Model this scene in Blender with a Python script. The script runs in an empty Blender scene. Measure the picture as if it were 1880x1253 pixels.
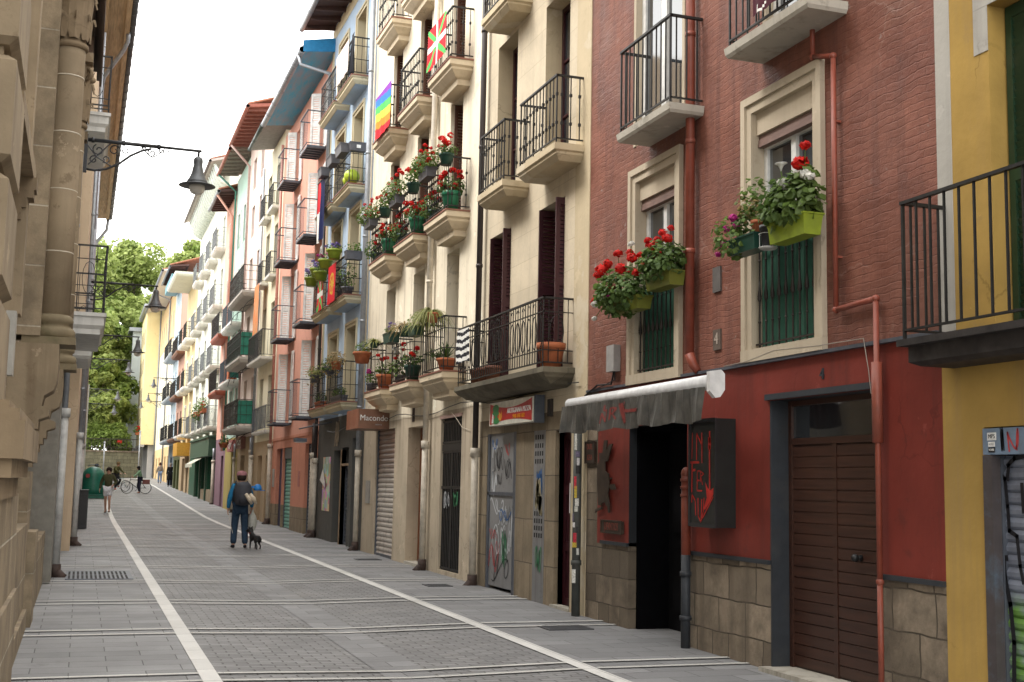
import bpy, math, random
from mathutils import Vector, Matrix, noise as mnoise
R = math.radians
scene = bpy.context.scene
COL = scene.collection

# ------------------------------------------------------------------ camera model (street runs along +Y, camera at x=0,y=0)
F = 2250.0; CX, CY = 940.0, 626.5; H = 1.7
_roll = math.atan(.02); _pitch = math.atan((892-626.5)/F)
def _dirc(px, py):
    x = px-CX; y = CY-py
    c, s = math.cos(_roll), math.sin(_roll)
    x2 = x*c-y*s; y2 = x*s+y*c
    v = (x2/F, 1.0, y2/F)
    cp, sp = math.cos(_pitch), math.sin(_pitch)
    return (v[0], v[1]*cp-v[2]*sp, v[1]*sp+v[2]*cp)
_d = _dirc(149, 862)
_yaw = math.atan2(-_d[0], _d[1])
def ray(px, py):
    v = _dirc(px, py); c, s = math.cos(_yaw), math.sin(_yaw)
    return (v[0]*c+v[1]*s, -v[0]*s+v[1]*c, v[2])
def wx(px, py, X=6.08):           # (y, z) of a measured point on the wall plane x = X
    v = ray(px, py); t = X/v[0]; return v[1]*t, H+v[2]*t
def wy(px, py, Y):                # (x, z) of a measured point on the plane y = Y
    v = ray(px, py); t = Y/v[1]; return v[0]*t, H+v[2]*t
def G(y):                         # height of the street
    if y < 48: return .006*y
    if y < 124: return .288+.0185*(y-48)
    return .288+.0185*76
def gp(px, py):
    v = ray(px, py); lo, hi = .3, 400
    for _ in range(50):
        m = (lo+hi)/2
        if H+v[2]*m-G(v[1]*m) > 0: lo = m
        else: hi = m
    return v[0]*lo, v[1]*lo

# ------------------------------------------------------------------ materials
MATS = {}
def nodes(name):
    m = bpy.data.materials.new(name); m.use_nodes = True
    nt = m.node_tree; b = nt.nodes['Principled BSDF']
    return m, nt, b
def lk(nt, a, b): nt.links.new(a, b)
def mixc(nt, fac, a, b, mode='MIX'):
    n = nt.nodes.new('ShaderNodeMix'); n.data_type = 'RGBA'; n.blend_type = mode
    for sock, val in ((n.inputs[0], fac), (n.inputs[6], a), (n.inputs[7], b)):
        if isinstance(val, (int, float)): sock.default_value = val
        elif isinstance(val, tuple): sock.default_value = (*val[:3], 1)
        else: lk(nt, val, sock)
    return n.outputs[2]
def noise_n(nt, vec, scale, detail=4, rough=.55):
    n = nt.nodes.new('ShaderNodeTexNoise'); n.inputs['Scale'].default_value = scale
    n.inputs['Detail'].default_value = detail; n.inputs['Roughness'].default_value = rough
    if vec is not None: lk(nt, vec, n.inputs['Vector'])
    return n.outputs['Fac']
def ramp(nt, v, a, b, lo=0., hi=1.):
    n = nt.nodes.new('ShaderNodeMapRange'); n.inputs[1].default_value = a; n.inputs[2].default_value = b
    n.inputs[3].default_value = lo; n.inputs[4].default_value = hi; lk(nt, v, n.inputs[0]); return n.outputs[0]
def pos(nt): return nt.nodes.new('ShaderNodeNewGeometry').outputs['Position']
def mapping(nt, vec, sc):
    n = nt.nodes.new('ShaderNodeMapping'); n.inputs['Scale'].default_value = sc; lk(nt, vec, n.inputs['Vector']); return n.outputs[0]
def wallco(nt):                   # (y+x, z) coordinates for upright walls
    p = pos(nt); s = nt.nodes.new('ShaderNodeSeparateXYZ'); lk(nt, p, s.inputs[0])
    a = nt.nodes.new('ShaderNodeMath'); lk(nt, s.outputs[0], a.inputs[0]); lk(nt, s.outputs[1], a.inputs[1])
    c = nt.nodes.new('ShaderNodeCombineXYZ'); lk(nt, a.outputs[0], c.inputs[0]); lk(nt, s.outputs[2], c.inputs[1])
    return c.outputs[0]
def bump(nt, b, h, strength=.4, dist=.02, prev=None):
    n = nt.nodes.new('ShaderNodeBump'); n.inputs['Strength'].default_value = strength; n.inputs['Distance'].default_value = dist
    lk(nt, h, n.inputs['Height'])
    if prev is not None: lk(nt, prev, n.inputs['Normal'])
    lk(nt, n.outputs[0], b.inputs['Normal']); return n.outputs[0]
def dk(c, f): return tuple(x*f for x in c)

def mul(nt, a, b):
    n = nt.nodes.new('ShaderNodeMath'); n.operation = 'MULTIPLY'
    for k, v in enumerate((a, b)):
        if isinstance(v, (int, float)): n.inputs[k].default_value = v
        else: lk(nt, v, n.inputs[k])
    return n.outputs[0]
def cracks(nt, p, scale=.9, w=.012):
    wn = nt.nodes.new('ShaderNodeTexNoise'); wn.inputs['Scale'].default_value = 3.5; wn.inputs['Detail'].default_value = 5; lk(nt, p, wn.inputs['Vector'])
    v = nt.nodes.new('ShaderNodeVectorMath'); v.operation = 'MULTIPLY_ADD'; lk(nt, wn.outputs['Color'], v.inputs[0]); v.inputs[1].default_value = (.5, .5, .5); lk(nt, p, v.inputs[2])
    vo = nt.nodes.new('ShaderNodeTexVoronoi'); vo.feature = 'DISTANCE_TO_EDGE'; vo.inputs['Scale'].default_value = scale; lk(nt, v.outputs[0], vo.inputs['Vector'])
    return mul(nt, ramp(nt, vo.outputs['Distance'], 0, w, 1, 0), ramp(nt, noise_n(nt, p, .8, 3), .52, .6))
def plaster(name, c, var=.12, stain=.35, stainc=None, rough=.9, bmp=.25, big=1.1, patch=None, crack=.5):
    if name in MATS: return MATS[name]
    m, nt, b = nodes(name); p = pos(nt)
    n1 = noise_n(nt, p, big, 7, .62); n2 = noise_n(nt, p, 14, 5); n4 = noise_n(nt, p, .45, 5, .6)
    col = mixc(nt, ramp(nt, n1, .36, .64), dk(c, 1-var*1.3), dk(c, 1+var*.5))
    col = mixc(nt, ramp(nt, n4, .42, .62, 0, .35), col, dk(c, 1-var*2))
    st = noise_n(nt, mapping(nt, p, (3.2, 3.2, .14)), 1.6, 7, .62)
    col = mixc(nt, mul(nt, ramp(nt, st, .5, .68, 0, min(stain*1.5, .85)), ramp(nt, n4, .4, .58, .25, 1)), col, stainc or dk(c, .45))
    sp = noise_n(nt, p, 4.5, 9, .72)
    col = mixc(nt, ramp(nt, sp, .58, .66, 0, stain*.9), col, stainc or dk(c, .5))
    ed = noise_n(nt, p, 1.9, 9, .66)
    col = mixc(nt, ramp(nt, ed, .63, .645, 0, min(.55, stain*1.1)), col, tuple(min(x*1.25+.02, .85) for x in c))
    if patch:
        pn = noise_n(nt, p, .9, 6, .6); col = mixc(nt, ramp(nt, pn, .56, .6, 0, .75), col, patch)
    ck = cracks(nt, p)
    if crack: col = mixc(nt, mul(nt, ck, crack), col, dk(c, .35))
    lk(nt, col, b.inputs['Base Color']); b.inputs['Roughness'].default_value = rough
    b.inputs['Specular IOR Level'].default_value = .2
    x = bump(nt, b, n2, bmp, .012); bump(nt, b, n1, bmp, .04, bump(nt, b, ed, bmp, .01, x))
    MATS[name] = m; return m

def brickpaint(name, c, c2):
    if name in MATS: return MATS[name]
    m, nt, b = nodes(name); w = wallco(nt); p = pos(nt)
    wn = nt.nodes.new('ShaderNodeTexNoise'); wn.inputs['Scale'].default_value = 3.4; wn.inputs['Detail'].default_value = 5; lk(nt, w, wn.inputs['Vector'])
    v = nt.nodes.new('ShaderNodeVectorMath'); v.operation = 'MULTIPLY_ADD'; lk(nt, wn.outputs['Color'], v.inputs[0]); v.inputs[1].default_value = (.16, .1, 0); lk(nt, w, v.inputs[2])
    br = nt.nodes.new('ShaderNodeTexBrick'); lk(nt, v.outputs[0], br.inputs['Vector']); br.inputs['Scale'].default_value = 1; br.offset = .42; br.squash = .8; br.squash_frequency = 3
    br.inputs['Brick Width'].default_value = .25; br.inputs['Row Height'].default_value = .066; br.inputs['Mortar Size'].default_value = .007; br.inputs['Mortar Smooth'].default_value = .9
    br.inputs['Color1'].default_value = (.86, .86, .86, 1); br.inputs['Color2'].default_value = (1.08, 1.08, 1.08, 1); br.inputs['Mortar'].default_value = (.8, .8, .8, 1)
    n1 = noise_n(nt, p, 1.3, 8, .65); n3 = noise_n(nt, p, 22, 7, .7); n4 = noise_n(nt, p, .5, 5)
    col = mixc(nt, ramp(nt, n1, .36, .64), dk(c, .78), c2)
    col = mixc(nt, ramp(nt, n4, .42, .6, 0, .4), col, (c[0]*.78, c[1]*1.0, c[2]*1.05))
    col = mixc(nt, .75, col, br.outputs['Color'], 'MULTIPLY')
    sp = noise_n(nt, p, 3.6, 10, .74); col = mixc(nt, ramp(nt, sp, .625, .66, 0, .75), col, (.25, .2, .18))
    sp2 = noise_n(nt, p, 9, 8, .7); col = mixc(nt, ramp(nt, sp2, .66, .7, 0, .8), col, (.1, .05, .04))
    st = noise_n(nt, mapping(nt, p, (3, 3, .2)), 2, 6, .6); col = mixc(nt, ramp(nt, st, .48, .66, 0, .6), col, (c[0]*.5, c[1]*.62, c[2]*.75)); rp = noise_n(nt, p, .8, 7, .55); col = mixc(nt, ramp(nt, rp, .6, .62, 0, .35), col, (c[0]*1.05, c[1]*1.45, c[2]*1.5))
    col = mixc(nt, mul(nt, cracks(nt, p, .7, .01), .35), col, (.3, .2, .17))
    lk(nt, col, b.inputs['Base Color']); b.inputs['Specular IOR Level'].default_value = .35
    lk(nt, ramp(nt, n1, .35, .65, .5, .8), b.inputs['Roughness'])
    inv = ramp(nt, br.outputs['Fac'], 0, 1, 1, 0); msk = noise_n(nt, p, 2.4, 5)
    x = bump(nt, b, mul(nt, inv, ramp(nt, msk, .38, .62, .1, 1)), .45, .012); y = bump(nt, b, n3, .45, .014, x)
    bump(nt, b, noise_n(nt, mapping(nt, p, (7, 7, 16)), 1, 4), .35, .02, y)
    MATS[name] = m; return m

def blocks(name, c, w=.6, h=.35, mortar=(.12, .1, .08), ms=.008, var=.25, bmp=.5, axes='wall', rough=.85, dirt=.5, offset=.5, wob=.02, light=None, squash=1.):
    if name in MATS: return MATS[name]
    m, nt, b = nodes(name); p = pos(nt)
    v0 = wallco(nt) if axes == 'wall' else p
    wn = nt.nodes.new('ShaderNodeTexNoise'); wn.inputs['Scale'].default_value = 3; lk(nt, v0, wn.inputs['Vector'])
    v = nt.nodes.new('ShaderNodeVectorMath'); v.operation = 'MULTIPLY_ADD'; lk(nt, wn.outputs['Color'], v.inputs[0]); v.inputs[1].default_value = (wob, wob, 0); lk(nt, v0, v.inputs[2])
    br = nt.nodes.new('ShaderNodeTexBrick'); lk(nt, v.outputs[0], br.inputs['Vector']); br.inputs['Scale'].default_value = 1; br.offset = offset; br.squash = squash; br.squash_frequency = 3
    br.inputs['Brick Width'].default_value = w; br.inputs['Row Height'].default_value = h; br.inputs['Mortar Size'].default_value = ms; br.inputs['Mortar Smooth'].default_value = .3
    br.inputs['Color1'].default_value = (*dk(c, 1-var), 1); br.inputs['Color2'].default_value = (*dk(c, 1+var*.7), 1)
    br.inputs['Mortar'].default_value = (*mortar, 1); br.inputs['Bias'].default_value = 0
    n1 = noise_n(nt, p, 2.2, 9, .68); n2 = noise_n(nt, p, 24, 6, .7)
    col = mixc(nt, ramp(nt, n1, .42, .64, 0, dirt), br.outputs['Color'], dk(c, .4)); col = mixc(nt, ramp(nt, noise_n(nt, mapping(nt, p, (3, 3, .25)), 1.5, 7), .5, .68, 0, dirt*.8), col, dk(c, .45))
    col = mixc(nt, ramp(nt, n2, .3, .75, 0, .35), col, dk(c, .6))
    if light: col = mixc(nt, ramp(nt, noise_n(nt, p, 1.1, 5), .55, .72, 0, .5), col, light)
    lk(nt, col, b.inputs['Base Color']); b.inputs['Roughness'].default_value = rough; b.inputs['Specular IOR Level'].default_value = .3
    inv = ramp(nt, br.outputs['Fac'], 0, 1, 1, 0)
    x = bump(nt, b, inv, bmp, .015); y = bump(nt, b, n2, bmp*.6, .01, x); bump(nt, b, n1, bmp*.6, .03, y)
    MATS[name] = m; return m

def simple(name, c, rough=.6, metal=0., var=.15, scale=9, spec=.4, bmp=.1, dirt=0., dirtc=(.1, .08, .06)):
    if name in MATS: return MATS[name]
    m, nt, b = nodes(name); p = pos(nt); n1 = noise_n(nt, p, scale, 5)
    col = mixc(nt, ramp(nt, n1, .3, .7), dk(c, 1-var), dk(c, 1+var))
    if dirt: col = mixc(nt, ramp(nt, noise_n(nt, p, 3.1, 8, .7), .5, .68, 0, dirt), col, dirtc)
    lk(nt, col, b.inputs['Base Color']); b.inputs['Roughness'].default_value = rough; b.inputs['Metallic'].default_value = metal
    b.inputs['Specular IOR Level'].default_value = spec
    if bmp: bump(nt, b, n1, bmp, .01)
    MATS[name] = m; return m
def wood(name, c, rough=.45, axis='z', plank=0):
    if name in MATS: return MATS[name]
    m, nt, b = nodes(name); p = pos(nt)
    sc = {'z': (14, 14, .8), 'y': (14, .8, 14)}[axis]
    n1 = noise_n(nt, mapping(nt, p, sc), 2, 6, .6)
    col = mixc(nt, ramp(nt, n1, .3, .7), dk(c, .6), dk(c, 1.25)); lk(nt, col, b.inputs['Base Color']); b.inputs['Roughness'].default_value = rough
    bump(nt, b, n1, .2, .006); MATS[name] = m; return m
def glass(name='window_glass', c=(.02, .024, .028), rough=.06):
    if name in MATS: return MATS[name]
    m, nt, b = nodes(name); p = pos(nt)
    b.inputs['Base Color'].default_value = (*c, 1); b.inputs['Roughness'].default_value = rough; b.inputs['Specular IOR Level'].default_value = 1.0; b.inputs['IOR'].default_value = 1.75
    bump(nt, b, noise_n(nt, p, 1.5, 2), .03, .02); MATS[name] = m; return m
def leafm(name, c, c2=None):
    if name in MATS: return MATS[name]
    m, nt, b = nodes(name); p = pos(nt)
    oi = nt.nodes.new('ShaderNodeNewGeometry').outputs['Random Per Island']
    col = mixc(nt, oi, dk(c, .6), c2 or dk(c, 1.5))
    col = mixc(nt, ramp(nt, noise_n(nt, p, .8, 3), .35, .65, 0, .5), col, dk(c, .7))
    lk(nt, col, b.inputs['Base Color']); b.inputs['Roughness'].default_value = .55; b.inputs['Specular IOR Level'].default_value = .25
    tr = nt.nodes.new('ShaderNodeBsdfTranslucent'); lk(nt, col, tr.inputs[0])
    ms = nt.nodes.new('ShaderNodeMixShader'); ms.inputs[0].default_value = .4
    out = [n for n in nt.nodes if n.type == 'OUTPUT_MATERIAL'][0]
    lk(nt, b.outputs[0], ms.inputs[1]); lk(nt, tr.outputs[0], ms.inputs[2]); lk(nt, ms.outputs[0], out.inputs['Surface'])
    MATS[name] = m; return m

# ------------------------------------------------------------------ mesh builder
def rootloc(o):
    v = Vector((0, 0, 0))
    while o: v += o.location; o = o.parent
    return v
class MB:
    def __init__(s): s.v = []; s.f = []; s.mi = []; s.cm = 0; s.sm = []; s.smooth = False
    def m(s, i): s.cm = i; return s
    def poly(s, pts):
        n = len(s.v); s.v += [tuple(p) for p in pts]; s.f.append(tuple(range(n, n+len(pts)))); s.mi.append(s.cm); s.sm.append(s.smooth)
    def box(s, x0, x1, y0, y1, z0, z1):
        if x0 > x1: x0, x1 = x1, x0
        if y0 > y1: y0, y1 = y1, y0
        if z0 > z1: z0, z1 = z1, z0
        n = len(s.v); s.v += [(x0,y0,z0),(x1,y0,z0),(x1,y1,z0),(x0,y1,z0),(x0,y0,z1),(x1,y0,z1),(x1,y1,z1),(x0,y1,z1)]
        for f in ((0,3,2,1),(4,5,6,7),(0,1,5,4),(1,2,6,5),(2,3,7,6),(3,0,4,7)):
            s.f.append(tuple(n+i for i in f)); s.mi.append(s.cm); s.sm.append(False)
        return s
    def tube(s, pts, r, seg=6, cap=True):
        pts = [Vector(p) for p in pts]; rings = []
        rr = r if isinstance(r, (list, tuple)) else [r]*len(pts)
        up = None
        for i, p in enumerate(pts):
            a = pts[max(i-1, 0)]; b = pts[min(i+1, len(pts)-1)]; t = (b-a)
            if t.length < 1e-9: t = Vector((0, 0, 1))
            t.normalize()
            if up is None: up = Vector((0, 0, 1)) if abs(t.z) < .9 else Vector((1, 0, 0))
            u = t.cross(up)
            if u.length < 1e-4: u = t.cross(Vector((0, 1, .3)))
            u.normalize(); w = u.cross(t); up = w
            n = len(s.v)
            for k in range(seg):
                an = 2*math.pi*(k+.5)/seg; s.v.append(tuple(p+(u*math.cos(an)+w*math.sin(an))*rr[i]))
            rings.append(n)
        for a, b in zip(rings, rings[1:]):
            for k in range(seg):
                s.f.append((a+k, a+(k+1) % seg, b+(k+1) % seg, b+k)); s.mi.append(s.cm); s.sm.append(seg > 5)
        if cap:
            s.f.append(tuple(rings[0]+k for k in range(seg))[::-1]); s.mi.append(s.cm); s.sm.append(False)
            s.f.append(tuple(rings[-1]+k for k in range(seg))); s.mi.append(s.cm); s.sm.append(False)
        return s
    def bar(s, a, b, r): return s.tube([a, b], r, 4)
    def lathe(s, c, prof, seg=16, sx=1, sy=1):   # prof: (radius, z)
        rings = []
        for r, z in prof:
            n = len(s.v); rings.append(n)
            for k in range(seg):
                an = 2*math.pi*k/seg; s.v.append((c[0]+r*sx*math.cos(an), c[1]+r*sy*math.sin(an), c[2]+z))
        for a, b in zip(rings, rings[1:]):
            for k in range(seg):
                s.f.append((a+k, a+(k+1) % seg, b+(k+1) % seg, b+k)); s.mi.append(s.cm); s.sm.append(True)
        s.f.append(tuple(rings[0]+k for k in range(seg))[::-1]); s.mi.append(s.cm); s.sm.append(False)
        s.f.append(tuple(rings[-1]+k for k in range(seg))); s.mi.append(s.cm); s.sm.append(False)
        return s
    def loft(s, X, sg, y0, y1, zt, depth, prof):   # rectangles (inset, dz) hanging on wall x=X, sg=-1 for the right-hand side
        rings = []
        for ins, dz in prof:
            n = len(s.v); rings.append(n); xf = X+sg*(depth-ins)
            s.v += [(X, y0+ins, zt+dz), (xf, y0+ins, zt+dz), (xf, y1-ins, zt+dz), (X, y1-ins, zt+dz)]
        for a, b in zip(rings, rings[1:]):
            for k in range(3):
                s.f.append((a+k, a+k+1, b+k+1, b+k)); s.mi.append(s.cm); s.sm.append(False)
        s.f.append(tuple(rings[0]+k for k in range(4))); s.mi.append(s.cm); s.sm.append(False)
        s.f.append(tuple(rings[-1]+k for k in range(4))[::-1]); s.mi.append(s.cm); s.sm.append(False)
        return s
    def ball(s, c, r, seg=8, rings=5, sz=1):
        pr = [(r*math.sin(math.pi*(i+.001)/rings), -r*sz*math.cos(math.pi*i/rings)) for i in range(rings+1)]
        return s.lathe(c, pr, seg)
    def build(s, name, mats, parent=None, label=None):
        me = bpy.data.meshes.new(name)
        off = rootloc(parent) if parent else Vector((0, 0, 0))
        me.from_pydata([(a-off.x, b-off.y, c-off.z) for a, b, c in s.v], [], s.f)
        if not isinstance(mats, (list, tuple)): mats = [mats]
        for m in mats: me.materials.append(m)
        me.polygons.foreach_set('material_index', s.mi); me.polygons.foreach_set('use_smooth', s.sm)
        me.update()
        o = bpy.data.objects.new(name, me); COL.objects.link(o)
        if parent: o.parent = parent
        if label: o['label'] = label
        return o
def recenter(o, loc):             # a thing that is one mesh: put its origin at its base
    l = Vector(loc); o.data.transform(Matrix.Translation(-l)); o.location = l; return o
def thing(name, label, cat, loc, group=None):
    o = bpy.data.objects.new(name, None); COL.objects.link(o); o.location = loc; o.empty_display_size = .1
    o['label'] = label; o['category'] = cat
    if group: o['group'] = group
    return o
def tag(o, label, cat, group=None):
    o['label'] = label; o['category'] = cat
    if group: o['group'] = group
    return o
def struct(o): o['kind'] = 'structure'; return o
def copy_tree(o, parent=None):
    c = o.copy(); COL.objects.link(c)
    if parent: c.parent = parent
    for ch in list(o.children): copy_tree(ch, c)
    return c
def lettering(txt, size, fn, mat, parent, name='lettering', depth=.004, sx=1.0):   # fn maps (u, v, w) to the world
    cu = bpy.data.curves.new('t', 'FONT'); cu.body = txt; cu.size = size; cu.extrude = depth; cu.align_x = 'CENTER'; cu.align_y = 'CENTER'; cu.resolution_u = 3
    to = bpy.data.objects.new('t', cu); COL.objects.link(to)
    dg = bpy.context.evaluated_depsgraph_get(); me = bpy.data.meshes.new_from_object(to.evaluated_get(dg))
    bpy.data.objects.remove(to); bpy.data.curves.remove(cu)
    mb = MB()
    vs = [fn(v.co.x*sx, v.co.y, v.co.z) for v in me.vertices]
    mb.v = vs; mb.f = [tuple(p.vertices) for p in me.polygons]; mb.mi = [0]*len(mb.f); mb.sm = [False]*len(mb.f)
    bpy.data.meshes.remove(me)
    return mb.build(name, mat, parent)
def face_street(X, y, z): return lambda u, v, w: (X-w, y-u, z+v)      # reads from the street, on a right-hand wall
def face_cam(x, Y, z): return lambda u, v, w: (x+u, Y-w, z+v)

# ------------------------------------------------------------------ shared materials
M = {}
def setup():
    M['iron'] = simple('black_iron', (.022, .021, .02), .5, .3, .3)
    M['iron_old'] = simple('old_iron', (.035, .028, .024), .6, .3, .4)
    M['iron_grey'] = simple('grey_iron', (.09, .1, .12), .5, .3, .2)
    M['glass'] = glass()
    M['glass_l'] = glass('pale_curtain_glass', (.3, .3, .28), .12)
    M['dark'] = simple('dark_interior', (.012, .011, .011), .9)
    M['white'] = simple('white_paint', (.72, .72, .69), .45, dirt=.15)
    M['terra'] = simple('terracotta', (.36, .11, .045), .8, dirt=.2)
    M['tile'] = simple('roof_tile', (.3, .13, .08), .85, var=.4)
    M['gpot'] = simple('green_plastic_pot', (.02, .16, .08), .4)
    M['dgpot'] = simple('dark_green_pot', (.012, .05, .035), .45)
    M['lime'] = simple('lime_plastic_pot', (.2, .26, .02), .45, dirt=.2)
    M['greypot'] = simple('grey_plastic_pot', (.09, .09, .1), .5)
    M['black'] = simple('black_plastic', (.015, .015, .016), .4)
    M['leaf'] = leafm('geranium_leaf', (.075, .135, .035), (.14, .22, .06))
    M['leaf_l'] = leafm('light_leaf', (.11, .17, .04))
    M['leaf_y'] = leafm('spider_plant_leaf', (.25, .26, .09))
    M['leaf_d'] = leafm('dry_leaf', (.3, .22, .1))
    M['red'] = leafm('red_petal', (.62, .012, .012), (.8, .03, .02))
    M['pinkp'] = leafm('magenta_petal', (.5, .02, .22), (.65, .06, .35))
    M['purple'] = leafm('purple_petal', (.18, .1, .4), (.35, .3, .55))
    M['whitep'] = leafm('white_petal', (.8, .8, .74), (.85, .82, .75))
    M['galv'] = simple('galvanised_pipe', (.3, .32, .35), .45, .4, .15)
    M['creampipe'] = simple('cream_painted_pipe', (.5, .45, .37), .5, dirt=.35)
    M['rust'] = simple('cast_iron_shoe', (.05, .032, .026), .7, .2, .4)
    M['brownp'] = simple('brown_downpipe', (.04, .03, .028), .5)
setup()

# ------------------------------------------------------------------ architecture helpers
def wallpanel(mb, X, sg, y0, y1, z0, z1, holes, depth=.3, rm=0, bm=1):
    """front face at x=X (street side) with rectangular holes, reveals going into the house; material 0 wall, rm reveals, bm the back"""
    dx = -sg*depth
    ys = sorted({y0, y1, *[min(max(h[0], y0), y1) for h in holes], *[min(max(h[1], y0), y1) for h in holes]})
    zs = sorted({z0, z1, *[min(max(h[2], z0), z1) for h in holes], *[min(max(h[3], z0), z1) for h in holes]})
    def inh(y, z): return any(h[0] < y < h[1] and h[2] < z < h[3] for h in holes)
    mb.m(0)
    for a, b in zip(ys, ys[1:]):
        run = None
        for c, d in zip(zs, zs[1:]):
            if inh((a+b)/2, (c+d)/2):
                if run: q(mb, X, sg, a, b, *run); run = None
            else: run = (run[0], d) if run else (c, d)
        if run: q(mb, X, sg, a, b, *run)
    for h in holes:
        a, b, c, d = h[:4]; a = max(a, y0); b = min(b, y1); c = max(c, z0); d = min(d, z1); Xb = X+dx
        mb.m(rm)
        mb.poly([(X, a, c), (Xb, a, c), (Xb, a, d), (X, a, d)]); mb.poly([(X, b, c), (X, b, d), (Xb, b, d), (Xb, b, c)])
        if h[3] <= z1: mb.poly([(X, a, d), (Xb, a, d), (Xb, b, d), (X, b, d)])
        if h[2] >= z0: mb.poly([(X, a, c), (X, b, c), (Xb, b, c), (Xb, a, c)])
        mb.m(bm); q(mb, Xb, sg, a, b, c, d)
    mb.m(0)
def q(mb, X, sg, a, b, c, d):
    if sg < 0: mb.poly([(X, a, c), (X, a, d), (X, b, d), (X, b, c)])
    else: mb.poly([(X, a, c), (X, b, c), (X, b, d), (X, a, d)])
def shell(mb, X, sg, y0, y1, z0, z1, back=7):  # sides and top of the body of the house
    Xb = X-sg*back
    mb.poly([(X, y0, z0), (Xb, y0, z0), (Xb, y0, z1), (X, y0, z1)]); mb.poly([(X, y1, z0), (X, y1, z1), (Xb, y1, z1), (Xb, y1, z0)])
    mb.poly([(X, y0, z1), (Xb, y0, z1), (Xb, y1, z1), (X, y1, z1)]); mb.poly([(Xb, y0, z0), (Xb, y1, z0), (Xb, y1, z1), (Xb, y0, z1)])
def casement(bld, X, sg, a, b, c, d, fm, pm=None, depth=.24, bars=1, mull=True, t=.055):
    """window in the hole: frame part with a pane sub-part"""
    x = X-sg*depth; f = MB()
    x1 = x+sg*.05
    f.box(x, x1, a, a+t, c, d); f.box(x, x1, b-t, b, c, d); f.box(x, x1, a+t, b-t, d-t, d); f.box(x, x1, a+t, b-t, c, c+t)
    if mull: f.box(x, x1+sg*.005, (a+b)/2-t*.7, (a+b)/2+t*.7, c+t, d-t)
    for i in range(bars):
        z = c+(d-c)*(i+1)/(bars+1)
        f.box(x, x1-sg*.006, a+t, (a+b)/2-t*.7, z-.015, z+.015); f.box(x, x1-sg*.006, (a+b)/2+t*.7, b-t, z-.015, z+.015)
    o = f.build('window', fm, bld)
    p = MB(); p.box(x+sg*.012, x+sg*.02, a+t*.5, b-t*.5, c+t*.5, d-t*.5); p.build('pane', pm or M['glass'], o)
    return o
def louver(bld, x, y, z0, z1, w, mat, ang, name='shutter', t=.04, pitch=.055, hinge=1):
    """a louvred shutter leaf hinged at (x,y); ang is the direction of the leaf in degrees from +Y"""
    s = MB(); dx, dy = math.sin(R(ang)), math.cos(R(ang)); nx, ny = dy, -dx
    def bx(u0, u1, n0, n1, c, d, tilt=0):
        P = []
        for zz in (c, d):
            for u, n in ((u0, n0), (u1, n0), (u1, n1), (u0, n1)):
                nn = n+(tilt if zz == d else 0); P.append((x+dx*u+nx*nn, y+dy*u+ny*nn, zz))
        k = len(s.v); s.v += P
        for f in ((0,3,2,1),(4,5,6,7),(0,1,5,4),(1,2,6,5),(2,3,7,6),(3,0,4,7)): s.f.append(tuple(k+i for i in f)); s.mi.append(0); s.sm.append(False)
    st = .06
    bx(0, st, -t/2, t/2, z0, z1); bx(w-st, w, -t/2, t/2, z0, z1)
    zm = (z0+z1)/2
    for c, d in ((z0, z0+.14), (zm-.06, zm+.06), (z1-.09, z1)): bx(st, w-st, -t/2, t/2, c, d)
    for lo, hi in ((z0+.14, zm-.06), (zm+.06, z1-.09)):
        n = int((hi-lo)/pitch)
        for i in range(n):
            z = lo+(hi-lo)*(i+.1)/n; bx(st, w-st, -t*.35, -t*.1, z, z+pitch*.85, t*.45)
    return s.build(name, mat, bld)
def railing(mb, X, sg, y0, y1, z, depth, h, sp=.12, style='plain', r=.008, nside=3, wallgap=0.0):
    xf = X+sg*(depth-.04); ya, yb = y0+.05, y1-.05
    T = z+h; zb = z+.07
    def rail(zz, rr, flat=True):
        w = .02
        mb.box(xf-rr, xf+rr, ya-rr, yb+rr, zz-rr*.7, zz+rr*.7)
        for yy in (ya, yb): mb.box(X, xf, yy-rr, yy+rr, zz-rr*.7, zz+rr*.7)
    rail(T, .018); rail(zb, .012)
    if style == 'lattice':
        rail(z+h*.42, .01); rail(z+h*.78, .01)
    pts = []
    n = max(2, int(round((yb-ya)/sp)))
    for i in range(n+1): pts.append((xf, ya+(yb-ya)*i/n))
    for yy in (ya, yb):
        for k in range(1, nside+1): pts.append((X+(xf-X)*(k-.5)/nside*.98, yy))
    for i, (x, y) in enumerate(pts):
        mb.bar((x, y, z if i in (0, n) else zb), (x, y, T), r*(1.4 if i in (0, n) else 1))
        if style == 'knot':
            for fz in (.3, .72): mb.box(x-.016, x+.016, y-.016, y+.016, z+h*fz-.02, z+h*fz+.02)
    if style == 'ornate':
        rail(z+h*.8, .009); rail(z+h*.25, .009)
        k = max(2, int((yb-ya)/.22))
        for i in range(k):
            yc = ya+(yb-ya)*(i+.5)/k; zc = z+h*.52
            mb.tube([(xf, yc+.085*math.cos(a), zc+h*.24*math.sin(a)) for a in [2*math.pi*j/12 for j in range(13)]], .007, 4)
            mb.tube([(xf, yc+.05*math.cos(a), z+h*.9+.04*math.sin(a)) for a in [math.pi*j/5 for j in range(6)]], .006, 4)
        for zc in (z+h*.52,): mb.tube([(X+sg*(depth*.5+.1*math.cos(a)), ya, zc+h*.24*math.sin(a)) for a in [2*math.pi*j/12 for j in range(13)]], .007, 4)
PROF_CREAM = [(0, -.025), (0, -.12), (.045, -.15), (.045, -.19), (.15, -.29), (.2, -.32), (.2, -.42), (.34, -.45)]
PROF_FLAT = [(0, 0), (0, -.09), (.03, -.11), (.03, -.14), (.1, -.22)]
PROF_SLAB = [(0, 0), (.01, -.07), (.03, -.1)]
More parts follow.
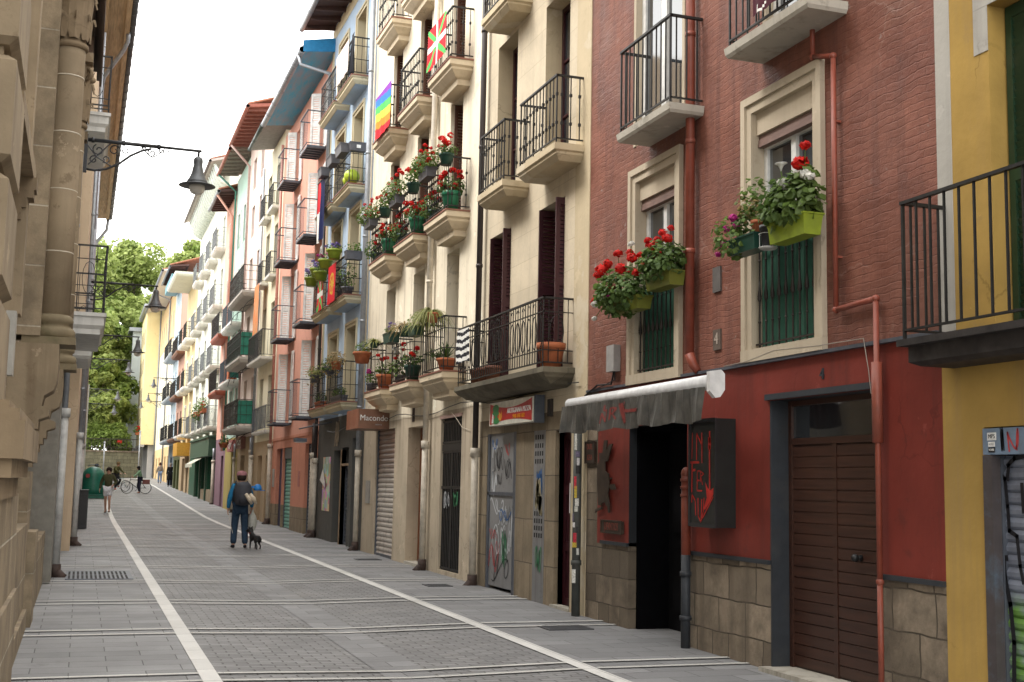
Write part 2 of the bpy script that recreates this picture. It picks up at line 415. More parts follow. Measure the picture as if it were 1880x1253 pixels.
def balcony(bld, X, sg, y0, y1, z, depth=.43, prof=PROF_CREAM, mat=None, rmat=None, style='plain', h=.95, sp=.12, top=None, under=None, r=.008, label=None):
    s = MB(); s.m(0).loft(X, sg, y0, y1, z, depth, prof)
    mats = [mat, top or mat]
    if top: s.m(1).loft(X, sg, y0-.015, y1+.015, z+.003, depth+.015, [(0, 0), (0, -.027)])
    if under:
        s.m(2); mats.append(under); ins, dz = prof[-1]; s.box(X, X+sg*(depth-ins-.02), y0+ins+.02, y1-ins-.02, z+dz-.004, z+dz+.01)
    o = s.build('balcony', mats, bld, label)
    rl = MB(); railing(rl, X, sg, y0, y1, z, depth, h, sp, style, r); rl.build('railing', rmat or M['iron'], o)
    return o
def eave(bld, X, sg, y0, y1, z, over, soffit, gutter, rafters=0, rafm=None, slope=.12, gr=.07, thick=.12, tiles=True, fascia=None):
    s = MB(); xo = X+sg*over
    zo = z-slope
    # soffit board and roof deck
    pts = lambda dz, x0=X-sg*.2, x1=xo: [(x0, y0, z+slope*.3+dz), (x1, y0, zo+dz), (x1, y1, zo+dz), (x0, y1, z+slope*.3+dz)]
    a = pts(0); b = pts(thick)
    s.poly(a); s.poly(b[::-1]); s.poly([a[0], a[1], b[1], b[0]]); s.poly([a[3], a[2], b[2], b[3]][::-1]); s.poly([a[1], a[2], b[2], b[1]])
    if rafters:
        s.m(1)
        for i in range(rafters):
            y = y0+(y1-y0)*(i+.5)/rafters
            k = len(s.v); w = .045; hh = .13
            s.v += [(X, y-w, z-hh), (X, y+w, z-hh), (X, y+w, z+.02), (X, y-w, z+.02), (xo-sg*.04, y-w, zo-hh*.6), (xo-sg*.04, y+w, zo-hh*.6), (xo-sg*.04, y+w, zo+.01), (xo-sg*.04, y-w, zo+.01)]
            for f in ((0,1,2,3),(4,7,6,5),(0,4,5,1),(1,5,6,2),(2,6,7,3),(3,7,4,0)): s.f.append(tuple(k+i for i in f)); s.mi.append(1); s.sm.append(False)
    s.build('eave', [soffit, rafm or soffit], bld)
    g = MB(); xg = xo+sg*gr*.7
    g.tube([(xg, y0-.02, zo+.03), (xg, y1+.02, zo+.03)], gr, 10); n = int((y1-y0)/1.2)
    for i in range(n+1):
        y = y0+(y1-y0)*i/max(n, 1); g.tube([(xg, y-.02, zo+.03), (xg, y+.02, zo+.03)], gr*1.12, 10)
    g.build('gutter', gutter, bld)
    if tiles:
        t = MB(); z0 = zo+thick; xr = X-sg*4
        n = int((y1-y0)/.22)
        for i in range(n):
            y = y0+(y1-y0)*(i+.5)/n; t.tube([(xo+sg*.03, y, z0+.02), (xr, y, z0+1.7)], .075, 5)
        t.poly([(xo, y0, z0), (xr, y0, z0+1.68), (xr, y1, z0+1.68), (xo, y1, z0)]); t.build('roof', M['tile'], bld)
def drainpipe(bld, x, y, z0, z1, sg=-1, r=.05, up=None, low=None, zj=2.4, zg=.1, rlow=.065, shoe=True):
    p = MB(); p.tube([(x, y, zj), (x, y, z1)], r, 10)
    z = zj+1
    while z < z1: p.tube([(x, y, z), (x, y, z+.05)], r*1.18, 10); z += 2
    p.m(1).tube([(x, y, z0), (x, y, zj)], rlow, 10); p.tube([(x, y, zj-.1), (x, y, zj+.04)], rlow*1.35, 10)
    if shoe:
        p.m(2).tube([(x, y, z0-.02), (x, y, z0+.2)], rlow*1.35, 10); p.tube([(x, y, z0+.1), (x+sg*.1, y-.02, z0), (x+sg*.14, y-.02, z0-.03)], rlow*1.15, 10)
    return p.build('drainpipe', [up or M['galv'], low or M['creampipe'], M['rust']], bld)
def rollshutter(bld, X, sg, a, b, c, d, mat, depth=.2, pitch=.075, name='roller_shutter'):
    s = MB(); x = X-sg*depth; n = int((d-c)/pitch)
    for i in range(n):
        z = c+(d-c)*i/n; h = (d-c)/n
        P = [(x-sg*.0, z), (x+sg*.022, z+h*.25), (x+sg*.026, z+h*.6), (x+sg*.004, z+h)]
        for (xa, za), (xb, zb) in zip(P, P[1:]): s.poly([(xa, a, za), (xa, b, za), (xb, b, zb), (xb, a, zb)])
    s.m(1); s.box(x-sg*.02, x+sg*.05, a, a+.05, c, d); s.box(x-sg*.02, x+sg*.05, b-.05, b, c, d); s.box(x-sg*.02, x+sg*.045, a+.05, b-.05, c, c+.06)
    return s.build(name, [mat, M['iron_grey']], bld)
def paneldoor(bld, X, sg, a, b, c, d, mat, depth=.25, rows=3, cols=1, name='door'):
    s = MB(); x = X-sg*depth; s.box(x-sg*.02, x, a, b, c, d)
    w = (b-a)/cols
    for i in range(cols):
        for (y0, y1) in ((a+i*w, a+i*w+.08), (a+(i+1)*w-.08, a+(i+1)*w)): s.box(x, x+sg*.03, y0, y1, c, d)
        for k in range(rows+1):
            z = c+(d-c-.12)*k/rows; s.box(x, x+sg*.028, a+i*w+.08, a+(i+1)*w-.08, z, z+.12)
    return s.build(name, mat, bld)
def opening_fill(bld, X, sg, a, b, c, d, kind, mat=None, depth=.3, mat2=None):
    if kind == 'window': casement(bld, X, sg, a, b, c, d, mat or M['white'], mat2, depth-.03)
    elif kind == 'roll': rollshutter(bld, X, sg, a, b, c, d, mat or M['galv'], depth-.05)
    elif kind == 'door': paneldoor(bld, X, sg, a, b, c, d, mat or M['iron'], depth-.04)
    elif kind == 'blind':
        o = casement(bld, X, sg, a, b, c, d, mat or M['white'], mat2, depth-.03)
# ------------------------------------------------------------------ street surface
def paving(name, c, w, h, ms, mortar, bmp, axes, wob, var=.16, rough=.62):
    m, nt, b = nodes(name); p = pos(nt); v0 = p
    if axes == 'yx':
        s = nt.nodes.new('ShaderNodeSeparateXYZ'); lk(nt, p, s.inputs[0]); cb = nt.nodes.new('ShaderNodeCombineXYZ'); lk(nt, s.outputs[1], cb.inputs[0]); lk(nt, s.outputs[0], cb.inputs[1]); v0 = cb.outputs[0]
    wn = nt.nodes.new('ShaderNodeTexNoise'); wn.inputs['Scale'].default_value = 6; lk(nt, v0, wn.inputs['Vector'])
    v = nt.nodes.new('ShaderNodeVectorMath'); v.operation = 'MULTIPLY_ADD'; lk(nt, wn.outputs['Color'], v.inputs[0]); v.inputs[1].default_value = (wob, wob, 0); lk(nt, v0, v.inputs[2])
    br = nt.nodes.new('ShaderNodeTexBrick'); lk(nt, v.outputs[0], br.inputs['Vector']); br.inputs['Scale'].default_value = 1
    br.inputs['Brick Width'].default_value = w; br.inputs['Row Height'].default_value = h; br.inputs['Mortar Size'].default_value = ms; br.inputs['Mortar Smooth'].default_value = .4
    br.inputs['Color1'].default_value = (*dk(c, 1-var), 1); br.inputs['Color2'].default_value = (*dk(c, 1+var), 1); br.inputs['Mortar'].default_value = (*mortar, 1); br.inputs['Bias'].default_value = 0
    n1 = noise_n(nt, p, 1.1, 8, .65); n2 = noise_n(nt, p, 30, 5, .7); n3 = noise_n(nt, p, .35, 4)
    col = mixc(nt, ramp(nt, n1, .4, .75, 0, .35), br.outputs['Color'], dk(c, .6))
    col = mixc(nt, ramp(nt, n3, .4, .7, 0, .25), col, dk(c, 1.35))
    col = mixc(nt, ramp(nt, n2, .35, .7, 0, .25), col, dk(c, .65))
    vg = nt.nodes.new('ShaderNodeTexVoronoi'); vg.inputs['Scale'].default_value = 3.2; lk(nt, p, vg.inputs['Vector']); gum = mul(nt, ramp(nt, vg.outputs['Distance'], .055, .07, 1, 0), ramp(nt, noise_n(nt, p, 2.3, 2), .5, .55))
    col = mixc(nt, mul(nt, gum, .5), col, (.06, .06, .06)); col = mixc(nt, ramp(nt, noise_n(nt, p, 2.7, 9, .75), .6, .68, 0, .45), col, dk(c, .5)); col = mixc(nt, ramp(nt, noise_n(nt, p, .8, 8, .7), .58, .66, 0, .3), col, (.24, .225, .2))
    lk(nt, col, b.inputs['Base Color']); b.inputs['Specular IOR Level'].default_value = .35
    lk(nt, ramp(nt, n1, .3, .7, rough-.08, rough+.12), b.inputs['Roughness'])
    inv = ramp(nt, br.outputs['Fac'], 0, 1, 1, 0)
    x = bump(nt, b, inv, bmp, .012); bump(nt, b, n2, .35, .006, bump(nt, b, n1, .2, .02, x)); return m
M['slab'] = paving('pavement_slabs', (.215, .215, .218), .62, .31, .006, (.03, .03, .03), .35, 'xy', .008, .2)
M['sett'] = paving('stone_setts', (.205, .203, .203), .22, .105, .009, (.06, .058, .056), .8, 'xy', .045, .2)
M['line'] = paving('white_stone_line', (.62, .61, .58), .6, .5, .005, (.12, .12, .11), .3, 'yx', .004, .08)
M['bandl'] = paving('white_stone_band', (.5, .49, .46), .62, .5, .004, (.25, .25, .24), .3, 'xy', .004, .1)
M['ground'] = simple('far_ground', (.12, .12, .12), .9)

def lineoff(y): return 0 if y < 42 else min((y-42)*.013, .68)
def strip(name, fa, fb, mat, dz, y0=1.0, y1=124, step=1.0, n=1, dip=None):
    mb = MB(); y = y0
    while y < y1-1e-6:
        e = min(y+step, y1)
        for i in range(n):
            def pt(yy, t):
                x = fa(yy)+(fb(yy)-fa(yy))*t; return (x, yy, G(yy)+dz+(dip(x) if dip else 0))
            mb.poly([pt(y, i/n), pt(y, (i+1)/n), pt(e, (i+1)/n), pt(e, i/n)])
        y = e
    return struct(mb.build(name, mat))
gm = MB()
ys = [-60, 0, 20, 48, 60, 80, 100, 124, 200, 600, 2500]
xs = [-2500, -600, -60, 0, 8, 60, 600, 2500]
for a, b_ in zip(ys, ys[1:]):
    for c, d in zip(xs, xs[1:]): gm.poly([(c, a, G(max(a, 0))-.05), (d, a, G(max(a, 0))-.05), (d, b_, G(b_)-.05), (c, b_, G(b_)-.05)])
struct(gm.build('ground', M['ground']))
dipf = lambda x: -.035*max(0, 1-abs(x-2.8)/1.7)     # the carriageway falls gently to its middle
strip('pavement', lambda y: -2.2, lambda y: 1.04, M['slab'], 0)
strip('road', lambda y: 1.04, lambda y: 4.52+lineoff(y), M['sett'], 0, n=14, dip=dipf)
strip('pavement', lambda y: 4.52+lineoff(y), lambda y: 8.5, M['slab'], 0)
strip('kerb_line', lambda y: 1.035+lineoff(y)*.4, lambda y: 1.19+lineoff(y)*.4, M['line'], .006)
strip('kerb_line', lambda y: 4.37+lineoff(y), lambda y: 4.525+lineoff(y), M['line'], .006)
strip('gutter_strip', lambda y: 2.58, lambda y: 3.02, M['slab'], .005, n=8, dip=dipf)
bb = MB(); k = 0
Yc = 7.6
while Yc < 122:
    for o_ in (-.19, .19):
        for (xa, xb) in ((-2.2, 1.035+lineoff(Yc)*.4), (1.19+lineoff(Yc)*.4, 4.37+lineoff(Yc)), (4.525+lineoff(Yc), 8.5)):
            n = 14 if xa > 1 and xb < 6 else 1
            for i in range(n):
                x0 = xa+(xb-xa)*i/n; x1 = xa+(xb-xa)*(i+1)/n; d0 = dipf(x0) if n > 1 else 0; d1 = dipf(x1) if n > 1 else 0
                a, b_ = Yc+o_-.036, Yc+o_+.036
                bb.poly([(x0, a, G(a)+.013+d0), (x1, a, G(a)+.013+d1), (x1, b_, G(b_)+.013+d1), (x0, b_, G(b_)+.013+d0)])
    Yc += 3.08
struct(bb.build('cross_lines', M['bandl']))
# iron grates in the paving
def grate(x0, x1, y0, y1, label, n=2, sl=14):
    t = thing('drain_grate', label, 'drain grate', ((x0+x1)/2, (y0+y1)/2, G(y0)))
    z = G((y0+y1)/2)
    f = MB(); f.box(x0, x1, y0, y1, z-.02, z+.009); f.build('frame', M['iron_grey'], t)
    s = MB()
    for r_ in range(n):
        for i in range(sl):
            a = x0+.04+(x1-x0-.08)*i/sl; yy0 = y0+.05+(y1-y0-.1)*r_/n; yy1 = y0+.05+(y1-y0-.1)*(r_+.85)/n
            s.box(a, a+(x1-x0)/sl*.45, yy0, yy1, z+.0092, z+.012)
    s.build('slots', M['dark'], t)
grate(-.14, .87, 20.35, 22.1, 'rectangular iron grate with two rows of slots in the left pavement near the pale downpipe')
for (x, y, w, l, lab) in ((5.1, 13.2, .55, .45, 'dark square manhole cover in the right pavement before the bar'), (5.35, 24.6, .5, .4, 'small manhole cover in the right pavement before the cream house'), (5.2, 18.7, .4, .4, 'small manhole cover in the right pavement by the grey metal door')):
    s = MB(); s.box(x, x+w, y, y+l, G(y)-.02, G(y)+.012)
    for i in range(5): s.box(x+.04, x+w-.04, y+.04+(l-.08)*i/5, y+.04+(l-.08)*(i+.4)/5, G(y)+.0121, G(y)+.016)
    tag(recenter(s.build('manhole_cover', simple('cover_iron', (.07, .07, .075), .6, .2)), (x, y, G(y))), lab, 'manhole cover')

# ------------------------------------------------------------------ RIGHT SIDE, near to far
XR = 6.08; S = -1
def rail_y(pxa, pya, pxb, pyb, X=5.65): return wx(pxb, pyb, X)[0], wx(pxa, pya, X)[0]

# ---- yellow house, nearest on the right
P_yel = plaster('yellow_plaster', (.42, .27, .075), .16, .6, (.3, .2, .08), patch=None)
P_yst = plaster('pale_stone_trim', (.42, .4, .36), .08, .3)
bl = thing('town_house', 'yellow plastered house with dark green shutters at the right edge of the photo', 'house', (XR, 5, .03))
w = MB(); holes = [(4.6, 7.03, 2.75, 5.27, .3), (4.4, 7.18, -.3, 2.18, .25)]
wallpanel(w, XR, S, 2, 7.45, -.4, 9, holes, .2)
shell(w, XR, S, 2, 7.62, -.4, 9); w.build('wall', [P_yel, M['dark']], bl)
w = MB(); w.box(XR-.004, XR+.5, 7.45, 7.62, 2.72, 9); w.build('corner_strip', P_yst, bl)
w = MB(); w.box(XR+.0, XR+.5, 7.45, 7.62, -.4, 2.72); w.build('corner_wall', P_yel, bl)
w = MB(); w.box(XR-.006, XR-.001, 7.031, 7.18, 4.93, 5.27); w.box(XR-.006, XR-.001, 4.6, 7.18, 5.272, 5.7); w.build('lintel', P_yst, bl)
G_sh = simple('dark_green_paint', (.012, .035, .016), .45, dirt=.2)
louver(bl, XR+.16, 7.01, 2.76, 5.26, 1.1, G_sh, 180); louver(bl, XR+.16, 5.88, 2.76, 5.26, 1.1, G_sh, 180)
bk = balcony(bl, XR, S, 3.6, 7.6, 2.83, .42, [(0, 0), (0, -.05), (.06, -.055), (.06, -.17), (.12, -.2)], simple('rusty_steel', (.035, .03, .028), .7, .3, .4), M['iron'], 'plain', 1.03, .155, r=.011)
# roller shutter of the garage with its lintel box
mshut = simple('bare_shutter', (.26, .28, .33), .4, .5, .15, dirt=.3)
m, nt, b = nodes('sprayed_shutter'); p = pos(nt); s_ = nt.nodes.new('ShaderNodeSeparateXYZ'); lk(nt, p, s_.inputs[0])
nn = noise_n(nt, p, 2.3, 5); ad = nt.nodes.new('ShaderNodeMath'); ad.operation = 'MULTIPLY_ADD'; lk(nt, nn, ad.inputs[0]); ad.inputs[1].default_value = .5; lk(nt, s_.outputs[2], ad.inputs[2])
gmask = ramp(nt, ad.outputs[0], 1.18, 1.3, 1, 0); gn = ramp(nt, noise_n(nt, p, 4, 3), .35, .55)
mu = nt.nodes.new('ShaderNodeMath'); mu.operation = 'MULTIPLY'; lk(nt, gmask, mu.inputs[0]); lk(nt, gn, mu.inputs[1])
base = mixc(nt, ramp(nt, noise_n(nt, mapping(nt, p, (1, 1, .5)), 3, 5), .4, .7), (.3, .33, .4), (.13, .14, .17))
lk(nt, mixc(nt, mu.outputs[0], base, (.16, .32, .07)), b.inputs['Base Color']); b.inputs['Roughness'].default_value = .4; b.inputs['Metallic'].default_value = .3
M['spray'] = m
rollshutter(bl, XR, S, 4.45, 7.12, 0, 1.98, M['spray'], .1, .085)
w = MB(); w.box(XR-.02, XR+.09, 4.4, 7.17, 1.985, 2.17); w.build('shutter_box', simple('blue_grey_box', (.16, .22, .3), .5, dirt=.5), bl)
w = MB(); w.box(XR-.025, XR+.09, 7.08, 7.17, .0, 1.98); w.build('door_post', simple('weathered_post', (.06, .05, .05), .6, dirt=.5, dirtc=(.1, .16, .22)), bl)

def scribble(mb, X, y, z, wd, ht, seed, wid=.02, n=4, loops=3, sg=-1):
    rr = random.Random(seed); pts = []
    N = 26*loops; ph = [rr.uniform(0, 6.28) for _ in range(4)]; fr = [rr.uniform(.8, 1.6) for _ in range(2)]
    for i in range(N+1):
        t = i/N; yy = y-wd*(t-.5)+wd*.22*math.cos(2*math.pi*t*loops*fr[0]+ph[0]); zz = z+ht*.5*math.sin(2*math.pi*t*loops*1.3*fr[1]+ph[1])+ht*.12*math.sin(20*t+ph[2]); pts.append((yy, zz))
    for (a, c), (b_, d) in zip(pts, pts[1:]):
        dx, dz = b_-a, d-c; L = math.hypot(dx, dz)+1e-6; nx, nz = -dz/L*wid/2, dx/L*wid/2
        mb.poly([(X, a+nx, c+nz), (X, b_+nx, d+nz), (X, b_-nx, d-nz), (X, a-nx, c-nz)])
def strokes(mb, X, lines, wid):      # polylines in (y, z), drawn as flat paint on the wall plane
    for pts in lines:
        for (a, c), (b_, d) in zip(pts, pts[1:]):
            dx, dz = b_-a, d-c; L = math.hypot(dx, dz)+1e-6; nx, nz = -dz/L*wid/2, dx/L*wid/2; ex, ez = dx/L*wid*.4, dz/L*wid*.4
            mb.poly([(X, a+nx-ex, c+nz-ez), (X, b_+nx+ex, d+nz+ez), (X, b_-nx+ex, d-nz+ez), (X, a-nx-ex, c-nz-ez)])
paint_k = simple('black_spray_paint', (.012, .012, .015), .5); paint_w = simple('white_spray_paint', (.5, .52, .54), .5); paint_r = simple('red_spray_paint', (.45, .05, .05), .5)
paint_b = simple('blue_spray_paint', (.05, .14, .35), .5); paint_g = simple('green_spray_paint', (.04, .2, .09), .5)
g_ = MB(); xg = XR+.06
def PL(*pp): return [wx(x, y, xg) for x, y in pp]
strokes(g_, xg, [PL((1815, 845), (1835, 870), (1845, 880), (1850, 930), (1853, 975), (1867, 985), (1873, 1040), (1879, 1070)), PL((1850, 855), (1862, 842), (1879, 838)), PL((1849, 880), (1852, 855)),
    PL((1829, 880), (1833, 930)), PL((1876, 890), (1879, 940))], .032)
strokes(g_, xg, [PL((1838, 1025), (1848, 1025)), PL((1843, 1030), (1845, 1060), (1855, 1110), (1862, 1180), (1862, 1253))], .04)
g_.build('graffiti', paint_k, bl)
g_ = MB(); scribble(g_, XR-.023, 6.86, 2.08, .12, .13, 5, .014, loops=1); scribble(g_, XR-.023, 6.6, 2.08, .2, .12, 8, .012, loops=2); g_.build('graffiti', paint_r, bl)
g_ = MB(); scribble(g_, XR-.023, 6.97, 2.09, .03, .14, 11, .008, loops=3); g_.build('graffiti', paint_k, bl)
w = MB(); w.box(XR-.024, XR-.021, 7.03, 7.12, 2.085, 2.14); st = w.build('sticker', simple('sticker_white', (.7, .7, .68), .5), bl); lettering('MPS', .042, face_street(XR-.0245, 7.075, 2.112), M['black'], st, depth=.001, sx=.95)
w = MB(); w.box(XR-.024, XR-.021, 7.045, 7.11, 2.04, 2.075); st = w.build('sticker', MATS['sticker_white'], bl); lettering('VORE', .02, face_street(XR-.0245, 7.078, 2.057), simple('grey_ink', (.3, .3, .3), .5), st, depth=.001)
w = MB(); w.box(XR-.024, XR-.021, 7.045, 7.11, 2.0, 2.035); st = w.build('sticker', M['black'], bl); lettering('VORE', .022, face_street(XR-.0245, 7.078, 2.018), M['white'], st, depth=.001)

# ---- red house with the bar
P_red = brickpaint('red_painted_brick', (.19, .062, .04), (.25, .1, .068))
P_rsm = plaster('red_smooth_render', (.195, .036, .026), .18, .55, (.09, .025, .02), rough=.5, bmp=.15)
P_frm = plaster('cream_window_stone', (.48, .41, .31), .08, .35, (.28, .22, .15))
P_stn = blocks('rough_sandstone', (.25, .2, .145), .52, .33, (.035, .028, .02), .008, .6, 1.0, dirt=.95, wob=.05, squash=.62, offset=.37)
P_gry = simple('blue_grey_paint', (.026, .03, .036), .6, dirt=.15)
y0, y1 = 7.62, 14.5
bl = thing('town_house', 'red painted brick house with a bar on its ground floor', 'house', (XR, 11, .07))
w1 = (12.02, 13.05, 3.02, 5.32); w2 = (9.28, 10.36, 3.05, 5.4)
u1 = (11.88, 13.1, 5.78, 8.2); u2 = (8.95, 10.1, 6.0, 8.4)
w = MB(); wallpanel(w, XR, S, y0, y1, 2.93, 10, [w1, w2, u1, u2], .2, rm=2); shell(w, XR, S, y0, y1, -.4, 10); w.build('wall', [P_red, M['dark'], P_frm], bl)
# ground floor: smooth red render above, stone below, two openings
bar = (11.75, 13.22, -.3, 2.42); gate = (8.42, 10.08, -.3, 2.54)
w = MB(); wallpanel(w, XR, S, y0, y1-.35, 1.02, 2.9, [bar, gate], .55, rm=2); w.build('shopfront_wall', [P_rsm, M['dark'], simple('near_black_paint', (.014, .016, .019), .6)], bl)
w = MB(); wallpanel(w, XR, S, y0, y1, -.4, 1.02, [bar, gate], .55, rm=0); w.build('stone_base', [P_stn, M['dark']], bl)
w = MB(); wallpanel(w, XR, S, y1-.35, y1, 1.02, 2.9, [], .2); w.build('stone_corner', [P_stn, M['dark']], bl)
w = MB()
for a, b_ in ((y0, 8.42), (10.08, 11.75), (13.22, 14.0)): w = MB(); w.box(XR-.03, XR+.1, a, b_, 1.02, 1.06); w.build('base_ledge', P_gry, bl)
w = MB(); w.box(XR-.05, XR+.05, y0, 10.7, 2.9, 2.93); w.box(XR-.03, XR+.05, 10.7, y1, 2.9, 2.93); w.build('zinc_strip', M['iron_grey'], bl)
w = MB(); w.box(XR-.035, XR+.12, 8.4, 10.12, 2.545, 2.6); w.build('door_lintel', P_gry, bl)
w = MB(); w.box(XR+.001, XR+.24, 10.055, 10.079, .1, 2.54); w.build('door_jamb', P_gry, bl)
# broken plaster edge of the render
# windows of the first floor with surrounds
def surround(bld, X, h, t=.13, p=.04, sill=True, mat=None, sh=.12):
    a, b_, c, d = h; s = MB()
    Xi = X-.0005
    s.box(X-p, Xi, a-t, a, c, d+t); s.box(X-p, Xi, b_, b_+t, c, d+t); s.box(X-p, Xi, a, b_, d, d+t)
    s.box(X-p-.025, X-p, a-t-.002, a-t*.55, c, d+t*.55); s.box(X-p-.025, X-p, b_+t*.55, b_+t+.002, c, d+t*.55); s.box(X-p-.025, X-p, a-t-.002, b_+t+.002, d+t*.55, d+t+.004)
    if sill: s.box(X-p-.03, Xi, a-t-.004, b_+t+.004, c-sh, c-.002)
    return s.build('window_surround', mat or P_frm, bld)
winw = simple('white_window_plastic', (.62, .62, .6), .35)
grn = None
for h in (w1, w2):
    a, b_, c, d = h; surround(bl, XR, h, .16, .03, True)
    s = MB(); s.box(XR+.03, XR+.19, a, b_, d-.22, d); s.build('blind_box', P_frm, bl)
    s = MB()
    for i in range(3): s.box(XR+.06-.006*i, XR+.12, a, b_, d-.22-.04*(i+1), d-.22-.04*i-.004)
    s.build('roller_blind', simple('brown_blind', (.2, .13, .11), .6), bl)
    casement(bl, XR, S, a, b_, c, d-.3, winw, M['glass'], .17, 1, True, .06)
    # green cloth behind iron bars
    s = MB(); n = 26
    for i in range(n):
        ya = a+.02+(b_-a-.04)*i/n; yb = a+.02+(b_-a-.04)*(i+1)/n
        xa = XR+.075+.012*math.sin(i*1.7)+.008*math.sin(i*.6); xb = XR+.075+.012*math.sin((i+1)*1.7)+.008*math.sin((i+1)*.6)
        s.poly([(xa, ya, c+.03), (xa, ya, c+1.0), (xb, yb, c+1.0), (xb, yb, c+.03)])
    s.build('privacy_cloth', simple('green_mesh_cloth', (.02, .085, .055), .8), bl)
    s = MB(); n = 9
    xb = XR+.02
    for i in range(n):
        y = a+.07+(b_-a-.14)*i/(n-1)
        s.bar((xb, y, c), (xb, y, c+1.0), .009)
        s.lathe((xb, y, c+.46), [(.01, 0), (.024, .03), (.02, .045), (.024, .05), (.014, .12), (.009, .2)], 6)
        s.lathe((xb, y, c+.25), [(.01, 0), (.017, .012), (.01, .024)], 6); s.lathe((xb, y, c+.85), [(.01, 0), (.017, .012), (.01, .024)], 6)
    s.box(xb-.012, xb+.012, a+.01, b_-.01, c+.99, c+1.01); s.box(xb-.01, xb+.01, a+.01, b_-.01, c+.04, c+.055)
    s.build('iron_bars', M['iron_old'], bl)
for h in (u1, u2):
    a, b_, c, d = h; s = MB(); s.box(XR-.012, XR-.0005, a-.06, a, c, d); s.box(XR-.012, XR-.0005, b_, b_+.06, c, d); s.build('window_surround', P_frm, bl)
    casement(bl, XR, S, a, b_, c, d, winw, M['glass'], .12, 0, True, .09)
P_conc = plaster('pale_concrete', (.45, .42, .36), .1, .6, (.2, .18, .14))
balcony(bl, XR, S, 11.38, 12.75, 5.78, .42, PROF_SLAB, P_conc, M['iron'], 'plain', .98, .118, r=.0095)
balcony(bl, XR, S, 8.75, 10.2, 5.95, .42, PROF_SLAB, P_conc, M['iron'], 'plain', .98, .118, r=.0095)
red_pipe = simple('red_painted_pipe', (.22, .052, .03), .5, dirt=.25, dirtc=(.16, .1, .08))
p = MB(); p.tube([(6.0, 11.55, 3.12), (6.0, 11.55, 10)], .05, 10)
for z in (4.2, 5.4, 6.6, 7.8): p.tube([(6.0, 11.55, z), (6.0, 11.55, z+.05)], .058, 10)
p.tube([(6.0, 11.55, 3.12), (6.03, 11.52, 3.0), (6.07, 11.48, 2.93)], [.055, .05, .04], 8); p.build('drainpipe', red_pipe, bl)
p = MB(); pp = [(6.02, 9.0, 8), (6.02, 9.0, 6.03), (6.02, 9.22, 6.03), (6.02, 9.22, 5.6), (6.02, 8.9, 5.5), (6.02, 8.9, 3.25), (6.02, 8.34, 3.27), (6.02, 8.34, 1.0), (6.02, 8.34, .05)]
for a, b_ in zip(pp, pp[1:]): p.tube([a, b_], .024, 8)
for a in pp[1:-1]: p.ball(a, .034, 8, 5)
p.tube([(6.02, 8.34, 2.1), (6.02, 8.34, 2.75)], .045, 8); p.box(6.02, 6.08, 8.88, 8.92, 4.9, 4.92); p.box(6.02, 6.08, 8.88, 8.92, 3.7, 3.72); p.build('gas_pipe', red_pipe, bl)
p = MB(); p.tube([(6.0, 11.62, .05), (6.0, 11.62, 1.02)], .05, 10); p.tube([(6.0, 11.62, .35), (6.0, 11.62, .4)], .062, 10); p.tube([(6.0, 11.62, .8), (6.0, 11.62, .85)], .062, 10)
p.m(1).tube([(6.0, 11.62, 1.02), (6.0, 11.62, 1.85)], .05, 10)
for z in (1.62, 1.7, 1.78): p.tube([(6.0, 11.62, z), (6.0, 11.62, z+.03)], .06, 10)
p.ball((6.0, 11.62, 1.86), .055, 10, 6, 1.3); p.build('pipe_guard', [P_gry, red_pipe], bl)
# wooden street door
dw = wood('dark_door_wood', (.045, .018, .011), .38, 'y')
s = MB(); xd = XR+.22
s.box(xd, xd+.04, 8.42, 10.05, .1, 2.54)
for (a, b_) in ((8.46, 9.29), (9.36, 10.0)):
    n = 20
    for i in range(n): z = .12+2.0*i/n; s.box(xd-.022, xd+.01, a, b_, z, z+2.0/n-.008)
s.box(xd-.03, xd+.02, 9.295, 9.355, .1, 2.14); s.box(xd-.04, xd+.03, 10.0, 10.05, .1, 2.54); s.box(xd-.035, xd+.03, 8.42, 10.0, 2.13, 2.19); s.box(xd-.035, xd+.03, 8.42, 10.0, 2.49, 2.54)
d_ = s.build('street_door', dw, bl)
s = MB(); s.box(xd-.012, xd-.006, 8.46, 10.0, 2.19, 2.49); s.build('fanlight', M['glass'], d_)
s = MB(); s.tube([(xd-.02, 8.95, 1.15), (xd-.07, 8.95, 1.15)], [.03, .014], 8); s.ball((xd-.085, 8.95, 1.15), .035, 10, 6); s.build('handle', M['black'], d_)
s = MB(); s.box(XR-.12, XR+.5, 8.35, 10.1, -.1, .1); s.build('doorstep', P_conc, bl)
# bar entrance: dark recess with an inner door
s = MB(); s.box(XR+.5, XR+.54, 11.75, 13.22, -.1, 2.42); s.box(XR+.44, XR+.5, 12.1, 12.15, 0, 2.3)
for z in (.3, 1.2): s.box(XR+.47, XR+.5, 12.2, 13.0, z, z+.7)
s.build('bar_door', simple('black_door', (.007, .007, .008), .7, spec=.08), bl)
s = MB(); s.box(XR+.1, XR+.5, 13.17, 13.219, -.1, 2.419); s.box(XR+.1, XR+.5, 11.76, 13.17, 2.36, 2.419); s.build('bar_shade_boxes', simple('painted_shade_black', (.004, .004, .005), .9, spec=.02), bl)  # black boxes stand in for the deep shade inside the bar entrance
s = MB(); s.box(XR+.06, XR+.16, 11.77, 12.0, 1.0, 1.32); s.build('menu_box', M['black'], bl)
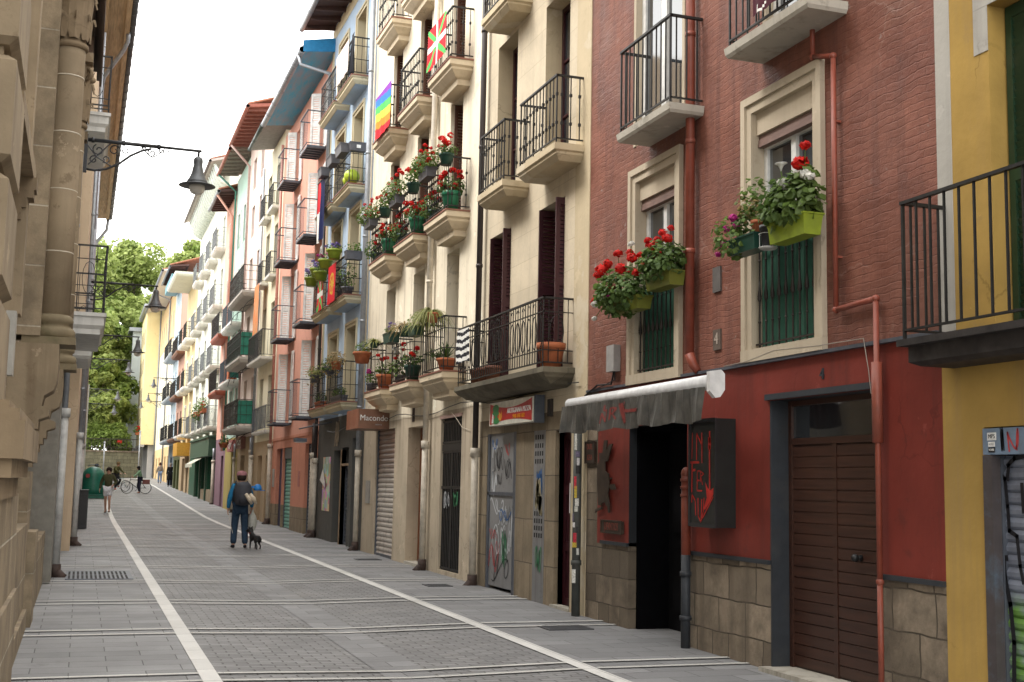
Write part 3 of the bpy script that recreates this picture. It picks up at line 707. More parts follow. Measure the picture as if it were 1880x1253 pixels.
# numbers
s = MB(); s.box(XR-.02, XR+.01, 11.0, 11.16, 3.72, 3.98); s.build('stone_plaque', simple('grey_slate', (.1, .09, .085), .8, dirt=.4), bl)
s = MB(); s.box(XR-.02, XR+.01, 11.0, 11.15, 3.12, 3.33); o = s.build('number_plate', simple('brown_slate', (.1, .075, .06), .8), bl)
lettering('4', .17, face_street(XR-.022, 11.075, 3.23), simple('pale_stone_ink', (.36, .3, .25), .7), o, depth=.006)
lettering('4', .14, face_street(XR-.004, 9.2, 2.72), P_gry, bl, 'house_number', depth=.01)
# junction box and cables
s = MB(); s.box(XR-.09, XR, 13.5, 13.72, 3.1, 3.42); s.build('junction_box', simple('pale_grey_box', (.3, .29, .28), .5), bl)
s = MB(); s.tube([(XR-.04, 13.6, 3.1), (XR-.05, 13.65, 2.95), (XR-.04, 14.1, 2.97), (XR-.06, 14.45, 2.86), (XR-.05, 14.48, 2.5)], .012, 5); s.tube([(XR-.04, 13.58, 3.1), (XR-.05, 13.55, 3.0), (XR-.04, 13.9, 2.95), (XR-.05, 14.4, 2.9), (XR-.05, 14.46, 2.4)], .008, 5)
s.build('cable', M['black'], bl)
s = MB(); s.tube([(XR-.06, 10.85, 2.93), (XR-.06, 10.4, 2.94), (XR-.06, 9.9, 3.0), (XR-.06, 9.2, 2.97), (XR-.07, 8.5, 2.96), (XR-.06, 8.45, 2.7), (XR-.06, 8.42, 2.5)], .004, 5); s.build('cable', simple('white_cable', (.3, .27, .23), .6), bl)

# ---- things on the red house
# awning
t = thing('awning', 'rolled up grey awning with white casing above the bar entrance', 'awning', (XR-.02, 12, 2.3))
s = MB(); xa = 5.62; ya, yb = 10.32, 13.95
s.tube([(xa, ya, 2.72), (xa, yb, 2.7)], .075, 14);  s.build('roller_tube', simple('white_awning_metal', (.62, .62, .62), .35), t)
s = MB(); s.lathe((xa, ya-.01, 2.72), [(.0, 0)], 3)
s = MB()
prof = [(-.08, .09), (.04, .11), (.08, .07), (.08, -.08), (.03, -.15), (-.02, -.16), (-.08, -.1)]
A = [(xa+a, ya-.07, 2.72+b_) for a, b_ in prof]; B = [(xa+a, ya-.005, 2.72+b_) for a, b_ in prof]
s.poly(A); s.poly(B[::-1])
for i in range(len(A)): j = (i+1) % len(A); s.poly([A[i], B[i], B[j], A[j]])
s.build('end_cap', simple('white_cap_plastic', (.66, .65, .64), .4), t)
s = MB(); n, mz = 90, 8; rr = random.Random(3)
ph = [rr.uniform(0, 6.3) for _ in range(5)]
def fold(y, k): return (.008+.016*k)*math.sin(y*17+ph[0]+1.1*math.sin(y*3+k*1.5))+.012*math.sin(y*41+ph[1]+k*2)*(1-k*.5)+.02*k*math.sin(y*5+ph[2]+2*k)
ZT = 2.67
for i in range(n):
    for j in range(mz):
        def pt(ii, jj):
            y = ya+.05+(yb-ya-.02)*ii/n; k = jj/mz; return (xa-.085+fold(y, k)-.02*k, y, ZT-k*(.33+.015*math.sin(y*9)))
        s.smooth = True; s.poly([pt(i, j), pt(i+1, j), pt(i+1, j+1), pt(i, j+1)])
m, nt, b = nodes('grey_awning_cloth'); n1 = noise_n(nt, pos(nt), 7, 6)
lk(nt, mixc(nt, ramp(nt, n1, .35, .7), (.035, .035, .032), (.085, .08, .07)), b.inputs['Base Color']); b.inputs['Roughness'].default_value = .45; b.inputs['Specular IOR Level'].default_value = .5
s.build('valance', m, t)
def clothmap(y, z, dx=.006):
    k = min(max((ZT-z)/.33, 0), 1); return xa-.085+fold(y, k)-.02*k-dx
s = MB(); rdk = simple('dark_red_print', (.17, .03, .025), .6)
def cstroke(lines, wd, mb):
    for pts in lines:
        for (a, c), (b_, d) in zip(pts, pts[1:]):
            for q_ in range(6):
                t0, t1 = q_/6, (q_+1)/6; y_0, z_0 = a+(b_-a)*t0, c+(d-c)*t0; y_1, z_1 = a+(b_-a)*t1, c+(d-c)*t1
                dx, dz = b_-a, d-c; L = math.hypot(dx, dz)+1e-6; nx, nz = -dz/L*wd/2, dx/L*wd/2
                P = [(y_0+nx, z_0+nz), (y_1+nx, z_1+nz), (y_1-nx, z_1-nz), (y_0-nx, z_0-nz)]; mb.poly([(clothmap(u, v), u, v) for u, v in P])
Y0 = 12.75
cstroke([[(Y0, 2.42), (Y0, 2.52)], [(Y0-.05, 2.41), (Y0-.05, 2.53), (Y0-.13, 2.43), (Y0-.13, 2.55)], [(Y0-.07, 2.62), (Y0-.07, 2.56), (Y0-.15, 2.56)],
    [(Y0-.2, 2.45), (Y0-.2, 2.58), (Y0-.27, 2.58)], [(Y0-.2, 2.52), (Y0-.26, 2.52)], [(Y0-.32, 2.45), (Y0-.32, 2.58), (Y0-.39, 2.57), (Y0-.33, 2.51), (Y0-.4, 2.45)]], .022, s); s.build('print', rdk, t); s = MB()
cstroke([[(Y0-.46, 2.62), (Y0-.56, 2.4)], [(Y0-.5, 2.62), (Y0-.56, 2.42)], [(Y0-.62, 2.63), (Y0-.56, 2.42)], [(Y0-.5, 2.53), (Y0-.66, 2.53)]], .04, s); s.build('print', rdk, t); s = MB()
cstroke([[(Y0-.6, 2.525), (Y0-.95, 2.53)]], .035, s)
s.build('print', rdk, t)
# illuminated sign box, unlit: black with red letters
t = thing('bar_sign', 'black box sign with tall red lettering and a red guitar on the red bar wall', 'sign', (XR, 11, 1.3))
s = MB(); ya, yb, za, zb = 10.72, 11.28, 1.33, 2.4; s.box(5.86, XR, ya, yb, za, zb); s.m(1)
for bx_ in ((ya-.005, ya+.03, za, zb), (yb-.03, yb+.005, za, zb), (ya+.03, yb-.03, za-.005, za+.035), (ya+.03, yb-.03, zb-.03, zb+.005)): s.box(5.85, 5.875, *bx_)
s.build('box', [simple('black_sign_panel', (.014, .015, .014), .35), M['black']], t)
s = MB(); Xs = 5.857
W_, H_ = yb-ya, zb-za
def SP(*pp): return [(yb-(u-55)/265*W_*1.0, zb-(v-85)/1060*H_) for u, v in pp]   # traced in the sign's own width and height
strokes(s, Xs, [SP((90, 220), (85, 470))], .014)
strokes(s, Xs, [SP((133, 480), (133, 225), (182, 330)), SP((185, 225), (187, 510))], .02)
strokes(s, Xs, [SP((75, 510), (155, 510)), SP((88, 515), (85, 800)), SP((88, 590), (118, 585))], .024)
strokes(s, Xs, [SP((138, 790), (140, 600), (165, 595)), SP((140, 690), (160, 690)), SP((138, 790), (185, 792))], .016)
strokes(s, Xs, [SP((172, 700), (172, 600), (205, 625), (175, 650), (192, 730))], .013)
strokes(s, Xs, [SP((85, 905), (87, 830), (120, 890), (125, 1030)), SP((148, 870), (150, 1040), (175, 1095), (200, 1000), (208, 865)), SP((185, 880), (180, 1060))], .017)
strokes(s, Xs, [SP((262, 220), (262, 310))], .03); strokes(s, Xs, [SP((260, 290), (260, 365))], .055); strokes(s, Xs, [SP((260, 360), (263, 770))], .028)
s.poly([(Xs, *p_) for p_ in SP((220, 700), (245, 765), (275, 785), (310, 745), (300, 820), (262, 900), (215, 980), (205, 960), (235, 860))])
strokes(s, Xs, [SP((295, 850), (195, 1055))], .014)
s.build('lettering', simple('red_neon_print', (.4, .018, .012), .4), t)
# iron figure and plaques on the bar wall
brz = simple('rusted_sheet_iron', (.05, .035, .025), .55, .4, .35)
def plate(pts, X, th, mb):
    A = [(X, y, z) for y, z in pts]; B = [(X+th, y, z) for y, z in pts]; mb.poly(A); mb.poly(B[::-1])
    for i in range(len(A)): j = (i+1) % len(A); mb.poly([A[i], B[i], B[j], A[j]])
s = MB()
def TR(*pp): return [wx(1060+x/5.97, 790+y/5.97, 6.04) for x, y in pp]
plate(TR((275, 250), (290, 110), (325, 110), (315, 225), (350, 150), (385, 150), (350, 260), (330, 340), (300, 345), (240, 330), (235, 250)), 6.04, .012, s)
plate(TR((240, 330), (300, 345), (300, 450), (340, 480), (345, 590), (330, 700), (350, 830), (310, 830), (300, 790), (265, 800), (255, 830), (225, 820), (215, 600), (215, 400)), 6.041, .012, s)
plate(TR((345, 600), (400, 590), (420, 650), (370, 655), (345, 630)), 6.04, .012, s)
plate(TR((265, 835), (225, 855), (195, 870), (192, 910), (210, 890), (265, 865)), 6.04, .012, s)
plate(TR((325, 830), (350, 830), (350, 905), (332, 905)), 6.04, .012, s)
s.box(6.05, XR, 13.7, 13.72, 1.8, 1.82)
tag(recenter(s.build('wall_sculpture', brz), (6.05, 13.75, 1.5)), 'rusted sheet iron horned figure on the red wall beside the bar door', 'sculpture')
def plaque(px0, py0, px1, py1, lines, size, label, sx=1):
    ya_, zt = wx(px0, py0, 6.04); yb_, zb_ = wx(px1, py1, 6.04)
    t = thing('plaque', label, 'plaque', (XR, (ya_+yb_)/2, zb_)); s = MB(); s.box(6.045, XR, yb_, ya_, zb_, zt); s.build('plate', brz, t)
    rim = MB(); e = .008
    for bx_ in ((yb_-e, yb_+e, zb_-e, zt+e), (ya_-e, ya_+e, zb_-e, zt+e), (yb_+e, ya_-e, zb_-e, zb_+e), (yb_+e, ya_-e, zt-e, zt+e)): rim.box(6.036, 6.05, *bx_)
    rim.build('rim', brz, t)
    n = len(lines)
    for i, l in enumerate(lines):
        lettering(l, size, face_street(6.0445, (ya_+yb_)/2, zt-(zt-zb_)*(i+.5)/n), simple('plaque_red', (.16, .035, .022), .6), t, depth=.002, sx=sx)
plaque(1074, 812, 1090, 850, ['DUEL', 'ICEA'], .1, 'small upright rusted plaque with two lines of lettering beside the sticker covered pipe', .75)
plaque(1103, 955, 1140, 981, ['JUEVINTXOS'], .13, 'rusted oblong plaque low on the red wall under the horned iron figure', .55)
# sticker covered downpipe
t = thing('sticker_pole', 'downpipe covered with stickers where the beige house meets the bar', 'downpipe', (5.97, 14.55, .08))
s = MB(); s.tube([(5.97, 14.55, .05), (5.97, 14.55, 2.62)], .055, 12); s.tube([(5.97, 14.55, .72), (5.97, 14.55, .78)], .068, 12); s.build('pipe', simple('dull_green_pipe', (.06, .065, .06), .6, dirt=.4), t)
rr = random.Random(8); cols = [(.6, .6, .56), (.5, .38, .05), (.45, .03, .05), (.02, .02, .02), (.62, .6, .6), (.15, .13, .2), (.55, .55, .5)]
z = .85; k = 0
while z < 2.5:
    hh = rr.uniform(.06, .16); an = rr.uniform(2.6, 4.4); wdt = rr.uniform(.5, 1.3); s = MB(); nn_ = 5
    for i in range(nn_):
        a0, a1 = an+wdt*i/nn_, an+wdt*(i+1)/nn_; r_ = .0565
        s.poly([(5.97+r_*math.cos(a0), 14.55+r_*math.sin(a0), z), (5.97+r_*math.cos(a1), 14.55+r_*math.sin(a1), z), (5.97+r_*math.cos(a1), 14.55+r_*math.sin(a1), z+hh), (5.97+r_*math.cos(a0), 14.55+r_*math.sin(a0), z+hh)])
    c = cols[k % 7]; s.build('sticker', simple('sticker_%d' % (k % 7), c, .5, var=.35, scale=60), t); z += hh*rr.uniform(.75, 1.25); k += 1
for z in (.5,):
    s = MB()
    for i in range(5):
        a0, a1 = 2.9+1.3*i/5, 2.9+1.3*(i+1)/5; r_ = .0565; s.poly([(5.97+r_*math.cos(a0), 14.55+r_*math.sin(a0), z), (5.97+r_*math.cos(a1), 14.55+r_*math.sin(a1), z), (5.97+r_*math.cos(a1), 14.55+r_*math.sin(a1), z+.17), (5.97+r_*math.cos(a0), 14.55+r_*math.sin(a0), z+.17)])
    s.build('sticker', MATS['sticker_0'], t)
# ------------------------------------------------------------------ beige stone-scored house
P_bei = plaster('beige_render', (.52, .43, .29), .09, .32, (.3, .23, .15), patch=(.56, .49, .37))
P_ash = blocks('beige_ashlar', (.62, .53, .39), .75, .42, (.4, .33, .22), .004, .05, .15, dirt=.25, light=(.55, .48, .36))
P_bst = blocks('brown_ashlar', (.27, .215, .145), .62, .62, (.08, .065, .05), .008, .14, .35, dirt=.5)
mar = simple('maroon_paint', (.04, .008, .012), .4, dirt=.15, dirtc=(.02, .01, .01))
y0, y1 = 14.5, 19.0
bl = thing('town_house', 'beige scored house with maroon shutters and a long iron balcony', 'house', (XR, 16.7, .1))
hs = [(15.4, 16.35, 3.32, 5.68), (17.65, 18.6, 3.32, 5.68), (15.3, 16.25, 6.22, 8.7), (17.5, 18.45, 6.26, 8.82), (15.3, 16.25, 9.12, 11.4), (17.5, 18.45, 9.12, 11.4)]
w = MB(); wallpanel(w, XR, S, y0, y1, 2.72, 14, hs, .36, rm=2); shell(w, XR, S, y0, y1, -.4, 14); w.build('wall', [P_ash, M['dark'], P_bei], bl)
w = MB(); w.box(XR-.012, XR+.1, y0, y0+.5, .0, 14); w.build('corner_strip', P_bei, bl)
hg = [(17.22, 18.6, -.3, 2.5), (15.05, 15.62, -.3, 2.46)]
w = MB(); wallpanel(w, XR, S, y0+.5, y1, -.4, 2.72, hg, .2); w.build('stone_base', [P_bst, M['dark']], bl)
w = MB(); w.box(XR-.01, XR+.1, y0+.0, y0+.5, -.2, 0); w.build('plinth', P_bst, bl)
for (a, b_, c, d) in hs[:2]:
    louver(bl, XR+.3, b_-.05, c, d-.02, .34, mar, -90, t=.035); louver(bl, XR+.3, a+.03, c, d-.02, .42, mar, -90, t=.035)
for i, (a, b_, c, d) in enumerate(hs):
    o = casement(bl, XR, S, a, b_, c, d, mar, M['glass'], .3, 2, True, .07)
for (a, b_, c, d) in hs[2:]:
    s = MB(); s.box(XR+.12, XR+.3, a+.0, a+.035, c, d); s.build('shutter', mar, bl)
for (a, b_) in ((14.73, 16.23), (16.88, 18.08)):
    for z in (6.22, 9.1):
        balcony(bl, XR, S, a-.02, b_, z, .43, PROF_FLAT, P_bei, M['iron'], 'knot', .93, .125, r=.009)
# long balcony: worn stone slab, ornate rail
rr = random.Random(4); s = MB(); P_old = blocks('mossy_slab', (.16, .14, .1), 2.2, .5, (.05, .05, .04), .005, .2, .6, dirt=.75)
s.loft(XR, S, 14.92, 19.0, 3.26, .46, [(0, 0), (0, -.07), (.03, -.1), (.05, -.13), (.12, -.17), (.16, -.21), (.3, -.24)])
o = s.build('balcony', P_old, bl); rl = MB(); railing(rl, XR, S, 15.0, 18.95, 3.26, .46, .93, .1, 'ornate', .007, 3); rl.build('railing', M['iron'], o)
# metal door with graffiti, entry post, street door
gm_ = plaster('grey_sheet_metal', (.22, .22, .22), .1, .4, (.1, .09, .085), rough=.5, bmp=.1)
s = MB(); s.box(XR+.03, XR+.08, 17.25, 18.58, .16, 2.5); s.m(1); s.box(XR+.0, XR+.06, 17.22, 17.34, .1, 2.5); s.box(XR+.005, XR+.06, 17.34, 18.58, 1.55, 1.6); s.box(XR+.005, XR+.06, 18.5, 18.58, .1, 2.5)
dr = s.build('metal_door', [gm_, M['iron_grey']], bl)
def graf(mat, par, seed0, lst, X):
    for i, (y, z, wd, ht, wid, lp) in enumerate(lst): s = MB(); scribble(s, X-.0001*i, y, z, wd, ht, seed0+i, wid, loops=lp); s.build('graffiti', mat, par)
Xg = XR+.026
graf(paint_k, dr, 10, [(18.1, 2.1, .35, .3, .014, 3), (17.65, 1.95, .3, .25, .014, 3), (18.1, 1.8, .3, .15, .01, 3), (17.9, .45, .9, .35, .022, 2)], Xg)
graf(paint_w, dr, 20, [(17.9, .85, .7, .42, .026, 3), (17.8, 1.25, .45, .25, .014, 3), (18.1, 1.38, .5, .2, .03, 2), (18.25, 2.2, .2, .3, .04, 1), (18.3, 1.75, .18, .35, .05, 1), (17.5, 1.0, .16, .6, .02, 1)], Xg-.001)
graf(paint_r, dr, 30, [(18.25, .62, .45, .4, .014, 3), (17.7, 2.25, .18, .15, .016, 2), (18.3, .95, .3, .12, .012, 2)], Xg-.002)
graf(paint_b, dr, 40, [(18.3, 2.35, .3, .14, .022, 1), (17.75, 1.25, .5, .14, .02, 2)], Xg-.003)
graf(paint_g, dr, 50, [(17.75, .75, .18, .45, .02, 2)], Xg-.004)
s = MB(); s.box(XR-.005, XR+.06, 16.0, 16.44, .1, 2.48); 
for zz in [2.4, 2.28, 2.17, 2.06, .0]+[1.33, 1.23, 1.13, 1.03]:
    if zz:
        s.m(1)
        for yy in (16.06, 16.15, 16.24, 16.33): s.lathe((XR-.0055, yy, zz), [(.0, 0)], 3)
        for k in range(4): y = 16.07+.09*k; s.box(XR-.0065, XR-.002, y, y+.05, zz-.045, zz+.02)
s.m(0); s.box(XR+.06, XR+.2, 15.62, 16.0, .1, 2.46)
pst = s.build('letterbox_panel', [gm_, M['dark']], bl)
s = MB(); scribble(s, XR+.058, 15.81, 1.9, .12, .2, 60, .012); scribble(s, XR+.058, 15.8, 1.3, .2, .3, 61, .014); scribble(s, XR+.058, 15.78, .95, .2, .2, 62, .016); s.build('graffiti', paint_k, pst)
s = MB(); scribble(s, XR-.008, 16.2, 1.75, .2, .3, 63, .03); scribble(s, XR+.057, 15.8, 2.2, .16, .22, 64, .025); s.build('graffiti', paint_b, pst)
s = MB(); scribble(s, XR-.009, 16.2, .7, .2, .3, 65, .02); scribble(s, XR+.056, 15.8, .55, .18, .3, 66, .03); s.build('graffiti', paint_g, pst)
s = MB(); scribble(s, XR-.01, 16.25, 1.6, .14, .35, 67, .04); scribble(s, XR-.011, 16.15, 1.45, .1, .25, 68, .04); s.build('graffiti', simple('peeling_paper', (.42, .36, .22), .7, var=.4), pst)
paneldoor(bl, XR, S, 15.05, 15.62, .1, 2.46, mar, .16, 3, 1, 'street_door')
s = MB(); s.box(XR+.12, XR+.126, 15.2, 15.38, 1.35, 1.75); s.build('notice', MATS['sticker_white'], bl)
s = MB(); s.box(XR-.03, XR+.02, 15.72, 15.88, 2.66, 2.9); s.box(XR-.035, XR+.0, 15.75, 15.85, 2.7, 2.86); s.build('stone_niche', M['iron_old'], bl)
s = MB(); s.box(XR-.04, XR+.1, 15.0, 15.66, -.05, .13); s.build('doorstep', P_conc, bl)
drainpipe(bl, 5.98, 18.93, .08, 14, r=.05, up=M['brownp'], low=M['creampipe'], zj=2.25, rlow=.06)
# pizza sign
t = thing('pizza_sign', 'red and white light box sign reading artigiana pizza under the long balcony', 'sign', (XR, 17, 2.6))
Y0_, Y1_, Z0_, Z1_ = 16.06, 17.98, 2.6, 2.95; Xs = 5.9
s = MB(); s.box(Xs, Xs+.14, Y0_, Y1_, Z0_, Z1_); s.m(1); s.box(Xs+.02, Xs+.16, Y0_-.05, Y0_-.001, Z0_-.02, Z1_+.02); s.box(Xs+.14, XR, 16.2, 16.25, 2.7, 2.75); s.box(Xs+.14, XR, 17.8, 17.85, 2.7, 2.75)
s.build('box', [simple('cream_sign_panel', (.6, .58, .5), .4), M['iron_grey']], t)
s = MB(); n = 24; yy = lambda i: Y1_-.04-(Y1_-Y0_-.06)*i/n
for i in range(n):
    def e(k): u = k/n*2-1; return Z1_-.015-.09*(1-u*u), Z0_+.015+.055*(1-u*u)
    a, c = e(i), e(i+1); s.poly([(Xs-.003, yy(i), a[1]), (Xs-.003, yy(i), a[0]), (Xs-.003, yy(i+1), c[0]), (Xs-.003, yy(i+1), c[1])])
s.build('red_panel', simple('sign_red', (.42, .012, .015), .4), t)
lettering('ARTIGIANA PIZZA', .105, face_street(Xs-.007, 16.62, 2.79), M['white'], t, sx=1.18); lettering('948 498 102', .085, face_street(Xs-.007, 16.62, 2.7), simple('sign_orange', (.65, .25, .02), .4), t, sx=1.2)
s = MB()
for (yc, zc, ry, rz) in ((17.66, 2.85, .15, .065), (17.66, 2.78, .17, .035), (17.64, 2.74, .07, .05), (17.64, 2.67, .16, .05)):
    s.poly([(Xs-.006-.0003*ry, yc+ry*math.cos(a), zc+rz*math.sin(a)) for a in [2*math.pi*k/18 for k in range(18)]])
s.build('emblem', simple('sign_green', (.02, .2, .06), .4), t)
s = MB(); s.poly([(Xs-.0072, 17.52, 2.68), (Xs-.0072, 17.5, 2.8), (Xs-.0072, 17.43, 2.76), (Xs-.0072, 17.38, 2.82), (Xs-.0072, 17.36, 2.72), (Xs-.0072, 17.42, 2.66)]); s.build('emblem_flame', MATS['sign_orange'], t)
s = MB(); s.poly([(Xs-.0068, 17.85, 2.64), (Xs-.0068, 17.82, 2.78), (Xs-.0068, 17.76, 2.76), (Xs-.0068, 17.76, 2.64)]); s.build('emblem_figure', M['white'], t)

# ------------------------------------------------------------------ cream house with the flower balconies
P_cre = plaster('cream_render', (.78, .7, .55), .07, .42, (.4, .33, .24))
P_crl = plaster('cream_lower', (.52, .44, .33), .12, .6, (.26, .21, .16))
P_mould = plaster('cream_moulding', (.6, .5, .36), .06, .25, (.35, .28, .2))
y0, y1 = 19.0, 27.7
bl = thing('town_house', 'cream house with three columns of balconies full of red geraniums', 'house', (XR, 23.3, .14))
cols = [(19.85, 21.3, 20.42, 21.2), (22.1, 23.6, 22.72, 23.58), (24.4, 25.85, 25.08, 25.9)]
hs = []
for (_, _, a, b_) in cols:
    for (c, d) in ((3.62, 5.86), (6.4, 8.68), (9.1, 11.2), (11.5, 13.4)): hs.append((a, b_, c, d))
w = MB(); wallpanel(w, XR, S, y0, y1, 3.0, 14.5, hs, .4); shell(w, XR, S, y0, y1, -.4, 14.5); w.build('wall', [P_cre, M['dark']], bl)
gh = [(20.02, 21.3, .2, 2.86), (22.5, 23.66, -.2, 2.8), (24.75, 26.45, -.2, 2.84)]
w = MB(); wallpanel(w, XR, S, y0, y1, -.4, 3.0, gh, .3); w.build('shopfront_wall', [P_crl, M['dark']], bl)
bsh = simple('brown_shutter_paint', (.09, .035, .02), .5)
for k, (a, b_, c, d) in enumerate(hs):
    casement(bl, XR, S, a, b_, c, d, simple('dark_brown_frame', (.1, .06, .04), .5), M['glass'], .36, 2, True, .06)
    if k in (1, 2, 5, 9, 10, 6): louver(bl, XR+.34, b_-.05, c, d-.02, .28, bsh, -90, t=.03)
    elif k == 9: pass
for k in (9,):
    a, b_, c, d = hs[k]; louver(bl, XR+.3, b_-.02, c, d, .42, bsh, 180+8, t=.03)
tile_m = simple('red_tile_edge', (.22, .09, .06), .7)
for ci, (a, b_, _, _) in enumerate(cols):
    for fi, z in enumerate((3.62, 6.4, 9.1, 11.5)):
        balcony(bl, XR, S, a, b_, z, .43, PROF_CREAM, P_mould, M['iron'], 'knot' if fi else 'lattice', .93, .12, top=tile_m, r=.008)
drainpipe(bl, 5.98, 22.0, .13, 14.5, r=.055, up=simple('cream_downpipe', (.6, .54, .45), .5, dirt=.25), low=M['creampipe'], zj=2.45, rlow=.06)
s = MB(); s.tube([(6.0, 27.55, 3.4), (6.0, 27.55, 14.5)], .02, 6); s.build('cable', simple('cream_cable', (.5, .45, .36), .6), bl)
# iron barred gate, wooden door, roller shutter
s = MB(); a, b_ = 20.02, 21.3
for (c, d) in ((.22, 2.28), (2.42, 2.82)):
    for i in range(13): y = a+.05+(b_-a-.1)*i/12; s.box(XR+.04, XR+.055, y-.018, y+.018, c, d)
    for zz in (c, d-.03): s.box(XR+.035, XR+.06, a, b_, zz, zz+.035)
s.box(XR+.03, XR+.06, a, b_, 1.62, 1.67); s.box(XR+.03, XR+.08, a, b_, 2.29, 2.41); s.box(XR+.03, XR+.06, (a+b_)/2-.03, (a+b_)/2+.03, .22, 2.28)
o = s.build('iron_gate', M['iron'], bl)
s = MB(); s.box(XR+.062, XR+.07, a, b_, .2, 2.86); s.build('gate_backing', simple('grimy_panel', (.028, .027, .026), .7, dirt=.4, dirtc=(.1, .1, .09)), o)
s = MB(); scribble(s, XR+.028, 20.95, 1.42, .25, .24, 71, .03); s.build('graffiti', paint_w, o); s = MB(); scribble(s, XR+.027, 20.4, 1.45, .22, .2, 73, .04); s.build('graffiti', paint_g, o)
s = MB(); s.box(XR-.02, XR+.1, a-.02, b_+.04, 2.86, 2.92); s.build('gate_lintel', simple('pinkish_stone', (.3, .2, .17), .8), bl)
paneldoor(bl, XR, S, 22.5, 23.66, .2, 2.8, simple('orange_varnished_wood', (.2, .07, .022), .45), .28, 3, 2, 'street_door')
s = MB(); s.box(XR-.02, XR+.3, 22.5, 23.66, -.1, .2); s.build('doorstep', P_conc, bl)
m, nt, b = nodes('slat_shutter'); p = pos(nt); s_ = nt.nodes.new('ShaderNodeSeparateXYZ'); lk(nt, p, s_.inputs[0])
mm = ramp(nt, s_.outputs[2], 1.6, 2.3); c_ = mixc(nt, mm, (.42, .38, .34), (.22, .13, .09)); c_ = mixc(nt, ramp(nt, noise_n(nt, p, 5, 6), .5, .7, 0, .6), c_, (.14, .1, .08)); lk(nt, c_, b.inputs['Base Color']); b.inputs['Roughness'].default_value = .45  # slats turn darker and browner towards the top
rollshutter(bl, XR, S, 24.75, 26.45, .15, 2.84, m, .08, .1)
for (y, z) in ((26.9, 1.5), ): s = MB(); s.box(XR-.03, XR, y, y+.35, z-.25, z+.25); s.build('intercom', simple('intercom_grey', (.3, .29, .27), .4), bl)
s = MB(); s.box(XR-.01, XR+.02, 23.2, 23.36, 2.9, 3.35); s.build('small_recess', M['rust'], bl)
s = MB(); s.tube([(XR-.02, 19.5, 2.6), (XR-.03, 19.9, 2.66), (XR-.03, 20.3, 2.85), (XR-.02, 20.6, 2.95)], .005, 5); s.build('cable', MATS['cream_cable'], bl)
# box sign of the shop
t = thing('shop_sign', 'brown projecting box sign with white lettering above the grey roller shutter', 'sign', (XR, 25, 2.83))
s = MB(); s.box(5.42, XR, 25.3, 26.5, 2.83, 3.24); s.m(1); s.box(5.415, 5.419, 25.3, 26.5, 2.83, 3.24)
s.build('box', [simple('sign_brown', (.18, .085, .05), .5, dirt=.2), simple('sign_rust_red', (.24, .075, .035), .5, dirt=.3, dirtc=(.4, .3, .25))], t)
lettering('Macondo', .17, face_cam(5.75, 25.296, 3.05), MATS['sticker_white'], t, sx=.95); lettering('taberna', .05, face_cam(5.85, 25.296, 2.92), simple('grey_ink', (.3, .3, .3), .5), t)

# ------------------------------------------------------------------ blue house
P_blu = plaster('blue_render', (.42, .53, .66), .06, .2, (.2, .28, .38))
P_bcr = plaster('cream_band', (.55, .48, .33), .05, .2, (.32, .26, .17))
P_gryw = plaster('dark_grey_render', (.1, .098, .09), .1, .3, (.07, .06, .05))
y0, y1 = 27.7, 33.5
bl = thing('town_house', 'light blue house with cream window bands and a dark grey ground floor', 'house', (XR, 30.5, .18))
cols = [(28.5, 30.45, 28.98, 30.1), (30.75, 32.9, 31.25, 32.35)]
hs = []
for (_, _, a, b_) in cols:
    for (c, d) in ((3.6, 5.5), (6.15, 8.4), (8.85, 10.95), (11.55, 13.55)): hs.append((a, b_, c, d))
w = MB(); wallpanel(w, XR, S, y0, y1, 3.35, 14.5, hs, .38, rm=2); shell(w, XR, S, y0, y1, -.4, 14.5); w.build('wall', [P_blu, M['dark'], P_bcr], bl)
for h in hs:
    surround(bl, XR, h, .14, .012, False, P_bcr); casement(bl, XR, S, *h, simple('pale_wood_frame', (.4, .34, .25), .5), M['glass'], .34, 1, True, .07)
s = MB(); s.box(XR-.012, XR+.05, y1-.3, y1-.02, 3.4, 14.4); s.box(XR-.012, XR+.05, y0+.02, y1-.3, 14.1, 14.45); s.build('corner_band', P_bcr, bl)
gh = [(28.05, 28.95, -.2, 2.75), (29.35, 30.2, -.2, 2.55), (30.35, 31.2, -.2, 2.5)]
w = MB(); wallpanel(w, XR, S, y0, y1, -.4, 3.35, gh, .3); w.build('shopfront_wall', [P_gryw, M['dark']], bl)
rollshutter(bl, XR, S, 29.35, 30.2, .18, 2.1, simple('dark_roller', (.09, .1, .11), .5, .3), .15, .09); s = MB(); s.box(XR, XR+.1, 29.35, 30.2, 2.1, 2.16); s.box(XR-.01, XR+.12, 30.2, 30.3, .18, 2.5); s.build('wooden_frame', simple('bare_wood', (.25, .17, .1), .7), bl)
s = MB(); s.box(XR+.1, XR+.14, 28.05, 28.95, .18, 2.75); s.box(XR-.01, XR+.02, 27.95, 28.5, 1.35, 1.65); s.build('grey_door', simple('anthracite_paint', (.035, .04, .045), .5), bl)
paneldoor(bl, XR, S, 30.35, 31.2, .18, 2.5, simple('blackish_wood', (.04, .035, .03), .6), .25, 2, 1)
s = MB(); s.box(XR-.01, XR+.01, 31.6, 32.6, .95, 2.35)
m, nt, b = nodes('posters'); p = pos(nt); vo = nt.nodes.new('ShaderNodeTexVoronoi'); vo.inputs['Scale'].default_value = 5; vo.distance = 'CHEBYCHEV'; lk(nt, p, vo.inputs['Vector'])
lk(nt, mixc(nt, .55, vo.outputs['Color'], (.42, .36, .3)), b.inputs['Base Color']); b.inputs['Roughness'].default_value = .7
s.build('poster_board', m, bl)
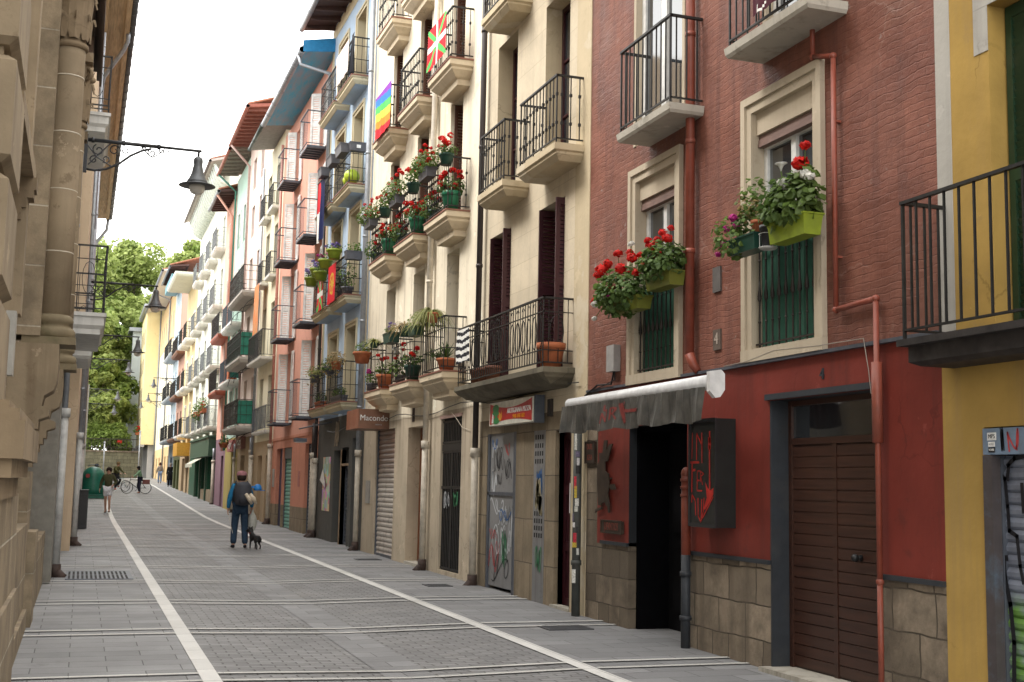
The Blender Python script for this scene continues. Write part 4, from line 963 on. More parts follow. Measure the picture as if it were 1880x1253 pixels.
s = MB(); s.poly([(XR-.03, 32.5, 2.05), (XR-.06, 32.0, 1.7), (XR-.04, 32.1, 1.55), (XR-.03, 32.9, 1.75)]); s.build('torn_paper', MATS['sticker_white'], bl)
fl = lambda ro, y0_, y1_, zz, **k: balcony(bl, XR, S, y0_, y1_, zz, .43, [(0, -.0), (0, -.05), (.03, -.07), (.03, -.12), (.1, -.2)], P_bcr, M['iron'], 'lattice', .95, .11, under=P_blu, top=tile_m)
for z in (3.6, 6.15, 8.85, 11.55):
    for (a, b_, _, _) in cols: fl(0, a, b_, z)
drainpipe(bl, 5.97, 27.78, .17, 14.5, r=.06, up=M['galv'], low=M['creampipe'], zj=2.4, rlow=.06); drainpipe(bl, 5.99, 33.35, .2, 9.5, r=.045, up=M['brownp'], low=M['creampipe'], zj=2.3, rlow=.065)
darkw = simple('dark_timber', (.06, .03, .025), .7)
eave(bl, XR, S, y0, y1+.1, 14.5, .85, darkw, M['galv'], 8, darkw)
# wall lamp and metal monogram
s = MB(); s.tube([(XR, 31.6, 3.25), (5.45, 32.9, 3.1)], .02, 6); s.box(5.35, 5.65, 32.8, 33.2, 2.75, 2.85); s.m(1).box(5.38, 5.62, 32.83, 33.17, 2.735, 2.751)
tag(recenter(s.build('flood_light', [M['iron_grey'], M['white']]), (XR, 32, 3.0)), 'small floodlight on an arm at the corner of the dark grey shopfront', 'floodlight')
s = MB()
for pts in ([(.0, 0), (.12, .6), (.24, 0)], [(.1, .1), (.1, .62), (.3, .5), (.1, .3), (.34, .0)], [(.3, .05), (.3, .6), (.45, .1), (.45, .65)]):
    s.tube([(XR-.05, 30.9-a, 2.6+b_) for a, b_ in pts], .014, 5)
tag(recenter(s.build('monogram', simple('tarnished_brass', (.25, .2, .14), .5, .5)), (XR-.05, 30.7, 2.6)), 'twisted metal monogram above the door of the dark grey shopfront', 'sign')

# ------------------------------------------------------------------ salmon house with light iron balconies
P_sal = plaster('salmon_render', (.66, .34, .26), .06, .18, (.4, .2, .15)); P_sal2 = plaster('orange_salmon_base', (.56, .25, .17), .06, .25, (.3, .12, .08))
m, nt, b = nodes('weathered_blue_boards'); p = pos(nt); n1 = noise_n(nt, mapping(nt, p, (3, .5, 3)), 2, 7, .65); lk(nt, mixc(nt, ramp(nt, n1, .35, .65), (.05, .42, .65), (.25, .34, .45)), b.inputs['Base Color']); b.inputs['Roughness'].default_value = .7
bluew = m
y0, y1 = 33.5, 42.0
bl = thing('town_house', 'salmon pink house with white shutters and a bright blue eave', 'house', (XR, 37.7, .23))
cols = [(33.95, 35.3, 34.15, 35.1), (38.3, 39.65, 38.5, 39.45)]
hs = []
for (_, _, a, b_) in cols:
    for (c, d) in ((3.5, 5.75), (6.15, 8.3), (8.63, 10.7), (11.2, 13.1)): hs.append((a, b_, c, d))
w = MB(); wallpanel(w, XR, S, y0, y1, 3.1, 13.6, hs, .2); shell(w, XR, S, y0, y1, -.4, 13.6); w.build('wall', [P_sal, M['dark']], bl)
gh = [(34.2, 35.5, -.2, 2.78), (37.9, 39.6, -.2, 2.75), (39.75, 41.0, -.2, 2.75)]
w = MB(); wallpanel(w, XR, S, y0, y1, .95, 3.1, gh, .3); w.box(XR-.02, XR+.02, y0, y1, 3.02, 3.1); w.build('shopfront_wall', [P_sal2, M['dark']], bl)
w = MB(); wallpanel(w, XR, S, y0, y1, -.4, .95, gh, .3); w.build('stone_base', [P_bst, M['dark']], bl)
rollshutter(bl, XR, S, 34.2, 35.5, .2, 2.78, M['galv'], .15, .1); rollshutter(bl, XR, S, 37.9, 39.6, .2, 2.4, simple('turquoise_shutter', (.12, .34, .28), .5, dirt=.3, dirtc=(.2, .2, .18)), .12, .11)
s = MB(); s.box(XR+.05, XR+.08, 37.9, 39.6, 2.4, 2.78); s.build('shutter_header', M['iron_grey'], bl)
s = MB(); s.box(XR+.12, XR+.16, 39.75, 41.0, .2, 2.75); s.build('door', simple('navy_paint', (.015, .02, .07), .45), bl)
s = MB(); s.box(XR-.01, XR+.01, 36.3, 36.6, 1.55, 2.0); s.build('notice', simple('notice_print', (.35, .12, .1), .6, var=.5, scale=30), bl); s = MB(); s.box(XR-.02, XR+.01, 41.3, 41.7, 1.5, 2.1); s.build('intercom', MATS['intercom_grey'], bl)
wsh = simple('white_shutter_paint', (.74, .74, .72), .5)
for h in hs:
    a, b_, c, d = h; casement(bl, XR, S, *h, M['white'], M['glass_l'], .14, 1, True, .06)
    louver(bl, XR-.01, b_+.0, c, d, .3, wsh, -60, t=.035, pitch=.07); louver(bl, XR-.03, a-.0, c, d, .46, wsh, 180+2, t=.035, pitch=.07)
def gratebalc(y0_, y1_, z):
    s = MB(); xf = XR-.56
    s.box(xf, xf+.04, y0_, y1_, z-.06, z); s.box(XR-.04, XR, y0_, y1_, z-.06, z)
    n = 5
    for i in range(n+1): y = y0_+(y1_-y0_-.04)*i/n; s.box(xf+.04, XR-.04, y, y+.04, z-.07, z)
    s.m(1); s.box(xf+.04, XR-.04, y0_+.04, y1_-.04, z-.03, z-.015)
    o = s.build('balcony', [M['iron_grey'], simple('grating_panel', (.2, .23, .26), .6)], bl)
    r_ = MB(); railing(r_, XR, S, y0_, y1_, z, .6, 1.02, .11, 'plain', .004, 2); r_.build('railing', simple('slate_blue_iron', (.06, .07, .09), .5), o)
for z in (3.5, 6.15, 8.63, 11.2):
    for (a, b_, _, _) in cols: gratebalc(a, b_, z)
eave(bl, XR, S, y0-.3, 40.95, 13.75, .85, bluew, M['galv'], 0, slope=.1, gr=.09)
s = MB(); s.poly([(XR-.9, y0-.33, 13.62), (XR+.1, y0-.33, 13.75), (XR+.1, y0-.33, 14.15), (XR-.9, y0-.33, 13.95)]); s.poly([(XR-.9, y0-.31, 13.62), (XR+.1, y0-.31, 13.75), (XR+.1, y0-.31, 14.15), (XR-.9, y0-.31, 13.95)]); s.build('eave_board', simple('bright_blue_paint', (.02, .2, .42), .5), bl)
s = MB(); s.tube([(XR-.95, 33.6, 13.65), (XR-.9, 33.5, 13.35), (XR-.1, 33.38, 13.15), (XR-.06, 33.38, 12.6), (XR-.06, 33.38, 9.5)], .055, 8); s.build('drainpipe', M['galv'], bl)
drainpipe(bl, 5.98, 41.9, .25, 13.3, r=.05, up=simple('salmon_pipe', (.45, .22, .17), .5), low=M['creampipe'], zj=2.9, rlow=.07); drainpipe(bl, 5.98, 33.65, .2, 3.3, r=.05, up=M['brownp'], low=M['creampipe'], zj=2.45, rlow=.07)

# ------------------------------------------------------------------ the houses beyond
def house(label, X, y0, y1, zt, wallm, floors, cols_, basem, gh, zg, winm=None, depth=.25, base2=None, trim=None, zbase=None):
    bl = thing('town_house', label, 'house', (X, (y0+y1)/2, G((y0+y1)/2)))
    hs = [(a, b_, c, d) for (a, b_) in cols_ for (c, d) in floors]
    w = MB(); wallpanel(w, X, S, y0, y1, zg, zt, hs, depth); shell(w, X, S, y0, y1, -.4, zt); w.build('wall', [wallm, M['dark']], bl)
    w = MB(); wallpanel(w, X, S, y0, y1, -.4, zg, [(g[0], g[1], g[2], g[3]) for g in gh], .3); w.build('shopfront_wall', [basem, M['dark']], bl)
    for h in hs:
        casement(bl, X, S, *h, winm or M['white'], M['glass'], depth-.04, 1, True, .07)
        if trim: surround(bl, X, h, .12, .02, False, trim)
    for g in gh:
        if len(g) > 4: opening_fill(bl, X, S, *g[:4], g[4], g[5] if len(g) > 5 else None, .3)
    return bl, hs
FL = [(3.7, 5.7), (6.3, 8.3), (8.9, 10.8), (11.4, 13.1)]
# pale yellow
P_pye = plaster('pale_yellow_render', (.74, .69, .52), .05, .15); P_tan = plaster('tan_render', (.4, .3, .19), .08, .35, (.2, .15, .1))
bl, hs = house('narrow pale yellow house with white balcony slabs and a grey board eave', XR, 42.0, 46.7, 13.9, P_pye, [(3.6, 5.4), (6.0, 8.0), (8.9, 10.8), (11.3, 13.0)], [(42.9, 43.8), (45.0, 45.9)], P_tan, [(42.5, 43.6, -.2, 2.6, 'door', P_tan), (44.5, 45.6, -.2, 2.6, 'door', P_tan)], 3.1, simple('bluish_frame', (.1, .16, .18), .5))
balcony(bl, XR, S, 42.8, 46.5, 6.0, .45, PROF_SLAB, M['white'], M['iron'], 'plain', .95, .11)
for (a, b_, z) in ((42.7, 44.0, 8.9), (44.8, 46.1, 8.9), (42.7, 44.0, 11.35), (44.8, 46.1, 11.35)): balcony(bl, XR, S, a, b_, z, .28, PROF_SLAB, M['white'], M['iron'], 'plain', .8, .11)
balcony(bl, XR, S, 42.7, 46.1, 3.45, .22, PROF_SLAB, M['white'], M['iron_grey'], 'plain', .85, .12)
eave(bl, XR, S, 41.2, 45.2, 14.0, .8, simple('grey_boards', (.25, .24, .24), .8), simple('dark_green_gutter', (.05, .07, .065), .5), 0)
w = MB(); w.box(XR-.01, XR+.1, 42.0, 42.02, 0, .1); drainpipe(bl, 5.98, 46.6, .27, 13.6, r=.05, zj=2.6, rlow=.06)
# pinkish white
P_piw = plaster('pinkish_white_render', (.74, .62, .56), .05, .18)
bl, hs = house('pinkish white house with wide balconies on curved iron brackets and a red brown eave', XR, 46.7, 51.9, 15.8, P_piw, [(3.75, 5.7), (6.35, 8.3), (8.9, 10.7), (11.6, 12.9), (13.6, 14.9)], [(47.5, 48.4), (49.8, 50.7)], P_tan, [(47.3, 48.3, -.2, 2.7, 'roll'), (49.5, 50.8, -.2, 2.7, 'door')], 3.4, simple('pale_frame', (.4, .36, .34), .5))
for z, gr_ in ((3.75, 1), (6.35, 1), (8.9, 0)):
    o = balcony(bl, XR, S, 46.9, 51.6, z, .7, PROF_FLAT, plaster('grey_white_slab', (.5, .47, .43), .06, .3), M['iron_old'], 'lattice', .98, .12)
    if gr_:
        s = MB(); s.box(XR-.63, XR-.05, 46.975, 46.985, z+.06, z+.95); s.box(XR-.64, XR-.63, 47.0, 51.5, z+.06, z+.9) if z > 6 else s.box(XR-.64, XR-.63, 47.0, 47.3, z+.06, z+.9); s.build('screen', simple('green_screen_cloth', (.02, .19, .13), .6), o)
    for y in (47.2, 49.2, 51.2):
        s = MB(); s.tube([(XR-.6*math.cos(a), y, z-.85+.62*math.sin(a)+.0) for a in [math.pi/2*k/6 for k in range(7)]][::-1], .012, 5); s.build('bracket', M['iron'], o)
redw = simple('red_brown_timber', (.26, .085, .06), .7); eave(bl, XR, S, 46.0, 51.9, 15.9, .85, redw, simple('red_brown_gutter', (.3, .12, .09), .6), 11, simple('rafter_red', (.2, .08, .06), .7))
s = MB(); s.tube([(XR-.9, 51.4, 15.7), (XR-.3, 51.5, 15.1), (XR-.08, 51.6, 14.9), (XR-.08, 51.6, 3)], .05, 8); s.build('drainpipe', simple('pinkish_pipe', (.45, .33, .3), .5), bl)
drainpipe(bl, 5.98, 46.95, .27, 3.3, r=.05, zj=2.8, rlow=.06)
# green
P_gre = plaster('soft_green_render', (.36, .5, .43), .05, .15); P_olv = plaster('mustard_render', (.32, .26, .09), .08, .3)
bl, hs = house('soft green house with white window frames and small curved white balconies', XR, 51.9, 56.6, 15.4, P_gre, [(4.0, 5.6), (6.5, 8.3), (9.2, 10.9), (12.0, 13.6)], [(52.6, 53.5), (54.7, 55.6)], P_olv, [(52.6, 54.0, -.2, 2.7, 'door', simple('dark_oxblood', (.05, .015, .015), .5))], 3.5, M['white'], trim=M['white'])
for z in (5.9, 8.35):
    for (a, b_) in ((52.2, 53.9), (54.2, 56.1)): 
        o = balcony(bl, XR, S, a, b_, z, .5, PROF_FLAT, M['white'], M['iron_grey'], 'plain', .95, .11)
        if z < 6: s = MB(); s.box(XR-.43, XR-.05, a+.075, a+.085, z+.06, z+.93); s.build('screen', simple('teal_screen_cloth', (.02, .15, .12), .6), o)
eave(bl, XR, S, 51.9, 56.7, 15.75, .85, simple('brown_grey_boards', (.2, .17, .14), .8), simple('red_brown_gutter', (.3, .12, .09), .6), 7)
s = MB(); s.tube([(XR-.9, 56.4, 15.6), (XR-.3, 56.5, 15.1), (XR-.08, 56.5, 14.9), (XR-.08, 56.5, 3)], .045, 8); s.build('drainpipe', simple('green_pipe', (.06, .2, .15), .5), bl); drainpipe(bl, 5.98, 52.1, .3, 3.2, r=.05, zj=2.6, rlow=.06)
# orange with red slabs
P_ora = plaster('orange_pink_render', (.66, .38, .3), .05, .15); P_mau = plaster('mauve_render', (.2, .12, .15), .06, .25)
bl, hs = house('orange pink house with red balcony slabs and a mauve shopfront', XR, 56.6, 60.8, 14.9, P_ora, [(3.9, 5.7), (6.5, 8.3), (9.3, 11), (12.2, 13.7)], [(57.6, 58.8)], P_mau, [(57.2, 58.2, -.2, 2.8, 'door', P_mau)], 3.6, M['white'], trim=simple('pale_pink_trim', (.62, .5, .45), .6))
rsl = simple('red_slab_paint', (.35, .1, .06), .6)
for z in (5.75, 8.35): balcony(bl, XR, S, 56.9, 60.4, z, .55, PROF_FLAT, rsl, M['iron'], 'plain', .98, .1)
eave(bl, XR, S, 56.5, 60.8, 14.95, .8, simple('dark_brown_boards', (.07, .035, .03), .7), M['galv'], 9)
s = MB(); s.tube([(XR-.85, 57, 14.8), (XR-.1, 57.3, 13.9), (XR-.08, 57.3, 3)], .06, 8); s.build('drainpipe', P_ora, bl); drainpipe(bl, 5.98, 60.7, .4, 3.2, r=.05, zj=2.6, rlow=.07)
# tall pale house with green shop
P_pal = plaster('pale_mint_render', (.66, .68, .6), .05, .15); dgs = simple('shop_green_paint', (.01, .07, .035), .4)
X2 = 6.15
cl = [(62.0, 63.1), (65.6, 66.7), (69.4, 70.5), (73.2, 74.3)]
bl, hs = house('tall pale mint house with ornate white balconies above the green shopfront', X2, 60.8, 76.5, 17.3, P_pal, [(4.3, 6.5), (7.3, 9.4), (10.3, 12.3), (13.2, 15)], cl, dgs, [(62.5, 65.2, .3, 2.9, 'window', dgs), (66.0, 68.5, .3, 2.9, 'window', dgs), (69.3, 71.6, .3, 2.9, 'window', dgs)], 3.9, M['white'])
for z in (4.3, 7.3, 10.3, 13.2):
    for (a, b_) in cl: balcony(bl, X2, S, a-.6, b_+.6, z, .5, PROF_FLAT, simple('white_stone', (.6, .58, .53), .7), simple('old_silver_iron', (.16, .17, .18), .5), 'ornate', 1.0, .13)
eave(bl, X2, S, 60.9, 76.5, 17.6, .95, simple('pale_grey_soffit', (.4, .37, .34), .7), simple('grey_brown_gutter', (.15, .13, .12), .6), 0, slope=.25)
s = MB()
for i in range(22): y = 61.2+i*.7; s.tube([(X2, y, 16.3), (X2-.35, y, 16.5), (X2-.55, y, 16.9), (X2-.75, y, 17.3)], [.1, .13, .12, .06], 6)
s.build('cornice_brackets', simple('mint_white', (.6, .66, .6), .6), bl)
s = MB(); s.box(X2-.35, X2, 61.5, 71.8, 2.95, 3.75); s.box(X2-.42, X2, 61.4, 71.9, 3.75, 3.85); s.box(X2-.38, X2, 61.4, 71.9, 2.85, 2.95)
for y in (61.6, 65.5, 68.8, 71.7): s.box(X2-.1, X2, y-.15, y+.15, .4, 2.9)
s.build('shop_fascia', simple('bottle_green_fascia', (.04, .08, .05), .5), bl)
s = MB(); s.box(X2-.02, X2+.1, 62.3, 68.4, .3, 1.2); s.build('stone_base', P_bst, bl)
# ochre house
P_och = plaster('ochre_render', (.62, .5, .28), .06, .2); cl = [(77.6, 78.6), (81.2, 82.2)]
bl, hs = house('ochre house with plain white balcony slabs', X2, 76.5, 84.5, 14.2, P_och, [(4.4, 6.3), (7.3, 9.2), (10.2, 12)], cl, P_tan, [(77.5, 79, .4, 3), (80.5, 82.5, .4, 3)], 3.9, M['white'], trim=M['white'])
for z in (4.4, 7.3, 10.3):
    for (a, b_) in cl: balcony(bl, X2, S, a-.8, b_+.8, z, .6, PROF_FLAT, M['white'], M['iron'], 'plain', 1.0, .12)
s = MB(); s.box(X2-.75, X2, 77.0, 80.5, 3.1, 3.9); s.build('yellow_sign', simple('ochre_sign', (.5, .26, .03), .5), bl)
s = MB(); s.loft(X2, S, 76.7, 84.4, 14.2, 1.4, [(0, .15), (0, 0), (.1, -.1)]); s.build('roof_terrace', P_pal, bl)
# brown and pink one
P_pnk = plaster('faded_pink_render', (.4, .24, .18), .06, .25)
bl, hs = house('faded pink brown house with dark balconies between the ochre and the blue tiled house', X2, 84.5, 90.5, 15.5, P_pnk, [(4.4, 6.3), (7.3, 9.2), (10.2, 12)], [(85.5, 86.4), (88.2, 89.1)], simple('olive_green_shop', (.06, .07, .02), .5), [(85, 86.5, .4, 3), (87.5, 89.5, .4, 3)], 3.9, M['iron'])
for z in (4.4, 7.3, 10.3): balcony(bl, X2, S, 84.8, 90.0, z, .55, PROF_FLAT, simple('brown_slab', (.2, .1, .06), .7), M['iron'], 'plain', 1.0, .1)
# blue tiled house with bay
X3 = 6.35
m, nt, b = nodes('blue_white_tiles'); p = pos(nt); n1 = noise_n(nt, p, 2.2, 3, .7); lk(nt, mixc(nt, ramp(nt, n1, .48, .52), (.36, .48, .6), (.6, .66, .7)), b.inputs['Base Color']); b.inputs['Roughness'].default_value = .35
bl, hs = house('house faced in pale blue and white tiles with dark curved balconies', X3, 90.5, 99.5, 16.5, m, [(4.6, 6.6), (7.7, 9.7), (10.8, 12.8)], [(92, 93), (95, 96), (97.6, 98.5)], simple('blue_grey_shop', (.1, .13, .16), .5), [(91.5, 93.5, .5, 3.3), (95, 97, .5, 3.3)], 4.2, M['white'])
for z in (4.5, 7.6, 10.8):
    for (a, b_) in ((91.3, 93.8), (94.3, 96.8), (97.0, 99.2)): balcony(bl, X3, S, a, b_, z, .75, PROF_FLAT, simple('grey_tile_slab', (.35, .38, .4), .6), M['iron'], 'ornate', 1.05, .12)
s = MB(); s.box(X3-.95, X3-.1, 91.0, 98.5, 15.9, 16.5); s.build('bay_cornice', simple('teal_cornice', (.1, .25, .3), .5), bl)
eave(bl, X3, S, 90.3, 99.5, 17.0, 1.1, darkw, M['galv'], 12)
# long cream and orange building bending away
P_lor = plaster('light_orange_render', (.66, .48, .26), .05, .12); P_lcr = plaster('light_cream_render', (.74, .68, .54), .05, .12)
X4 = 6.75; cl = [(101+3.1*i, 101.9+3.1*i) for i in range(8)]
bl, hs = house('long cream and orange apartment house with a deep white eave near the street end', X4, 99.5, 126, 17.6, P_lcr, [(5.4, 7.1), (8.2, 9.9), (11.0, 12.7)], cl, P_lor, [(101+4.1*i, 102.6+4.1*i, 1.0, 3.6) for i in range(6)], 4.4, simple('taupe_frame', (.2, .17, .14), .6))  # one even grey brown for the frames and the flat window boxes
w = MB(); w.box(X4-.03, X4, 99.5, 126, 13.6, 17.6); w.build('upper_band', P_lor, bl)
for (a, b_) in cl: s = MB(); s.box(X4-.035, X4-.031, a, b_, 14.4, 16.0); s.build('window', MATS['taupe_frame'], bl)
eave(bl, X4, S, 99.3, 126, 18.3, 1.5, simple('white_soffit', (.66, .62, .56), .7), M['galv'], 0, slope=.3, gr=.1)
s = MB(); s.tube([(X4-.1, 112, 1.4), (X4-.1, 112, 17.5), (X4-1.4, 112.6, 18.1)], .07, 8); s.build('drainpipe', M['galv'], bl)
# yellow corner block projecting into the street
P_ylw = plaster('bright_yellow_render', (.78, .66, .36), .04, .1); P_ws = plaster('white_shop_render', (.55, .53, .5), .05, .2)
bl = thing('apartment_block', 'smooth yellow corner block overhanging its white ground floor at the end of the street', 'apartment block', (6, 128, 1.7))
s = MB(); s.box(5.35, 12, 126.2, 137, 5.0, 18.5); s.build('wall', P_ylw, bl)
s = MB(); s.box(6.1, 12, 126.8, 137, 1.4, 5.0); s.build('ground_floor', P_ws, bl)
s = MB(); s.box(5.0, 12, 125.6, 137.4, 18.5, 18.9); s.build('eave', M['galv'], bl); s = MB(); s.box(5.3, 5.7, 126.1, 137, 4.75, 5.0); s.build('overhang', simple('grey_soffit_paint', (.35, .33, .3), .7), bl)
for z in (6.2, 9.2, 12.2, 15.2):
    for y in (128.5, 131.5, 134.5): s = MB(); s.box(5.33, 5.36, y, y+1.1, z, z+1.5); s.build('window', MATS['taupe_frame'], bl)
for z in (1.6,):
    for x in (6.6, 8.2): s = MB(); s.box(x, x+1, 126.78, 126.81, 1.8, 4); s.build('window', M['glass'], bl)
s = MB(); s.tube([(6.66, 126.1, 1.6), (6.66, 126.1, 18.4)], .07, 8); s.build('drainpipe', M['galv'], bl)
bl = thing('apartment_block', 'pale blue white block seen behind the yellow corner block', 'apartment block', (5, 142, 1.7))
s = MB(); s.box(4.5, 10, 139, 146, 4.9, 17.6); s.build('wall', plaster('blue_white_render', (.6, .66, .68), .04, .1), bl); s = MB(); s.box(4.1, 10, 138.6, 146, 17.6, 18.0); s.build('eave', M['galv'], bl); s = MB(); s.box(5.2, 10, 139.5, 146, 1.4, 4.9); s.build('ground_floor', P_ws, bl)
for z in (6.2, 9.2, 12.2, 15.0):
    s = MB(); s.box(4.47, 4.51, 141, 142.2, z, z+1.5); s.build('window', MATS['taupe_frame'], bl)

# small shop signs, a shop awning and the service cable of the far right side
for (y_, w_, zz, col, lab) in ((49.4, 1.5, 2.95, (.22, .1, .08), 'faded brown red signboard over the tan doorway of the pinkish white house'), (52.4, 1.9, 2.9, (.4, .13, .13), 'pink red signboard over the mustard coloured shopfront of the green house')):
    t = thing('signboard', lab, 'sign', (5.95, y_+w_/2, zz)); s = MB(); s.box(5.9, XR, y_, y_+w_, zz, zz+.48); s.build('board', simple('board_%d' % int(y_), col, .5, dirt=.3), t)
    s = MB(); scribble(s, 5.895, y_+w_/2, zz+.24, w_*.6, .2, int(y_), .04, loops=3); s.build('lettering', M['white'], t)
t = thing('shop_awning', 'cream striped awning over the green shopfront', 'awning', (5.7, 67, 2.5))
for i in range(12): 
    y_ = 65.2+.35*i; s = MB() if i == 0 else s; s.m(i % 2); s.poly([(6.1, y_, 2.95), (6.1, y_+.35, 2.95), (5.35, y_+.35, 2.5), (5.35, y_, 2.5)]); s.poly([(5.35, y_, 2.5), (5.35, y_+.35, 2.5), (5.35, y_+.35, 2.32), (5.35, y_, 2.32)])
s.build('canvas', [simple('cream_canvas', (.55, .52, .42), .8), simple('grey_canvas', (.35, .36, .3), .8)], t)
s = MB(); pts = []
for i in range(60):
    y_ = 14.7+i*.75; pts.append((6.03, y_, 3.05+.05*math.sin(i*1.1)-.04*abs(math.sin(i*.5))))
s.tube(pts[:24], .008, 5); tag(recenter(s.build('service_cable', M['black']), (6.03, 20, 3)), 'thin black service cable clipped along the cream and beige house fronts', 'cable')
# ------------------------------------------------------------------ LEFT SIDE
P_pal1 = blocks('palace_sandstone', (.3, .235, .155), 1.6, .66, (.5, .45, .36), .009, .22, .6, dirt=.8, rough=.8, wob=.004)
P_pal2 = plaster('palace_sandstone_plain', (.295, .232, .155), .2, .8, (.15, .11, .07))
P_pald = plaster('palace_stone_dark', (.22, .165, .105), .16, .6, (.08, .06, .04))
bl = thing('stone_palace', 'brown sandstone palace front with engaged columns and rusticated blocks on the left', 'palace', (-.9, 10, .05))
s = MB(); s.box(-6, -.8, 2, 19.6, -.3, 12); s.build('wall', P_pal1, bl)
# rusticated pier: chamfered blocks
s = MB(); z = 2.0
while z < 6.5:
    h = .64; c = .035
    for (x0, x1, y0_, y1_, z0_, z1_) in ((-1.0, -.52, 6.88, 7.68, z-.01, z+.07),): s.box(x0, x1, y0_, y1_, z0_, z1_)
    zz0, zz1 = z+.06, z+h
    ring = lambda ins, zz: [(-1.0, 6.8+ins, zz), (-.445-ins, 6.8+ins, zz), (-.445-ins, 7.75-ins, zz), (-1.0, 7.75-ins, zz)]
    R_ = [ring(.045, zz0), ring(0, zz0+c), ring(0, zz1-c), ring(.045, zz1)]
    for a, b_ in zip(R_, R_[1:]):
        for k in range(3): s.poly([a[k], a[k+1], b_[k+1], b_[k]])
    s.poly(R_[-1]); s.poly(R_[0][::-1]); z += h
s.box(-1, -.445, 6.8, 7.75, 6.5, 12); s.build('rusticated_pier', P_pal2, bl)
# ledge and plinth below it
s = MB()
s.box(-1.0, -.26, 6.2, 8.2, 1.78, 1.96); s.box(-1.0, -.29, 6.25, 8.15, 1.96, 2.02); s.box(-1.0, -.34, 6.3, 8.1, 2.02, 2.06); s.box(-1.0, -.31, 6.25, 8.15, 1.69, 1.78); s.box(-1.0, -.36, 6.3, 8.1, 1.58, 1.69); s.build('ledge', P_pald, bl)
s = MB(); s.box(-1.0, -.385, 6.4, 8.95, .95, 1.58); s.box(-1.0, -.36, 6.3, 9.0, .3, .95); s.box(-1, -.3, 6.2, 9.0, -.2, .3)
s.build('plinth', P_pal1, bl)
s = MB(); s.box(-1.0, -.5, 8.95, 14.2, -.2, 1.2); s.box(-1., -.46, 8.95, 14.2, -.2, .3); s.build('plinth', P_pal1, bl)
# window between, with arched head and bracketed sill
s = MB(); s.box(-.98, -.62, 9.4, 9.7, 3.2, 7.0); s.box(-.98, -.62, 12.2, 12.5, 3.2, 7.0); s.box(-.98, -.58, 9.3, 12.6, 4.5, 4.66)
for k in range(9):
    a0, a1 = math.pi*k/9, math.pi*(k+1)/9; yc = 10.95
    P0 = [(yc-1.55*math.cos(a), 7.0+1.3*math.sin(a)) for a in (a0, a1)]; P1 = [(yc-1.25*math.cos(a), 7.0+1.0*math.sin(a)) for a in (a0, a1)]
    s.poly([(-.62, *P0[0]), (-.62, *P0[1]), (-.62, *P1[1]), (-.62, *P1[0])]); s.poly([(-.62, *P1[0]), (-.62, *P1[1]), (-.9, *P1[1]), (-.9, *P1[0])])
o = s.build('window_surround', P_pal2, bl); s = MB(); s.box(-.93, -.895, 9.7, 12.2, 3.22, 7.9); s.build('window', M['dark'], bl)
s = MB()
for y in (9.5, 12.3):
    s = MB()
    for i, (p_, zz) in enumerate([(.3, 4.5), (.28, 4.42), (.22, 4.32), (.18, 4.2), (.12, 4.1), (.08, 4.0)]): s.box(-.9, -.85+p_, y-.12-.003*i, y+.12+.003*i, zz-.12+.002*i, zz+.001*i)
    s.build('sill_bracket', P_pald, bl)
s = MB(); s.box(-.68, -.6, 11.2, 11.4, 2.55, 3.1); s.build('junction_box', simple('pale_grey_box2', (.32, .31, .28), .5), bl)
